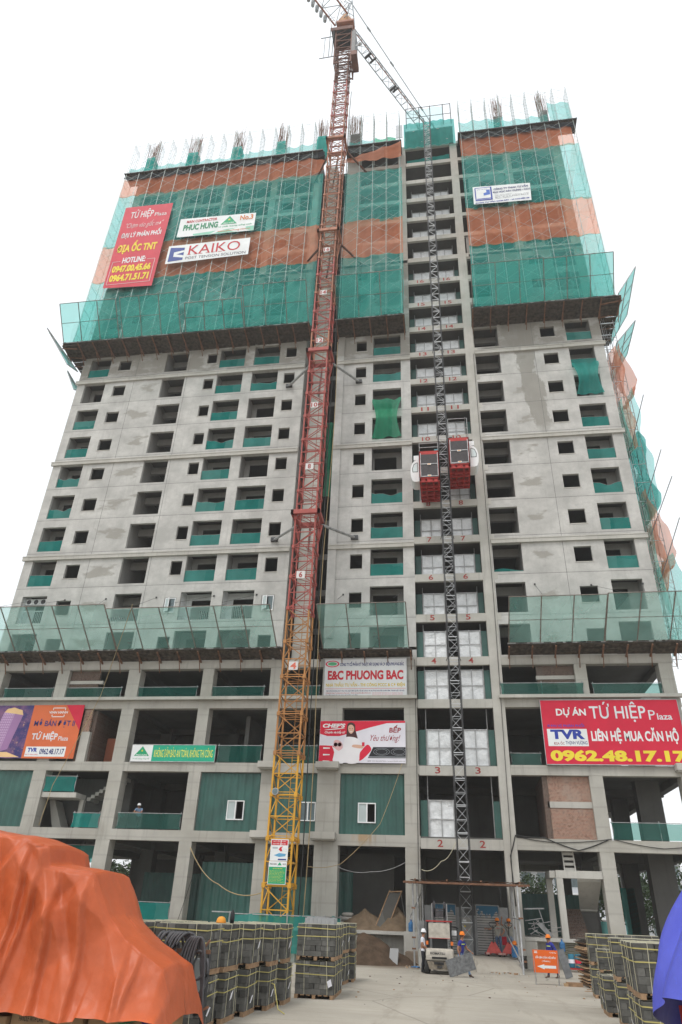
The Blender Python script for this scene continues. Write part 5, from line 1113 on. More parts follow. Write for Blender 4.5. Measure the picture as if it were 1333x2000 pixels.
for k, s in enumerate(('ĐỊA CHỈ CHÍNH:', '55 Đường Giải Phóng - Hai Bà Trưng - Hà Nội', 'ĐT: 0-4.3.6284.6216', 'Website: http://ccu.vn')): put_text(t, s, 6.9, 8.6 if k in (0, 3) else 10.2, 65.55-k*.19, 65.67-k*.19, Y1, paint('ink_grey', (.12, .12, .15)), .01)
put_text(t, 'ĐOÀN TƯ VẤN GIÁM SÁT - XÍ NGHIỆP 09', 4.9, 10.2, 64.5, 64.8, Y1, bl_, .04); t.build('printing', o)
# ================================================================ podium hoardings and rail nets
def hoard(label, x0, x1, z0, z1, y, win=None, m=m_corr):
    mb = MB(); n = int((x1-x0)/.125); pts = []
    vs = []
    for i in range(n+1):
        x = x0+(x1-x0)*i/n; yy = y+(.05 if i % 4 in (1, 2) else 0)
        vs += [(x, yy, z0), (x, yy, z1)]
    fs = []
    for i in range(n):
        xm = x0+(x1-x0)*(i+.5)/n
        if win and win[0] < xm < win[1]: continue
        fs.append((2*i, 2*i+2, 2*i+3, 2*i+1))
    mb.add(vs, fs, m)
    if win:
        vs = []; fs = []
        for i in range(n+1):
            x = x0+(x1-x0)*i/n; yy = y+(.05 if i % 4 in (1, 2) else 0); vs += [(x, yy, z0), (x, yy, win[2]), (x, yy, win[3]), (x, yy, z1)]
        for i in range(n):
            xm = x0+(x1-x0)*(i+.5)/n
            if win[0] < xm < win[1]: fs += [(4*i, 4*i+4, 4*i+5, 4*i+1), (4*i+2, 4*i+6, 4*i+7, 4*i+3)]
        mb.add(vs, fs, m)
    o = tag(mb.build('corrugated_hoarding'), label, 'hoarding', 'green corrugated hoardings in the podium bays')
    if win:
        a, b, c, d, op = win; f = MB(); q = .06
        for r in ((a, b, d-q, d), (a, b, c, c+q), (a, a+q, c+q, d-q), (b-q, b, c+q, d-q), ((a+b)/2-.04, (a+b)/2+.04, c+q, d-q)): f.box(r[0], r[1], y-.06, y+.06, r[2], r[3], m_white)
        w = f.build('window', o); MB().box(a+q, (a+b)/2, y-.01, y, c+q, d-q, m_glass if op else paint('pane_pale', (.42, .48, .48))).build('pane', w)
        if op: MB().box((a+b)/2, b-q, y+.02, y+.03, c+q, d-q, m_glass).build('pane', w)
    return o
hoard('green corrugated sheet filling the bay at the left frame edge, second storey', -33.4, -29.02, 6.61, 10.2, .15)
hoard('green corrugated sheet with a half-open white window left of the crane foot', -16.78, -12.58, 6.61, 10.19, .2, (-14.75, -13.6, 7.3, 8.48, 0))
hoard('green corrugated sheet with a white window partly behind the crane mast', -11.76, -8.77, 6.61, 10.19, .2, (-9.85, -8.83, 7.32, 8.46, 1))
hoard('green corrugated sheet with a white window below the kitchen banner', -7.24, -3.08, 6.61, 10.19, .2, (-6.08, -4.93, 7.28, 8.46, 0))
hoard('green corrugated fence inside the ground bay left of the crane foot, lower half', -16.4, -12.6, 1.5, 4.9, 1.5); hoard('green corrugated fence deep in the ground bay behind the orange tarpaulin', -22.4, -17.6, 1.5, 4.4, 6.5)
hoard('green corrugated fence inside the ground bay right of the crane foot', -8.0, -6.6, 1.5, 4.6, 2.5); hoard('green corrugated sheet standing in the ground bay behind the crane mast', -11.7, -8.8, 1.5, 4.2, 1.2)
hoard('dark corrugated fence deep in the ground bay right of the hoist', 3.7, 8.2, 1.5, 3.9, 7.4)
def rail(label, x0, x1, z, h=1.0, y=.25, m=None, lean=.08):
    t = thing('net_railing', label, 'railing', (0, 0, 0), 0, 'netted pipe railings along the podium floors'); f = MB(); n = max(1, int((x1-x0)/2.4))
    for i in range(n+1): x = x0+.1+(x1-x0-.2)*i/n; f.bar((x, y, z), (x, y, z+h+.1), .03, m_pipe)
    f.bar((x0, y, z+h), (x1, y, z+h), .022, m_pipe); f.build('rail', t); s_ = random.random()*9
    MB().grid(lambda u, v: (x0+.03+u*(x1-x0-.06)+.12*(1-abs(2*v-1))*(1 if u < .02 else -1 if u > .98 else 0), y-.035+.04*noise.noise((u*6+s_, v*2, 0)), z+.05+v*(h-.07-.03*abs(math.sin(u*12)))), 20, 5, m or m_greenP).build('rail_net', t, True)
zt = 15.03
for a, b, w in ((-33.2, -29.1, 'at the left frame edge'), (-28.2, -23.7, 'in front of the brick infill at the left'), (-22.5, -17.9, 'third bay from the left frame edge'), (-16.9, -12.9, 'fourth bay, left of the crane mast'), (-11.7, -8.9, 'behind the crane mast'), (3.4, 8.9, 'crossing the brick infill right of the hoist'), (9.4, 13.9, 'in the last bay before the right corner')):
    rail(f'netted railing under the lower nets, {w}', a, b, zt, 1.05, -.05 if a > 3 and a < 4 else .2)
rail('netted railing beside the green slogan board, third storey', -15.9, -12.7, 10.83, 1.15, .15); rail('netted railing behind the crane mast, third storey', -11.6, -8.85, 10.83, 1.15, .15)
rail('netted railing where the man in the white helmet leans, second storey', -22.3, -17.75, 6.61, 1.0, .2); rail('dense net railing beside the stair, second storey left', -25.5, -23.45, 6.61, .95, .2, m=m_greenS)
rail('netted railing in the see-through corner bay, second storey right', 9.3, 14.9, 6.61, 1.0, .3); rail('dense net railing round the stair landing, second storey left', -28.15, -25.7, 8.83, 1.05, .2, m=m_greenS)
rail('dense net strip at floor height behind the orange tarpaulin', -22.3, -17.7, 1.51, 1.0, .3, m=m_greenS)
rail('dark net strip beside the red phone banner, third storey', 3.75, 5.8, 10.83, .9, .9, m=m_greenP)
rail('netted railing above the orange tarpaulin at the left frame edge, ground storey', -28.0, -23.5, 4.6, 1.1, 1.5, m=m_greenS)
# finished flat on storey 5: balcony rails, AC units, casement windows
for a, b, w in ((-20.2, -17.9, 'left one of the finished pair'), (-16.85, -14.5, 'right one of the finished pair'), (-33.7, -31.7, 'at the left end'), (-25.8, -23.6, 'in the wide opening')):
    mb = MB(); z = floor_z(5)-.03; n = int((b-a)/.14)
    for i in range(n+1): mb.bar((a+(b-a)*i/n, .12, z), (a+(b-a)*i/n, .12, z+1.05), .012, m_white, 4)
    mb.bar((a, .12, z+1.05), (b, .12, z+1.05), .025, m_white); tag(mb.build('balcony_railing'), f'white bar railing on the finished storey, {w}', 'railing', 'white balcony railings')
for i in range(3):
    x = -33.4+i*.62; t = thing('condenser_unit', ('left', 'middle', 'right')[i]+' one of three outdoor air conditioners in the left-end balcony', 'air conditioner', (x, .45, floor_z(5)+1.72), 0, 'three outdoor air conditioners'); MB().box(-.28, .28, 0, .3, 0, .5, m_white).build('casing', t); MB().lathe([(0, -.012), (.2, -.012), (.2, -.004), (0, -.004)], m_steel, (0, 0, .25), 16, 'y').build('fan_grille', t)
for a, b, w in ((-21.55, -20.7, 'left of the paired balconies'), (-13.75, -12.85, 'next to the crane mast')):
    z = floor_z(5); t = thing('casement_window', f'open white casement window on the finished storey, {w}', 'window', (0, 0, 0), 0, 'finished casement windows'); f = MB()
    for r in ((a, b, z+1.74, z+1.81), (a, b, z+.59, z+.66), (a, a+.06, z+.66, z+1.74), (b-.06, b, z+.66, z+1.74)): f.box(r[0], r[1], .02, .1, r[2], r[3], m_white)
    f.build('frame', t); MB().box((a+b)/2, b-.06, .05, .06, z+.66, z+1.74, m_glass).build('pane', t)
    s = MB(); M = Matrix.Translation((a+.06, .0, z+.66)) @ Matrix.Rotation(R(-25), 4, 'Z')
    for r in ((0, .42, 0, .06), (0, .42, 1.02, 1.08), (0, .06, .06, 1.02), (.36, .42, .06, 1.02)): s.box(r[0], r[1], -.04, 0, r[2], r[3], m_white, M)
    o = s.build('open_sash', t); MB().box(.06, .36, -.025, -.015, .06, 1.02, paint('pane_pale', (.42, .48, .48)), M).build('pane', o)
# ================================================================ block pallets
def block_mesh(seed, W=1.2, D=1.15, H=.85, courses=6, drop=0):
    rnd = random.Random(seed); mb = MB(); ch = H/courses; z0 = .11
    for k in range(courses):
        nx, ny = ((3, 8) if (k+seed) % 2 == 0 else (8, 3)); bx, by = W/nx, D/ny
        for i in range(nx):
            for j in range(ny):
                top = k == courses-1
                if not (top or i in (0, nx-1) or j in (0, ny-1)): continue
                if drop and k >= courses-drop and rnd.random() < .45: continue
                jx, jy = rnd.uniform(-.011, .011), rnd.uniform(-.011, .011)
                m = m_blk[rnd.choices((0, 1, 2, 3), (5, 3, 3, 1.2))[0]]
                mb.box(-W/2+i*bx+.003+jx, -W/2+(i+1)*bx-.003+jx, j*by+.003+jy, (j+1)*by-.003+jy, z0+k*ch+.002, z0+(k+1)*ch-.003, m)
    return mb.data('blocks')
def pallet_mesh(W=1.2, D=1.15):
    mb = MB()
    for k in range(7): mb.box(-W/2+k*W/6.6, -W/2+k*W/6.6+.12, 0, D, .08, .105, m_wood)
    for x in (-W/2, -.05, W/2-.1): mb.box(x, x+.1, 0, D, 0, .08, m_wood)
    return mb.data('pallet')
def strap_mesh(kind, W=1.2, D=1.15, H=.85):
    mb = MB(); e = .022; z0 = .11
    if kind in (0, 1):
        z = z0+H*(.9, .62)[kind]; t = .011; r = random.uniform(-.04, .04)
        a, b, c, d = (-W/2-e, -e), (W/2+e, -e), (W/2+e, D+e), (-W/2-e, D+e)
        for p, q, za, zb in ((a, b, z, z+r), (b, c, z+r, z), (c, d, z, z), (d, a, z, z)): mb.add([(*p, za-t), (*q, zb-t), (*q, zb+t), (*p, za+t)], [(0, 1, 2, 3)], m_strap)
    else:
        for x in ((-W*.28,), (W*.3,), (), ())[kind-2]:
            x2 = x+random.uniform(-.06, .06); pts = [(x2, -e, z0), (x, -e, z0+H+.01), (x, D+e, z0+H+.01), (x2, D+e, z0)]
            for p, q in zip(pts, pts[1:]): mb.bar(p, q, .007, m_cord, 3)
        for y in ((), (), (D*.22,), (D*.78,))[kind-2]:
            y2 = y+random.uniform(-.08, .08)
            pts = [(-W/2-e, y2, z0), (-W/2-e, y, z0+H+.01), (W/2+e, y, z0+H+.01), (W/2+e, y2, z0)]
            for p, q in zip(pts, pts[1:]): mb.bar(p, q, .007, m_cord, 3)
    return mb.data('strap')
BM = [block_mesh(s) for s in range(4)]; PMm = pallet_mesh(); SM = [[strap_mesh(k) for k in range(6)] for _ in range(3)]
LB = MB().quad((0, 0, 0), (.0, .0, .17), (.0, .13, .2), (.0, .13, .02), m_paper).data('label_sheet')
def stack(label, x, y, z, rz=0, grp='strapped pallets of grey concrete blocks', paper=None, v=None, tilt=0, sc=(1, 1, 1), straps=True):
    t = thing('block_pallet', label, 'pallet of blocks', (x, y, z), rz, grp); t.scale = sc
    if tilt: t.rotation_euler = (0, tilt, rz)
    v = random.randrange(4) if v is None else v
    ms = [('blocks', BM[v]), ('pallet', PMm)]
    if straps: q = random.randrange(3); ms += [('strap', SM[q][0]), ('strap', SM[q][1]), ('cord', SM[q][2]), ('cord', SM[q][3]), ('cord', SM[q][4]), ('cord', SM[q][5])]
    for n, me in ms:
        o = bpy.data.objects.new(n, me); COL.objects.link(o); o.parent = t
    if paper:
        o = bpy.data.objects.new('label_sheet', LB); COL.objects.link(o); o.parent = t
        if paper == 'x': o.location = (.64, random.uniform(.3, .7), random.uniform(.2, .42)); o.rotation_euler = (random.uniform(-.5, .5), .25, 0)
        elif paper == 'y': o.location = (.45, -.05, .3); o.rotation_euler = (.3, .2, -1.4)
        else: o.location = (-.64, .3, .3); o.rotation_euler = (random.uniform(-.5, .5), -.25, 0)
    return t
ORD = ['nearest', 'second', 'third', 'fourth', 'fifth', 'sixth']
RX = [-5.58, -5.5, -5.45, -5.32, -5.12, -4.98]; RY = [-31.0, -29.55, -28.1, -26.65, -25.2, -23.75]
for i in range(1, 6):
    stack(f'strapped block pallet, lower tier, {ORD[i-1]} from the camera in the left lane row', RX[i]-.6, RY[i], 0, random.uniform(-.03, .05), paper='x')
    stack(f'strapped block pallet, upper tier, {ORD[i-1]} from the camera in the left lane row', RX[i]-.62+random.uniform(-.05, .05), RY[i]+random.uniform(-.06, .06), .985, random.uniform(-.04, .06), paper='x' if i in (3, 5) else None, tilt=random.uniform(-.03, .04))
for i, (x, y) in enumerate(((-7.6, -29.9), (-8.9, -29.7), (-7.5, -28.2), (-8.8, -28.0), (-7.45, -26.5), (-10.2, -29.6))):
    for k, tier in enumerate(('lower', 'upper')): stack(f'strapped block pallet, {tier} tier, {ORD[i]} in the block behind the coiled hoses', x, y, k*.985, random.uniform(-.03, .03))
for k, tier in enumerate(('lower', 'upper')):
    stack(f'broad-faced block pallet facing the camera beside the lane, {tier} tier', -4.5, -21.65, k*.985, .03, paper='y' if k == 0 else None, v=0)
    stack(f'block pallet right behind the broad-faced one, {tier} tier', -4.55, -20.3, k*.985, .05, paper='x'); stack(f'block pallet at the sand-pile end of the left lane, {tier} tier', -4.75, -15.0, k*.985, .06, paper='x')
    stack(f'block pallet last but one before the sand pile, {tier} tier', -4.95, -16.35, k*.985, -.03, paper='x'); stack(f'block pallet in the gap beside the lane, {tier} tier', -5.0, -18.2, k*.985, .0)
mb = MB(); rnd = random.Random(3)
for k in range(7):
    for j in range(2):
        x = -4.95+k*.137-(.02 if j else 0); mb.box(x, x+.131, -21.3+j*.42, -20.92+j*.42, 1.96, 2.12+j*.02, m_blkp)
o = tag(mb.build('loose_blocks'), 'row of pale new blocks laid loose on the broad-faced pallet stack', 'blocks')
# right lane
for k, tier in enumerate(('lower', 'upper')):
    stack(f'block pallet on the right lane edge nearest the blue sheet, {tier} tier', 4.14, -29.3, k*.985, -.06, v=1); stack(f'second block pallet on the right lane edge behind the blue sheet, {tier} tier', 4.3, -27.8, k*.985, -.08, paper='mx' if k == 0 else None)
    stack(f'block pallet two steps behind the blue sheet on the right, {tier} tier', 4.62, -24.3, k*.985, -.1, paper='mx' if k == 0 else None); stack(f'right-lane block pallet in front of the timber slabs, {tier} tier', 5.25, -16.2, k*.985, -.08, v=2, paper='mx' if k == 0 else None)
    stack(f'right-lane block pallet beside the timber slabs, second column, {tier} tier', 6.55, -16.0, k*.985, -.08); stack(f'block pallet in the second column of the right lane, {tier} tier', 5.85, -24.0, k*.985, -.1)
stack('single-tier block pallet with a clean top on the right lane', 4.68, -21.9, 0, -.05, paper='mx'); stack('single-tier block pallet behind the clean-topped one on the right lane', 4.85, -20.5, 0, -.05); stack('crooked half-unstrapped block pallet set on the single tier', 4.85, -20.4, .985, -.12, sc=(1, 1, .62))
for i, (x, y) in enumerate(((4.0, -32.2), (4.05, -33.7))): stack(f'block pallet below the blue sheet, {ORD[i]} one', x, y, 0, -.1, sc=(1, 1, 1.0), paper='mx')
mb = MB(); rnd = random.Random(9)
for k in range(34):
    z = .02+k*.05; x = 5.15+rnd.uniform(-.14, .2); y = -11.8+rnd.uniform(-.1, .1); mb.box(x, x+rnd.uniform(1.0, 1.4), y, y+2.6, z, z+rnd.uniform(.025, .045), rnd.choice((m_wood, m_wood, m_card, m_deckw)))
tag(mb.build('timber_slabs'), 'tall ragged pile of split timber slabs at the end of the right lane', 'timber pile')
mb = MB(); mb.box(4.3, 4.95, -11.3, -11.0, 0, .14, m_wood, Matrix.Rotation(0, 4, 'Z')); mb.box(4.2, 4.35, -11.35, -11.1, 0, .1, m_card); mb.box(4.9, 5.6, -12.6, -12.5, 0, .03, m_wood); mb.box(4.7, 5.4, -13.4, -13.32, 0, .02, m_wood); tag(mb.build('timber_offcut'), 'timber offcuts lying on the ground beside the slab pile', 'timber')
# ================================================================ tarpaulins
m_tarpO = M_tarp('orange_tarpaulin', (.47, .097, .031), .42, 2.4); m_tarpB = M_tarp('blue_tarpaulin', (.085, .10, .50), .42, 3.2)
ZT = [(-14.3, .7), (-13.95, 3.35), (-13.5, 3.6), (-10.4, 3.62), (-9.55, 3.56), (-9.2, 3.5), (-8.2, 3.40), (-7.72, 3.26), (-7.62, 2.93), (-7.2, 2.89), (-6.62, 2.82), (-6.52, 2.62), (-6.2, 2.1), (-5.85, 1.80), (-5.4, 1.55), (-5.02, 1.36), (-4.86, 1.0), (-4.78, .6)]
def zt_(x):
    for (a, b), (c, d) in zip(ZT, ZT[1:]):
        if a <= x <= c: return b+(d-b)*(x-a)/(c-a)
    return ZT[-1][1]
def ridge(x): return 1-abs(((x*.5) % 1)*2-1)
def tarp(u, v):
    # v 0..1 runs from the rear hem over the top to the front hem
    x = -14.3+u*9.52; zt = zt_(x); s = 2*v-1; hem = .35+.35*max(0, min(1, (x+8.6)/2.5))*(1 if s > 0 else 0)+.12*math.sin(x*2.3)
    if x > -6.2: hem = min(.62, zt-.3)
    a = abs(s); top = .22
    if a < top: y = a/top*.75; z = zt-.06*(a/top)**2
    else:
        k = (a-top)/(1-top); z = zt-.06-(zt-.06-hem)*k; y = .75+.30*k+.35*k*k*(1 if s > 0 else .3)
    fold = 0
    for fx, tilt, amp, wd_ in ((-9.6, .9, .30, .22), (-8.75, .75, .26, .20), (-8.0, .25, .22, .16), (-7.35, .5, .20, .16), (-6.75, .55, .16, .14), (-6.1, .9, .14, .14), (-10.3, .3, .25, .2), (-11.4, .2, .3, .25), (-5.55, .15, .12, .1), (-7.6, -.35, .12, .12)):
        d = (x-fx-tilt*(1-z/3.2)*.8)/wd_; d = d*2.6 if d > 0 else d*.42; fold += 1.0*amp*max(0, 1-abs(d))*min(1, (1-min(1, z/max(zt, .1)))*3.6+.05)
    for px_, pz_, slope, amp in ((-9.3, 3.4, 1.5, .16), (-8.4, 3.2, .55, .14), (-7.65, 2.9, 1.1, .13), (-7.0, 2.6, .5, .11), (-6.6, 2.5, -.45, .10), (-8.9, 2.2, -.8, .12), (-6.2, 1.9, .9, .08)):
        dd = (z-pz_)+slope*(x-px_)*1.6; fold += amp*max(0, 1-abs(dd)*(3.4 if dd > 0 else 1.1))*(1 if z < zt-.1 else 0)*max(0, min(1, 1.6-abs(x-px_)))
    fold += .06*noise.noise((x*.9, z*1.2, s))+.03*noise.noise((x*2.4, z*1.8, 5+s))+.008*noise.noise((x*6, z*6, 5+s))
    y += fold
    cy = -32.1
    return (x-.16+.03*noise.noise((x*1.5, z*1.5, 9)), cy-(y if s > 0 else -y), z+.025*noise.noise((x*3, s*6, 2)))
tp = tag(MB().grid(tarp, 330, 190, m_tarpO).build('tarpaulin', None, True), 'large orange tarpaulin draped over a pile of boxes in the left foreground', 'tarpaulin')
bx = MB()
for i, (x0, x1, y, h) in enumerate(((-8.7, -7.75, -33.2, .34), (-7.72, -7.0, -33.1, .5), (-6.98, -6.5, -32.9, .42), (-6.45, -5.75, -32.8, .5), (-5.72, -5.25, -32.6, .6), (-5.8, -5.35, -32.3, .6), (-10.5, -8.75, -33.3, .3))):
    b = MB(); b.box(x0, x1, y, y+1.3, .02, h+.2, m_card); o = tag(b.build('carton', bevel=.012), ('wide cardboard carton under the left hem of the orange tarpaulin', 'cardboard carton with dark print under the orange tarpaulin', 'narrow carton between two others under the tarpaulin hem', 'carton with a green cord under the tarpaulin hem', 'carton at the right corner of the orange tarpaulin, front', 'carton at the right corner of the orange tarpaulin, rear', 'carton at the frame corner below the tarpaulin')[i], 'carton', None)
    p = MB()
    if i in (1, 0): put_text(p, 'HANDLE WITH CARE', x0+.15, x0+.6, h-.02, h+.06, y-.004, m_blackp, .01); p.box(x0+.1, x0+.3, y-.004, y-.002, .14, .26, m_blackp); p.build('print', o)
cable('green_cord', 'green cord tied round the cartons under the tarpaulin', [(-8.3, -33.42, .5), (-7.3, -33.3, .36), (-6.4, -33.1, .45), (-5.3, -32.9, .62)], .012, paint('cord_green', (.02, .2, .1)), .03)
mb = MB(); mb.grid(lambda u, v: (-5.55+u*.62, -33.0-.1*v+.05*math.sin(u*6), .82-u*.42-v*.14), 8, 4, paint('purple_sheet', (.05, .035, .25))); tag(mb.build('purple_sheet', None, True), 'scrap of violet sheet at the right corner of the orange tarpaulin', 'sheet')
# hoses hanging in front of the left stacks
hs_ = thing('welding_cart', 'welding cart carrying loops of thick grey hose beside the tarpaulin', 'cart', (-5.42, -30.6, 0)); mb = MB()
mb.box(-.45, .05, -.05, .5, .75, 1.35, paint('cart_grey', (.14, .15, .15))); mb.build('cart_body', hs_); mb = MB(); mb.bar((-.55, -.2, 1.5), (.4, -.2, 1.5), .05, m_rust); mb.bar((-.5, -.15, 1.5), (-.5, -.15, .0), .04, m_rust); mb.bar((.36, -.1, 1.5), (.36, -.1, 0), .04, m_steel); mb.bar((.2, -.2, 1.5), (.34, -.1, 1.7), .025, m_rust); mb.bar((.4, -.4, .55), (.55, -.4, .62), .03, m_rust); mb.build('cart_frame', hs_)
hz = thing('hose_coil', 'loops of thick dark grey hose hung over a red bar', 'hose', (-5.5, -30.75, 0)); rnd = random.Random(5)
for k in range(9):
    x = -.55+k*.07+rnd.uniform(-.02, .02); d = rnd.uniform(.6, .85); w = .08+rnd.uniform(0, .06); P_ = []
    for i in range(17):
        t = 2*math.pi*i/16; P_.append((x+w*.8*math.sin(t)+.15*(k/9)*math.sin(t), -.1+.13*math.sin(t)-.02*k*.3, 1.82-d/2+d/2*math.cos(t)))
    MB().tube(P_, .027, m_hose, 6).build('hose_loop', hz, True)
for k in range(5):
    x0 = .12+k*.05; d = 1.0+k*.28; P_ = []
    for i in range(25):
        t = math.pi*(i/24*1.55-.55); P_.append((x0+.22*math.cos(t)*(1-.2*k*.3)+.18*max(0, -math.sin(t)), -.14-.03*k, 1.75-d*.5+d*.5*math.sin(t)*1.0))
    MB().tube(P_, .027, m_hose, 6).build('hose_loop', hz, True)
P_ = [(.3+.15*math.cos(t/3), -.2, 1.28+.24*math.sin(t/3)) for t in range(0, 20)]; MB().tube(P_, .03, m_hose, 6).build('hose_loop', hz, True)
P_ = [(.48+.05*math.sin(k*.8), -.22, 1.4-k*.12) for k in range(10)]; MB().tube(P_, .03, m_hose, 6).build('hose_loop', hz, True)
# yellow strap end trailing on the ground
cable('loose_strap', 'loose yellow strap end trailing from a block pallet to the ground', [(-4.98, -25.3, .62), (-4.88, -25.4, .6), (-4.7, -25.6, .1), (-4.5, -25.7, .02)], .014, m_strap, 0, 'strap')
# blue tarpaulin at the right edge
def btarp(u, v):
    s = u*2*math.pi; k = v; top = 3.0; z = top-(top-1.5)*k
    rr = .06+1.1*k**.55; fold = .07*math.sin(s*5+k*2)+.05*math.sin(s*9+1)+.08*noise.noise((math.cos(s)*2, math.sin(s)*2, k*3))
    r = rr+fold*min(1, k*1.6); zz = z+(.18*math.sin(s*2+.6)*k)-.25*max(0, math.cos(s))*k
    return (2.98+r*math.cos(s)*.95, -38.0+r*math.sin(s)*.9, zz)
bt = tag(MB().grid(btarp, 130, 60, m_tarpB).build('blue_tarpaulin', None, True), 'blue tarpaulin over a tall load at the right frame edge', 'tarpaulin')
mb = MB(); mb.box(2.35, 3.4, -38.5, -37.5, .9, 2.3, m_card); tag(mb.build('covered_load', bevel=.02), 'load hidden below the blue tarpaulin on the red trolley', 'load')
rt = thing('red_trolley', 'red steel trolley carrying the load below the blue tarpaulin', 'trolley', (2.88, -38.0, 0)); mb = MB(); mb.box(-.65, .65, -.6, .6, .78, .88, m_hred)
for x in (-.6, .6):
    for y in (-.55, .55): mb.bar((x, y, .1), (x, y, 1.55), .04, m_hred)
mb.build('trolley_frame', rt); 
for x in (-.6, .6):
    for y in (-.55, .55): MB().lathe([(0, -.03), (.1, -.03), (.1, .03), (0, .03)], m_tyre, (x, y, .1), 12, 'x').build('wheel', rt)
# ================================================================ sand, sieve, bags
def heap(name, label, cx, cy, rx, ry, h, z0, m, cat, seed):
    def fn(u, v):
        t = u*2*math.pi; r = v; k = max(0, 1-r)**.9; wob = 1+.22*noise.noise((math.cos(t)*1.5+seed, math.sin(t)*1.5, seed))
        return (cx+rx*r*math.cos(t)*wob, cy+ry*r*math.sin(t)*wob, z0-.03+h*k*(1+.25*noise.noise((math.cos(t)*r*2.5+seed, math.sin(t)*r*2.5, 1)))+.06*noise.noise((math.cos(t)*r*9, math.sin(t)*r*9, seed))*(r < .97)+.05*noise.noise((math.cos(t)*r*17, math.sin(t)*r*17, seed))*(r < .95))
    return tag(MB().grid(fn, 60, 24, m).build(name, None, True), label, cat)
heap('sand_pile', 'pale sand heap on the raised floor left of the sieve', -5.65, 1.5, 1.75, 1.3, 1.15, 1.5, m_sand, 'sand', 1); heap('sand_pile', 'pale sand heap on the raised floor under the sieve frame', -3.9, 1.6, 1.5, 1.35, 1.3, 1.5, m_sand, 'sand', 5)
heap('soil_pile', 'dark soil heap on the yard against the floor edge', -5.3, -1.9, 3.0, 2.2, 1.45, 0, m_soil, 'soil', 8)
sv = thing('sand_sieve', 'leaning sand sieve on thin legs above the sand heap', 'sieve', (-4.3, .9, 1.5)); mb = MB()
for dx in (0, .75): mb.bar((dx-.7, -.3, .05), (dx+.15, .5, 2.15), .035, m_wood)
mb.bar((.1, .45, 2.05), (.92, .45, 2.1), .05, m_wood); mb.bar((.15, .4, 1.6), (.7, .4, 1.6), .02, m_pipe); mb.build('sieve_frame', sv)
mb = MB(); mb.quad((-.68, -.28, .1), (.08, -.28, .1), (.88, .46, 2.0), (.14, .46, 2.0), M_net('sieve_mesh', (.16, .15, .14), (.6, .6, .6), .6)); mb.build('sieve_mesh', sv)
for dx in (.2, .8): MB().bar((dx, .5, 2.1), (dx+.35, 1.1, .1), .025, m_pipe).build('leg', sv)
m_bag = M_plain('cement_bag', (.33, .31, .28), .9, .15, 4)
for i, (x, y, z) in enumerate(((-7.05, 1.5, 1.5), (-6.45, 1.5, 1.5), (-7.0, 1.55, 1.72), (-6.5, 1.45, 1.72), (-6.95, 1.5, 1.94), (-6.5, 1.52, 1.94), (-6.75, 1.5, 2.15))):
    def bag(u, v):
        a = u*2*math.pi; b = (v-.5)*math.pi; c = abs(math.cos(b))**.4; return (x+.36*math.copysign(abs(math.cos(a))**.5, math.cos(a))*c, y+.24*math.copysign(abs(math.sin(a))**.5, math.sin(a))*c, z+.11+.11*math.sin(b)+.01*noise.noise((u*9, v*9, i)))
    tag(MB().grid(bag, 20, 10, m_bag).build('cement_bag', None, True), 'grey cement bag in the heap of bags behind the sand', 'bag', 'cement bags heaped behind the sand')
def jug(label, x, y, z, s=1.0):
    t = thing('water_jug', label, 'water jug', (x, y, z)); t.scale = (s, s, s); m = paint('jug_blue', (.04, .15, .33))
    MB().lathe([(0, 0), (.13, 0), (.14, .02), (.14, .1), (.13, .12), (.14, .14), (.14, .24), (.13, .26), (.14, .28), (.13, .36), (.05, .43), (.04, .44), (.04, .48), (0, .48)], m, n=18).build('bottle', t, True); MB().lathe([(0, .481), (.043, .481), (.043, .52), (0, .52)], paint('cap_blue', (.02, .06, .25))).build('cap', t, True); return t
jug('blue water jug standing on the concrete pier left of the forklift', -2.78, -.1, 1.53, 1.15); jug('blue water jug hanging by the floor edge behind the man with the sign', 5.62, -.28, .9, 1.1); jug('blue water jug under an orange helmet at the ramp top', 2.86, -2.6, .6, 1.25)
mb = MB(); mb.bar((5.62, -.28, 1.45), (5.62, -.2, 1.56), .01, m_wire); tag(mb.build('jug_hook'), 'wire hook holding the hanging blue jug', 'hook')
for i, (x, y, l) in enumerate(((5.95, -.9, 'left'), (6.3, -.95, 'right'))):
    t = thing('paint_drum', f'{l} one of two blue drums on the low trolley under the cable coils', 'drum', (x, y, .2)); MB().lathe([(0, 0), (.16, 0), (.165, .02), (.16, .3), (.165, .32), (.16, .62), (0, .62)], paint('drum_blue', (.03, .16, .24)), n=18).build('drum_body', t, True); MB().lathe([(.165, .2), (.165, .38)], m_paper if i == 0 else rd_, n=18).build('drum_label', t)
dt = thing('drum_trolley', 'low red trolley carrying two blue drums', 'trolley', (6.2, -.9, 0)); MB().box(-.6, .55, -.35, .35, .12, .18, m_hred).build('platform', dt)
for x in (-.5, .4): MB().lathe([(0, -.03), (.1, -.03), (.1, .03), (0, .03)], m_tyre, (x, 0, .1), 10, 'x').build('wheel', dt)
MB().bar((.53, 0, .15), (.55, 0, 1.2), .025, m_hred).build('push_handle', dt)
rnd = random.Random(4)
for k in range(3): cable('cable_coil', ('upper', 'middle', 'lower')[k]+' coil of greenish cable hung against the plinth behind the carried board', [(6.15+.55*math.cos(t*.35)+rnd.uniform(-.04, .04), -.25-.05*k, 1.12-.1*k+.2*math.sin(t*.35)) for t in range(0, 38)], .02, paint('cable_olive', (.15, .16, .1)), 0, n=1)
mb = MB(); mb.box(0, .06, 0, .5, 0, .8, paint('slab_grey', (.33, .33, .33)), Matrix.Translation((-3.35, -3.4, 0)) @ Matrix.Rotation(R(70), 4, 'Z') @ Matrix.Rotation(R(14), 4, 'Y')); tag(mb.build('leaning_slab'), 'small grey slab leaning by the soil heap', 'slab')
rb_ = MB(); rnd = random.Random(12)
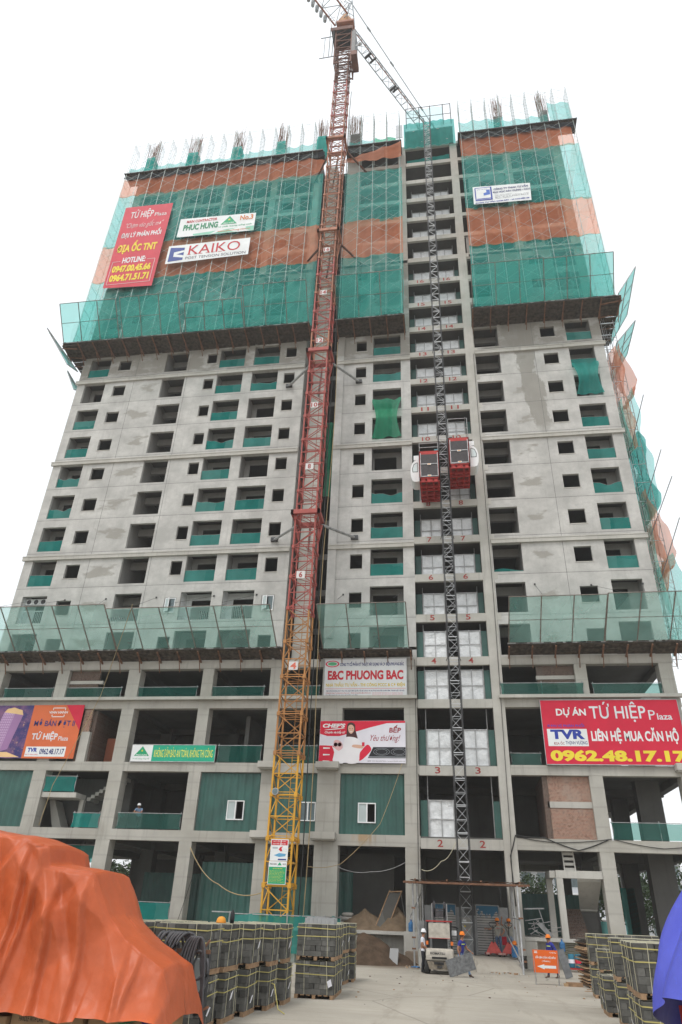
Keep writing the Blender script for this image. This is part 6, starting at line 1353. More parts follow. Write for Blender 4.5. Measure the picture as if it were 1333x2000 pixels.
for k in range(30):
    x, y, s = rnd.uniform(-2.9, -1.9), rnd.uniform(-4.9, -3.4), rnd.uniform(.03, .12); rb_.box(x, x+s, y, y+s*1.4, 0, s*.7, rnd.choice((m_con, m_card, m_wood, m_brickd)), None)
tag(rb_.build('rubble'), 'small rubble and scraps at the foot of the left canopy pole', 'rubble', None, 'stuff')
mb = MB().grid(lambda u, v: (-2.5+u*.45, -5.3+v*.35, .05+.08*noise.noise((u*4, v*4, 2))+.04), 8, 8, paint('rag_blue', (.04, .14, .3))); tag(mb.build('rag', None, True), 'crumpled blue rag on the ground by the canopy pole', 'rag')
mb = MB(); mb.box(-2.15, -1.75, -4.6, -4.0, 0, .85, m_con); tag(mb.build('concrete_stub', bevel=.02), 'short concrete stub behind the man in the white shirt', 'concrete block')
mb = MB(); mb.add([(.35, -3.6, 0), (.75, -5.2, 0), (1.0, -4.4, 0), (.8, -2.5, 0), (.4, -3.4, .62), (.72, -4.2, .5), (.85, -4.0, .42), (.75, -2.6, .6)], [(0, 1, 5, 4), (1, 2, 6, 5), (2, 3, 7, 6), (3, 0, 4, 7), (4, 5, 6, 7)], m_ground); tag(mb.build('spill_block'), 'lump of spilt concrete at the left edge of the ramp', 'concrete lump')
mb = MB(); rnd = random.Random(21)
for k in range(45):
    x, y, s = rnd.uniform(-4, 4.5), rnd.uniform(-24, -6), rnd.uniform(.015, .05); mb.box(x, x+s*1.5, y, y+s, 0, s*.6, rnd.choice((m_brickd, m_con, m_wood)))
for k in range(22): x, s = rnd.uniform(1.3, 2.8), rnd.uniform(.02, .07); y = -5.8+rnd.uniform(-.25, .2); mb.box(x, x+s*1.6, y, y+s, .0, .05+s*.5, rnd.choice((m_brickd, m_con, m_wood)))
tag(mb.build('gravel_litter'), 'scattered stones and brick crumbs on the yard', None, None, 'stuff')
sc_ = MB(); rnd = random.Random(8)
for k in range(16):
    p = Vector((3.9+rnd.uniform(0, 1.2), .6+rnd.uniform(0, 1), 1.55+rnd.uniform(0, .9))); q = p+Vector((rnd.uniform(-.2, 1.0), rnd.uniform(-.3, .3), rnd.uniform(-.5, .4))); q.z = max(1.53, q.z); sc_.bar(p, q, .025, m_pipe, 4)
sc_.box(4.6, 5.1, .4, .9, 1.52, 1.56, m_galv); sc_.add([(4.4, .5, 2.2), (4.7, .5, 2.25), (5.3, .5, 1.6), (5.0, .5, 1.55)], [(0, 1, 2, 3)], m_galv); sc_.bar((3.75, .3, 2.9), (4.9, .3, 2.95), .05, m_galv); sc_.bar((4.6, .3, 2.9), (4.8, .35, 2.2), .03, m_galv); sc_.bar((3.75, .3, 2.3), (4.7, .3, 2.45), .03, m_galv)
tag(sc_.build('scrap_frames'), 'tangle of bent scrap frames on the floor edge left of the stair', 'scrap')
# ================================================================ forklift (rear towards the camera)
FK = thing('forklift', 'dusty cream forklift seen from behind, mast raised towards the gates', 'forklift', (-.98, -8.5, 0)); m_fk = M_plain('dusty_cream_paint', (.42, .385, .33), .7, .25, 4); m_fkd = M_plain('muddy_cream', (.28, .24, .19), .9, .4, 9)
cw = MB()
cw.add([(-.52, .05, .95), (.52, .05, .95), (.55, .0, .72), (-.55, .0, .72), (-.55, .0, .55), (.55, 0, .55), (-.52, .45, 1.02), (.52, .45, 1.02), (-.56, .9, .55), (.56, .9, .55), (-.56, .9, 1.0), (.56, .9, 1.0)], [(0, 3, 2, 1), (3, 4, 5, 2), (0, 1, 7, 6), (6, 7, 11, 10), (0, 6, 10, 8, 4, 3), (1, 2, 5, 9, 11, 7), (4, 8, 9, 5)], m_fk); b = cw.build('counterweight', FK, fix=True, bevel=.03)
cw = MB(); cw.add([(-.5, .02, .52), (.5, .02, .52), (.4, .1, .2), (-.4, .1, .2), (-.5, .9, .52), (.5, .9, .52), (.4, .9, .2), (-.4, .9, .2)], [(0, 3, 2, 1), (1, 2, 6, 5), (3, 0, 4, 7), (2, 3, 7, 6), (0, 1, 5, 4)], m_fkd); cw.build('lower_body', FK, fix=True)
d = MB(); d.box(-.3, .28, -.03, .0, .62, .7, m_blackp); d.box(-.22, .16, -.01, .03, .4, .5, m_blackp); d.box(-.1, .1, .0, .05, .26, .34, m_steel); d.build('vent_slot', FK)
d = MB(); put_text(d, 'KOMATSU', -.36, .22, .79, .88, -.012, m_steel, .04); d.build('lettering', FK)
bd = MB(); bd.box(-.5, .5, .9, 2.1, .35, .75, m_fk); bd.box(-.42, .42, .9, 1.35, .75, 1.0, m_fk); bd.box(-.3, .3, .85, .95, 1.0, 1.45, m_blackp); bd.build('chassis', FK); bd = MB(); bd.box(-.28, .28, 1.0, 1.5, 1.0, 1.1, m_blackp); bd.box(-.28, .28, .95, 1.05, 1.1, 1.5, m_blackp); bd.build('seat', FK)
og = MB()
for x in (-.48, .48):
    og.bar((x, .75, 1.0), (x*.98, .8, 2.1), .04, m_blackp); og.bar((x, 2.0, .75), (x*.98, 1.85, 2.1), .04, m_blackp)
og.box(-.54, .54, .72, 1.95, 2.1, 2.15, m_hred); og.build('overhead_guard', FK)
og = MB(); og.box(-.43, .43, .7, .72, 1.42, 2.05, m_fk); og.box(-.43, .43, .69, .699, 1.41, 1.43, m_hred); og.build('rear_panel', FK)
ms = MB()
for x in (-.22, .22): ms.box(x-.05, x+.05, 2.2, 2.36, .1, 3.0, m_steel); ms.bar((x+.09*(1 if x > 0 else -1), 2.25, .3), (x+.09*(1 if x > 0 else -1), 2.25, 2.9), .03, m_pipe)
for z in (1.2, 2.3, 2.62): ms.box(-.25, .25, 2.2, 2.26, z, z+(.3 if z == 2.3 else .06), m_steel)
ms.build('mast', FK); fk = MB()
for x in (-.3, .3): fk.box(x-.06, x+.06, 2.4, 3.5, .06, .11, m_steel); fk.box(x-.06, x+.06, 2.38, 2.44, .06, .7, m_steel)
fk.build('forks', FK)
for x, y, r in ((-.5, .45, .28), (.5, .45, .28), (-.52, 1.9, .33), (.52, 1.9, .33)):
    w = MB().lathe([(.0, -.1), (r*.55, -.1), (r*.6, -.08), (r*.95, -.1), (r, -.07), (r, .07), (r*.95, .1), (0, .1)], m_tyre, (x, y, r), 20, 'x').build('wheel', FK, True); MB().lathe([(0, -.11), (r*.5, -.105)], m_fk, (x, y, r), 14, 'x').build('hub', w)
for x in (-.5, .5): MB().box(x-.05, x+.05, .68, .72, 1.15, 1.3, paint('lamp_orange', (.65, .16, .03))).build('tail_lamp', FK)
mr = MB(); mr.bar((.5, 1.6, 1.9), (.78, 1.6, 1.85), .025, m_blackp); mr.box(.7, .74, 1.5, 1.62, 1.35, 1.9, m_blackp); mr.bar((.5, 1.7, 1.9), (.72, 1.6, 1.9), .02, m_blackp); mr.build('mirror_arm', FK); MB().box(.5, .7, 1.5, 1.6, 1.55, 1.75, m_white).build('mirror', FK)
FK.scale = (1.18, 1.1, 1)
# pallet jacks
def jack(label, x, y, rz):
    t = thing('pallet_jack', label, 'pallet jack', (x, y, .6), rz, 'red pallet jacks on the ramp'); b = MB(); b.add([(-.42, 0, .14), (.42, 0, .14), (.1, .1, .66), (-.1, .1, .66), (-.42, .14, .14), (.42, .14, .14), (.1, .18, .66), (-.1, .18, .66)], [(0, 1, 2, 3), (5, 4, 7, 6), (1, 5, 6, 2), (4, 0, 3, 7), (3, 2, 6, 7), (0, 4, 5, 1)], m_jack); b.build('jack_body', t)
    for sx in (-1, 1):
        f = MB(); f.box(sx*.27-.13, sx*.27+.13, .14, 1.25, .07, .13, m_jack); f.box(sx*.33-.1, sx*.33+.1, -.03, .14, .07, .16, m_jackp); f.build('fork', t); MB().lathe([(0, -.05), (.055, -.05), (.055, .05), (0, .05)], m_blackp, (sx*.3, .02, .055), 12, 'x').build('roller', t)
    h = MB(); h.bar((0, .06, .6), (.02, -.02, 1.4), .028, m_blackp, 8); h.tube([(.02, -.02, 1.3), (-.1, -.03, 1.36), (-.18, -.03, 1.46), (-.16, -.03, 1.55), (0.02, -.03, 1.57), (.2, -.03, 1.55), (.22, -.03, 1.46), (.14, -.03, 1.36), (.02, -.02, 1.3)], .022, m_blackp, 6); h.build('handle', t)
m_jack = M_plain('worn_red_paint', (.45, .07, .06), .65, .2, 6); m_jackp = M_plain('dusty_pink_paint', (.45, .25, .22), .8, .2, 6)
jack('left red pallet jack beside the man seen from behind', 1.78, -2.35, .05); jack('right red pallet jack in front of the leaning man', 2.62, -2.3, -.03)
# sign stand
SG = thing('sign_stand', 'orange sign stand with a white arrow pointing left', 'sign', (3.55, -11.2, 0), R(2)); M_ = MB(); yy = -.02; M_.box(-.52, .52, yy, yy+.04, .43, 1.24, paint('stand_orange', (.72, .13, .02))); o = M_.build('sign_panel', SG); t = MB(); Y1 = yy-.004
put_text(t, 'LỐI LÊN CĂN HỘ MẪU', -.42, .42, .92, 1.04, Y1, m_white, .04); put_text(t, '( TẦNG 8 )', -.16, .18, .80, .89, Y1, m_white, .03); shape(t, [(-.38, .65), (-.08, .73), (-.08, .69), (.4, .69), (.4, .59), (-.08, .59), (-.08, .55)], Y1, m_white); t.box(-.46, -.32, Y1, Y1+.002, 1.12, 1.14, m_white); t.box(-.46, -.32, Y1, Y1+.002, 1.18, 1.2, m_white); t.box(-.44, -.34, Y1, Y1+.002, 1.15, 1.17, m_white); put_text(t, 'TỨ HIỆP Plaza', .18, .46, 1.12, 1.19, Y1, m_white, .02); t.build('lettering', o)
l = MB()
for x in (-.5, .5):
    l.bar((x, 0, 1.24), (x*.92, -.06, .0), .013, m_pipe); l.bar((x, .03, .6), (x*.95, .22, .0), .013, m_pipe); l.bar((x*.92, -.1, .012), (x*.95, .24, .012), .014, m_pipe)
    l.bar((x, 0, .43), (x, 0, 1.24), .02, m_pipe)
l.build('stand_frame', SG)
# ================================================================ people
def skin_mesh(J, E, root, levels=1):
    keys = list(J); me = bpy.data.meshes.new('body'); me.from_pydata([J[k][0] for k in keys], [(keys.index(a), keys.index(b)) for a, b in E], [])
    o = bpy.data.objects.new('tmp', me); COL.objects.link(o); m = o.modifiers.new('s', 'SKIN'); m.use_smooth_shade = True
    for k, sv in zip(keys, me.skin_vertices[0].data): r = J[k][1]; sv.radius = r if isinstance(r, tuple) else (r, r); sv.use_root = (k == root)
    s = o.modifiers.new('u', 'SUBSURF'); s.levels = s.render_levels = levels
    dg = bpy.context.evaluated_depsgraph_get(); r = bpy.data.meshes.new_from_object(o.evaluated_get(dg)); bpy.data.objects.remove(o); return r
def limb(a, b, bend, k=.5):
    a, b = Vector(a), Vector(b); return a.lerp(b, k)+Vector(bend)
def person(label, loc, rz, pose, shirt, pants, helm, short=True, shoe=None, z0=0, extra=None):
    """pose: local joints, the figure faces -Y before rz is applied, x is its own left."""
    t = thing('person', label, 'person', (loc[0], loc[1], loc[2]), rz); p = {k: Vector(v) for k, v in pose.items() if k != 'curl'}
    hip = p.get('hip', Vector((0, 0, .93))); ch = p.get('chest', Vector((0, .01, 1.30))); nk = p.get('neck', ch+Vector((0, -.01, .16))); hd = p.get('head', nk+Vector((0, -.03, .15)))
    J = {'hip': (hip, (.155, .11)), 'waist': (hip.lerp(ch, .4), (.155, .115)), 'chest': (ch, (.18, .125)), 'neck': (nk, .06), 'head': (hd, (.078, .092)), 'crown': (hd+Vector((0, .01, .075)), (.07, .08)), 'chin': (hd+Vector((0, -.045, -.06)), (.05, .045))}
    E = [('hip', 'waist'), ('waist', 'chest'), ('chest', 'neck'), ('neck', 'head'), ('head', 'crown'), ('head', 'chin')]
    for s, sx in (('l', 1), ('r', -1)):
        sh = p.get('sh'+s, ch+Vector((sx*.2, .01, .08))); el = p['el'+s]; wr = p['wr'+s]; kn = p['kn'+s]; an = p['an'+s]; th = hip+Vector((sx*.095, 0, -.07))
        fd = p.get('fd'+s, Vector((0, -1, 0)))
        J.update({'sh'+s: (sh, .07), 'el'+s: (el, .048), 'fa'+s: (el.lerp(wr, .35), .043), 'wr'+s: (wr, (.03, .026)), 'th'+s: (th, .1), 'mt'+s: (th.lerp(kn, .5), .085), 'kn'+s: (kn, .062), 'cf'+s: (kn.lerp(an, .35)+Vector((0, .015, 0)), .058), 'an'+s: (an, .042), 'hl'+s: (an+Vector((0, .03, -.055)), .035), 'ft'+s: (an+fd*.13+Vector((0, 0, -.06)), (.042, .03)), 'to'+s: (an+fd*.2+Vector((0, 0, -.068)), (.036, .02))})
        E += [('chest', 'sh'+s), ('sh'+s, 'el'+s), ('el'+s, 'fa'+s), ('fa'+s, 'wr'+s), ('hip', 'th'+s), ('th'+s, 'mt'+s), ('mt'+s, 'kn'+s), ('kn'+s, 'cf'+s), ('cf'+s, 'an'+s), ('an'+s, 'hl'+s), ('an'+s, 'ft'+s), ('ft'+s, 'to'+s)]
    me = skin_mesh(J, E, 'hip', 1)
    bm = bmesh.new(); bm.from_mesh(me)
    mats = [m_skin, shirt, pants, shoe or m_blackp]
    segs = [(J[a][0], J[b][0], a, b) for a, b in E]
    for f in bm.faces:
        c = f.calc_center_median(); best = None
        for a, b, na, nb in segs:
            d = b-a; k = max(0, min(1, (c-a).dot(d)/max(1e-9, d.length_squared))); q = (c-a-d*k).length
            if best is None or q < best[0]: best = (q, na, nb, k)
        _, na, nb, k = best; n2 = nb[:2]
        if nb in ('head', 'crown', 'chin') or (nb == 'neck' and k > .65): mi = 0
        elif nb in ('waist', 'chest', 'neck') or n2 == 'sh' or n2 == 'el': mi = 1 if not (short and n2 == 'el' and k > .62) else 0
        elif n2 in ('fa', 'wr'): mi = 0 if (short or (n2 == 'wr' and k > .75)) else 1
        elif n2 in ('ft', 'to', 'hl'): mi = 3
        elif nb == 'hip' or n2 in ('th', 'mt', 'kn', 'cf', 'an'): mi = 2
        else: mi = 2
        if mi == 2 and c.z > hip.z-.02 and abs(c.x-hip.x) < .25 and n2 == 'th': mi = 1
        f.material_index = mi
    def addmesh(mb, mi):
        vs = [bm.verts.new(v) for v in mb.v]
        for f in mb.f:
            try: fc = bm.faces.new([vs[i] for i in f]); fc.material_index = mi; fc.smooth = True
            except ValueError: pass
    for s, sx in (('l', 1), ('r', -1)):
        wr, el = p['wr'+s], p['el'+s]; d = (p.get('hd'+s, wr-el)).normalized(); side = p.get('hs'+s, d.cross(Vector((0, 1, 0)) if abs(d.y) < .8 else Vector((0, 0, 1)))).normalized(); nrm = d.cross(side)
        curl = pose.get('curl', .5); pm = MB(); pm.tube([wr-d*.01, wr+d*.03, wr+d*.075], [.026, .034, .032], None, 7); addmesh(pm, 0)
        for k, ln_ in enumerate((.062, .07, .066, .05)):
            b0 = wr+d*.07+side*(k-1.5)*.018; b1 = b0+d*ln_*.55+nrm*ln_*.2*curl; b2 = b1+d*ln_*(.45-.3*curl)+nrm*ln_*.55*curl; fm = MB(); fm.tube([b0-d*.02, b0, b1, b2], [.0095, .0095, .0085, .006], None, 6); addmesh(fm, 0)
        b0 = wr+d*.025-side*.03; b1 = b0-side*.03+d*.03+nrm*.01*curl; b2 = b1+d*.028+nrm*.015*curl; fm = MB(); fm.tube([b0+side*.02, b0, b1, b2], [.012, .012, .0105, .007], None, 6); addmesh(fm, 0)
    fm = MB(); fm.tube([hd+Vector((0, -.085, .03)), hd+Vector((0, -.108, -.015)), hd+Vector((0, -.09, -.02))], [.008, .014, .012], None, 6); addmesh(fm, 0)
    for sx in (-1, 1): fm = MB(); fm.lathe([(0, -.012), (.028, -.008), (.024, .01), (0, .014)], None, hd+Vector((sx*.086, .01, 0)), 8, 'x'); addmesh(fm, 0)
    bmesh.ops.recalc_face_normals(bm, faces=bm.faces); bm.to_mesh(me); bm.free()
    mi_ = [q.material_index for q in me.polygons]
    me.materials.clear()
    for m in mats: me.materials.append(m)
    me.polygons.foreach_set('material_index', mi_)
    me.polygons.foreach_set('use_smooth', [True]*len(me.polygons))
    o = bpy.data.objects.new('body', me); COL.objects.link(o); o.parent = t
    e = MB()
    for sx in (-1, 1): e.lathe([(0, -.006), (.010, -.003), (.010, .003), (0, .004)], m_hair, hd+Vector((sx*.032, -.092, .022)), 8, 'y')
    e.box(hd.x-.022, hd.x+.022, hd.y-.096, hd.y-.088, hd.z-.05, hd.z-.043, paint('lip', (.22, .08, .07))); e.build('eyes', t)
    h = MB(); h.lathe([(.088, -.03), (.098, .02), (.095, .06), (.07, .1), (0, .12)], m_hair, hd+Vector((0, .018, .0)), 14); h.build('hair', t, True)
    if helm:
        hm = MB(); hm.lathe([(.125, .045), (.122, .055), (.118, .09), (.1, .14), (.06, .175), (0, .185)], helm, hd+Vector((0, .005, 0)), 18); hm.lathe([(.118, .04), (.135, .045), (.135, .05), (.118, .055)], helm, hd+Vector((0, .005, 0)), 18)
        hm.grid(lambda u, v: (hd.x+(.12*math.sin((u-.5)*2.2)), hd.y+.005-(.11+.06*v)*math.cos((u-.5)*2.2), hd.z+.05-.012*v), 8, 2, helm); hm.box(hd.x-.012, hd.x+.012, hd.y-.08, hd.y+.09, hd.z+.155, hd.z+.19, helm); hm.build('helmet', t, True)
    if extra: extra(t, p, hd, ch)
    return t
C_ = lambda n, c: M_plain('cloth_'+n, c, .9, .15, 5)
c_white, c_blue, c_grey = C_('white', (.62, .63, .68)), C_('blue', (.025, .032, .22)), C_('grey', (.235, .228, .2)); c_dark, c_jean, c_navy, c_lblue = C_('dark', (.02, .02, .026)), C_('jeans', (.06, .10, .17)), C_('navy', (.015, .018, .05)), C_('light_blue', (.2, .3, .45)); c_pale = C_('faded_jeans', (.17, .21, .28))
h_white, h_or = paint('helmet_white', (.75, .75, .76)), paint('helmet_orange', (.75, .20, .02)); m_sandal = M_plain('sandal', (.10, .06, .045), .8)
# local: figure faces -Y; rz=+90deg turns it to face +X
person('man in white shirt and white helmet standing beside the forklift', (-1.76, -7.75, 0), R(80), {'elr': (-.24, -.02, 1.12), 'wrr': (-.16, -.24, .98), 'ell': (.24, .04, 1.10), 'wrl': (.2, -.18, .95), 'knl': (.1, -.02, .5), 'anl': (.1, .04, .09), 'knr': (-.09, 0, .5), 'anr': (-.1, .06, .09)}, c_white, c_dark, h_white, True)
def stripe(t, p, hd, ch):
    mb = MB(); y_ = paint('hi_vis', (.6, .75, .08))
    mb.grid(lambda u, v: (ch.x+.17*math.sin((u-.5)*2.6), ch.y-.128*math.cos((u-.5)*2.6), ch.z-.02+.03*v), 10, 1, y_); mb.grid(lambda u, v: (ch.x+.17*math.sin((u-.5)*2.6), ch.y+.128*math.cos((u-.5)*2.6), ch.z-.02+.03*v), 10, 1, y_); mb.build('reflective_stripe', t)
person('walking man in blue workwear and orange helmet carrying a grey board past the forklift', (.02, -9.0, 0), R(62), {'hip': (0, .02, .9), 'chest': (0, -.06, 1.27), 'ell': (.27, -.16, 1.08), 'wrl': (.22, -.42, .95), 'elr': (-.3, .0, 1.06), 'wrr': (-.30, -.08, .84), 'hdr': (0, -.05, -1), 'knl': (.1, -.26, .52), 'anl': (.1, -.34, .09), 'knr': (-.09, .04, .48), 'anr': (-.09, .36, .12), 'curl': .9}, c_blue, c_lblue, h_or, True, m_sandal, 0, stripe)
mb = MB(); mb.box(-.62, .62, -.02, .02, -.34, .34, M_plain('fibre_board', (.17, .175, .18), .9, .4, 8)); o = tag(mb.build('carried_board', bevel=.006), 'speckled grey board held low by the walking man beside the forklift', 'board'); o.location = (-.02, -9.44, .48); o.rotation_euler = (R(8), R(-17), R(6))
person('man in blue workwear walking left behind the orange sign with a board under his arm', (4.28, -6.75, 0), R(-62), {'hip': (0, 0, .92), 'chest': (0, -.04, 1.29), 'head': (0, -.09, 1.58), 'ell': (.34, .05, 1.12), 'wrl': (.44, .02, .86), 'hdl': (.1, -.1, -1), 'elr': (-.25, -.05, 1.1), 'wrr': (-.24, -.2, .9), 'knl': (.1, .0, .5), 'anl': (.1, .24, .1), 'knr': (-.09, -.2, .52), 'anr': (-.1, -.18, .09), 'curl': .9}, c_blue, c_navy, h_or, False, m_sandal, 0, stripe)
mb = MB(); mb.box(-.19, .19, -.02, .02, -.58, .58, M_plain('wet_board', (.16, .165, .17), .8, .3, 5)); o = tag(mb.build('carried_board', bevel=.006), 'narrow dark board carried upright behind the orange sign', 'board'); o.location = (4.86, -6.75, .60); o.rotation_euler = (R(-4), R(-15), R(20))
def backlogo(t, p, hd, ch):
    mb = MB(); mb.tube([(ch.x+.1*math.cos(a*.35+.3), ch.y+.128, ch.z-.06+.06*math.sin(a*.35+.3)) for a in range(0, 8)], .008, rd_, 4); mb.build('back_emblem', t)
person('man in grey shirt seen from behind, hand on hip beside the left pallet jack', (2.08, -1.75, .6), R(180), {'hip': (0, 0, .93), 'ell': (.42, -.06, 1.22), 'wrl': (.62, -.18, 1.25), 'elr': (-.36, .06, 1.17), 'wrr': (-.2, .04, .98), 'hdr': (1, .2, -.2), 'knl': (.08, -.02, .5), 'anl': (.06, .0, .09), 'knr': (-.09, 0, .5), 'anr': (-.12, .0, .09)}, c_grey, c_jean, h_or, True, None, 0, backlogo)
person('man in grey shirt leaning on the column, one arm raised, behind the right pallet jack', (2.72, -1.5, .6), R(8), {'hip': (.02, 0, .93), 'head': (-.02, -.05, 1.6), 'elr': (-.42, .05, 1.48), 'wrr': (-.36, .12, 1.74), 'hdr': (.1, .1, 1), 'ell': (.36, .02, 1.3), 'wrl': (.3, -.12, 1.35), 'knl': (.1, -.02, .5), 'anl': (.16, .0, .09), 'knr': (-.09, 0, .5), 'anr': (-.06, .0, .09)}, c_grey, c_pale, h_or, True)
person('man in light blue shirt and white helmet leaning on the second-storey railing', (-21.05, .75, 6.61), R(10), {'hip': (0, .12, .9), 'chest': (0, -.12, 1.22), 'head': (0, -.26, 1.46), 'ell': (.26, -.34, 1.06), 'wrl': (.06, -.5, 1.06), 'hdl': (-1, -.1, -.1), 'elr': (-.26, -.34, 1.06), 'wrr': (-.06, -.5, 1.05), 'hdr': (1, -.1, -.1), 'knl': (.1, .1, .5), 'anl': (.1, .16, .09), 'knr': (-.09, .1, .5), 'anr': (-.1, .12, .09)}, c_lblue, c_dark, h_white, True)
def helmet(label, x, y, z, m, rx=0):
    t = thing('hard_hat', label, 'helmet', (x, y, z)); t.rotation_euler = (rx, 0, .4); a = MB(); a.lathe([(.125, 0), (.122, .02), (.118, .05), (.1, .1), (.06, .135), (0, .145)], m, n=18); a.build('shell', t, True); MB().grid(lambda u, v: (.12*math.sin((u-.5)*2.2), -(.11+.06*v)*math.cos((u-.5)*2.2), .01), 8, 1, m).build('peak', t)
helmet('orange helmet resting on the blue jug at the ramp top', 2.86, -2.62, 1.22, h_or, .5)
helmet('yellow-orange helmet left on top of the block stacks', -5.9, -27.4, 1.96, paint('helmet_amber', (.7, .3, .04)))
mb = MB(); mb.lathe([(.0, 0), (.05, .0), (.06, .1), (.05, .24), (.02, .27), (.02, .3), (0, .3)], m_blackp, (-5.62, -27.4, 1.96), 10); o = tag(mb.build('flask', None, True), 'dark flask standing beside the helmet on the block stacks', 'flask')
mb = MB().grid(lambda u, v: (2.3+u*.26, -1.2, 1.1+v*.4+.04*noise.noise((u*4, v*3, 1))), 6, 8, rd_); tag(mb.build('red_cloth', None, True), 'red cloth hanging between the two men in grey', 'cloth')
# ================================================================ cables over the facade
cable('facade_cable', 'thick black cable looping along the second-storey beam right of the hoist', [(3.3, -.06, 3.0), (3.2, -.06, 5.6), (3.6, -.06, 6.75), (5.3, -.05, 6.66), (7.2, -.05, 6.0), (9.0, -.05, 6.62)], .03, m_wire, .05); cable('facade_cable', 'thin cable sagging along the second-storey beam to the right corner', [(3.6, -.05, 6.7), (6.0, -.05, 6.4), (9.2, -.05, 6.66), (12, -.05, 6.2), (15, -.05, 6.6)], .02, m_wire, .06)
cable('slack_rope', 'yellow rope falling from the kitchen banner to the crane foot', [(-3.2, -.25, 10.8), (-4.6, -.3, 7.2), (-7.0, -.4, 4.9), (-9.0, -.6, 4.7)], .018, m_rope, .12); cable('slack_rope', 'pale hose swinging from the pier to the hoist beam', [(-2.1, -.06, 4.75), (-.9, -.5, 5.2), (.0, -.9, 6.2)], .02, m_cord, .25)
cable('slack_rope', 'grey rope sagging across the sand bay', [(-7.2, -.02, 4.75), (-5.2, .0, 4.55), (-3.1, .0, 5.1)], .015, m_pipe, .15); cable('slack_rope', 'bundle of ropes sagging from the column behind the tarpaulin to the crane foot', [(-16.8, -.1, 5.6), (-14.6, -.4, 3.6), (-11.5, -1.5, 3.2)], .03, m_rope, .35)
cable('slack_rope', 'dark rope running down the face of the column left of the crane', [(-16.2, -.05, 5.0), (-17.0, -.1, 1.6)], .016, m_wire, .1); cable('slack_rope', 'long rope hanging down the left of the facade to the stair landing', [(-22.0, -4.2, 20.8), (-25, -.4, 15.3), (-27.2, -.25, 9.2), (-27.6, -.1, 6.7)], .022, m_rope, .1)
cable('hoist_cable', 'thin cable hanging down the column right of the hoist', [(3.55, -.1, 46), (3.5, -.1, 22), (3.3, -.12, 6.6), (3.1, -.3, 2.5)], .018, m_wire, .0, n=6); cable('hoist_cable', 'thin cable hanging down the edge left of the hoist', [(-2.25, -.1, 17.8), (-2.28, -.1, 6.5), (-2.3, -.2, 1.2)], .02, m_wire, .0, n=6)
for i, (a, b, z, w) in enumerate(((-33, -33.4, 22.2, 1), (-30.0, -31.5, 22.2, 2), (-26.5, -24.8, 22.2, 3), (-22.3, -21.6, 22.2, 4), (-17.6, -19.3, 22.2, 5), (-14.2, -15.4, 22.2, 6), (-7.5, -7.2, 22.0, 7), (-3.2, -3.4, 22.0, 8), (6.5, 6.3, 22.4, 9), (10.4, 11.3, 22.2, 10), (13.9, 12.7, 22.2, 11))):
    mb = MB(); mb.bar((a, -.02, z+.9), (b, -4.15, 20.75), .014, m_steel, 4); mb.box(a-.06, a+.06, -.06, -.002, z+.85, z+.97, m_steel); tag(mb.build('guy_wire'), 'thin guy wire from the wall to the top rail of the lower net fence', 'guy wire', 'guy wires holding the lower net fences')
# ================================================================ far surroundings
def M_leaf(n, c):
    t = NT(n); v = t.pos(); k = t.noise(v, 1.2, 4); t.pr(t.mix(t.ramp(k, .3, .7), lum(c, .6), lum(c, 1.35)), .7, 0, None, .01, .25); return t.m
m_leaf = M_leaf('leaves', (.05, .085, .03)); m_bark = M_plain('bark', (.09, .065, .045), .95, .3, 4)
def tree(label, x, y, h, r, seed):
    rnd = random.Random(seed); t = thing('tree', label, 'tree', (x, y, 0), 0, 'trees beyond the tower'); k = MB(); k.tube([(0, 0, 0), (.05*h*rnd.uniform(-1, 1), 0, h*.35), (0, .1, h*.7)], [h*.028, h*.02, h*.008], m_bark, 8)
    L = MB(); cl = []
    for i in range(16):
        a = rnd.uniform(0, 6.28); q = r*rnd.uniform(.2, .85); cz_ = h*rnd.uniform(.45, .95); c = Vector((q*math.cos(a), q*math.sin(a), cz_)); cl.append(c); k.bar((0, 0, h*.4), c, h*.008, m_bark, 5, h*.003)
    k.build('trunk', t, True)
    for c in cl:
        s = r*rnd.uniform(.25, .5)
        for _ in range(170):
            d = Vector((rnd.gauss(0, 1), rnd.gauss(0, 1), rnd.gauss(0, .75))).normalized()*s*rnd.uniform(.5, 1.05); p = c+d; n = Vector((rnd.gauss(0, 1), rnd.gauss(0, 1), rnd.gauss(.6, 1))).normalized(); a = n.orthogonal().normalized(); b = n.cross(a); w = rnd.uniform(.1, .24)*r/3
            L.quad(p-a*w, p-b*w*.6, p+a*w, p+b*w*.6, m_leaf)
    L.build('crown', t)
for i, (x, y, h, r, lb) in enumerate(((-34.5, 30, 6.3, 3.0, 'tree seen through the ground bay behind the orange tarpaulin'), (14.5, 30, 6.4, 3.2, 'tree seen through the open corner bay at the right'), (17.5, 34, 6.0, 3.0, 'tree behind the corner columns at the far right'), (8.5, 44, 6.8, 3.0, 'tree glimpsed above the dark fence right of the hoist'), (24, 30, 7, 3.5, 'tree beside the pale neighbour house at the right'))): tree(lb, x, y, h, r, 30+i)
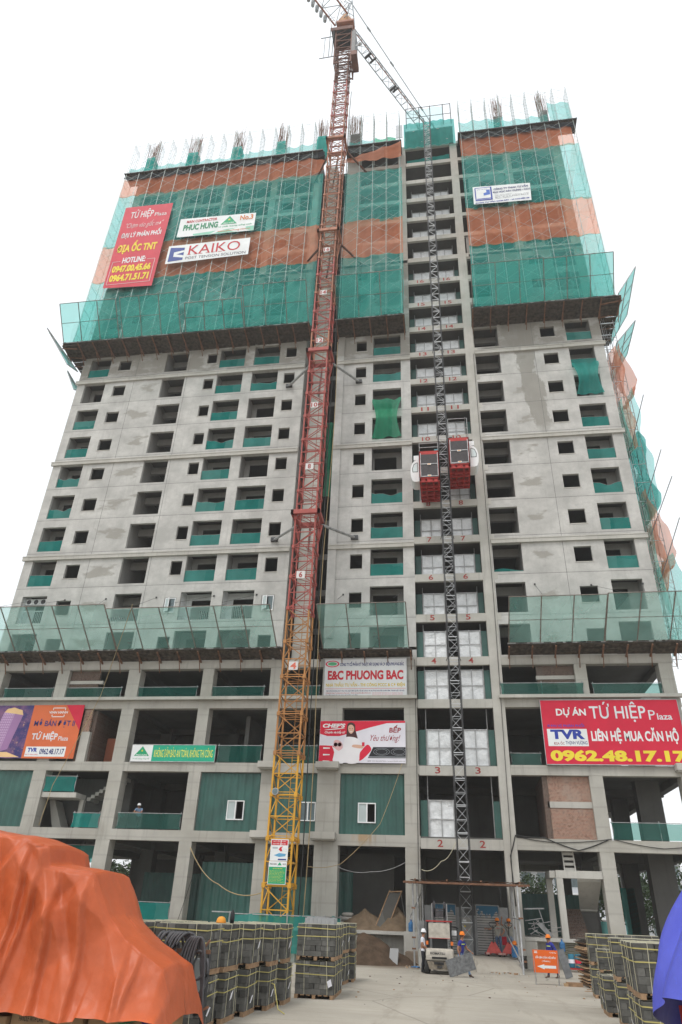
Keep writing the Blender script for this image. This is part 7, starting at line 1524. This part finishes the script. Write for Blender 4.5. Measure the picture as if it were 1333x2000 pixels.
def house(label, x0, x1, y0, y1, h, m, floors, cols, name='distant_building'):
    t = thing(name, label, 'building', (0, 0, 0)); w = MB(); w.box(x0, x1, y0, y1, 0, h, m); w.build('wall', t); w = MB(); w.box(x0-.3, x1+.3, y0-.3, y1+.3, h, h+.4, m_white); w.build('roof', t); fh = h/floors; cw_ = (x1-x0)/cols
    for i in range(floors):
        for j in range(cols):
            a = x0+cw_*(j+.2); q = MB(); q.box(a, a+cw_*.6, y0-.05, y0-.01, i*fh+.8, i*fh+fh-.5, m_glass); q.build('window', t)
        q = MB(); q.box(x0, x1, y0-1.1, y0-.06, i*fh+fh-.25, i*fh+fh-.08, m_white); q.build('balcony', t)
house('white apartment block far off, seen between the corner columns', 31, 40, 100, 112, 15.5, paint('far_wall', (.55, .57, .6)), 5, 4); house('pale apartment block far off, glimpsed above the dark fence', 7, 22, 78, 90, 9.5, paint('far_wall', (.55, .57, .6)), 3, 6)
house('cream neighbour house right of the tower corner', 17.6, 27, 4, 14, 6.6, paint('cream_wall', (.55, .52, .42)), 2, 3); house('grey neighbour building left of the podium', -70, -52, 30, 44, 9, paint('far_wall', (.55, .57, .6)), 3, 5)
rail('green netted fence panel in the far corner bay, ground storey', 9.5, 12.0, 1.5, 1.0, 16, m=m_greenS)
mb = MB(); mb.quad((11.6, 12, 1.5), (12.6, 12, 1.5), (12.6, 12, 4.6), (11.6, 12, 4.6), m_greenS); tag(mb.build('hanging_net'), 'narrow green net hanging between the corner columns at the far right', 'safety net')

# ================================================================ air
hzm = bpy.data.materials.new('veil'); hzm.use_nodes = True; hzm.node_tree.nodes.clear()
pv = hzm.node_tree.nodes.new('ShaderNodeVolumePrincipled'); ho = hzm.node_tree.nodes.new('ShaderNodeOutputMaterial'); hzm.node_tree.links.new(pv.outputs[0], ho.inputs['Volume'])
pv.inputs['Color'].default_value = (.95, .96, .97, 1); pv.inputs['Density'].default_value = .0005; pv.inputs['Anisotropy'].default_value = .2  # thin volume added to lift distant darks, mostly standing in for lens glare
tag(MB().box(-1260, 1260, -640, 1640, -1, 112, hzm).build('veil'), 'added pale haze over the building site', None, None, 'stuff')
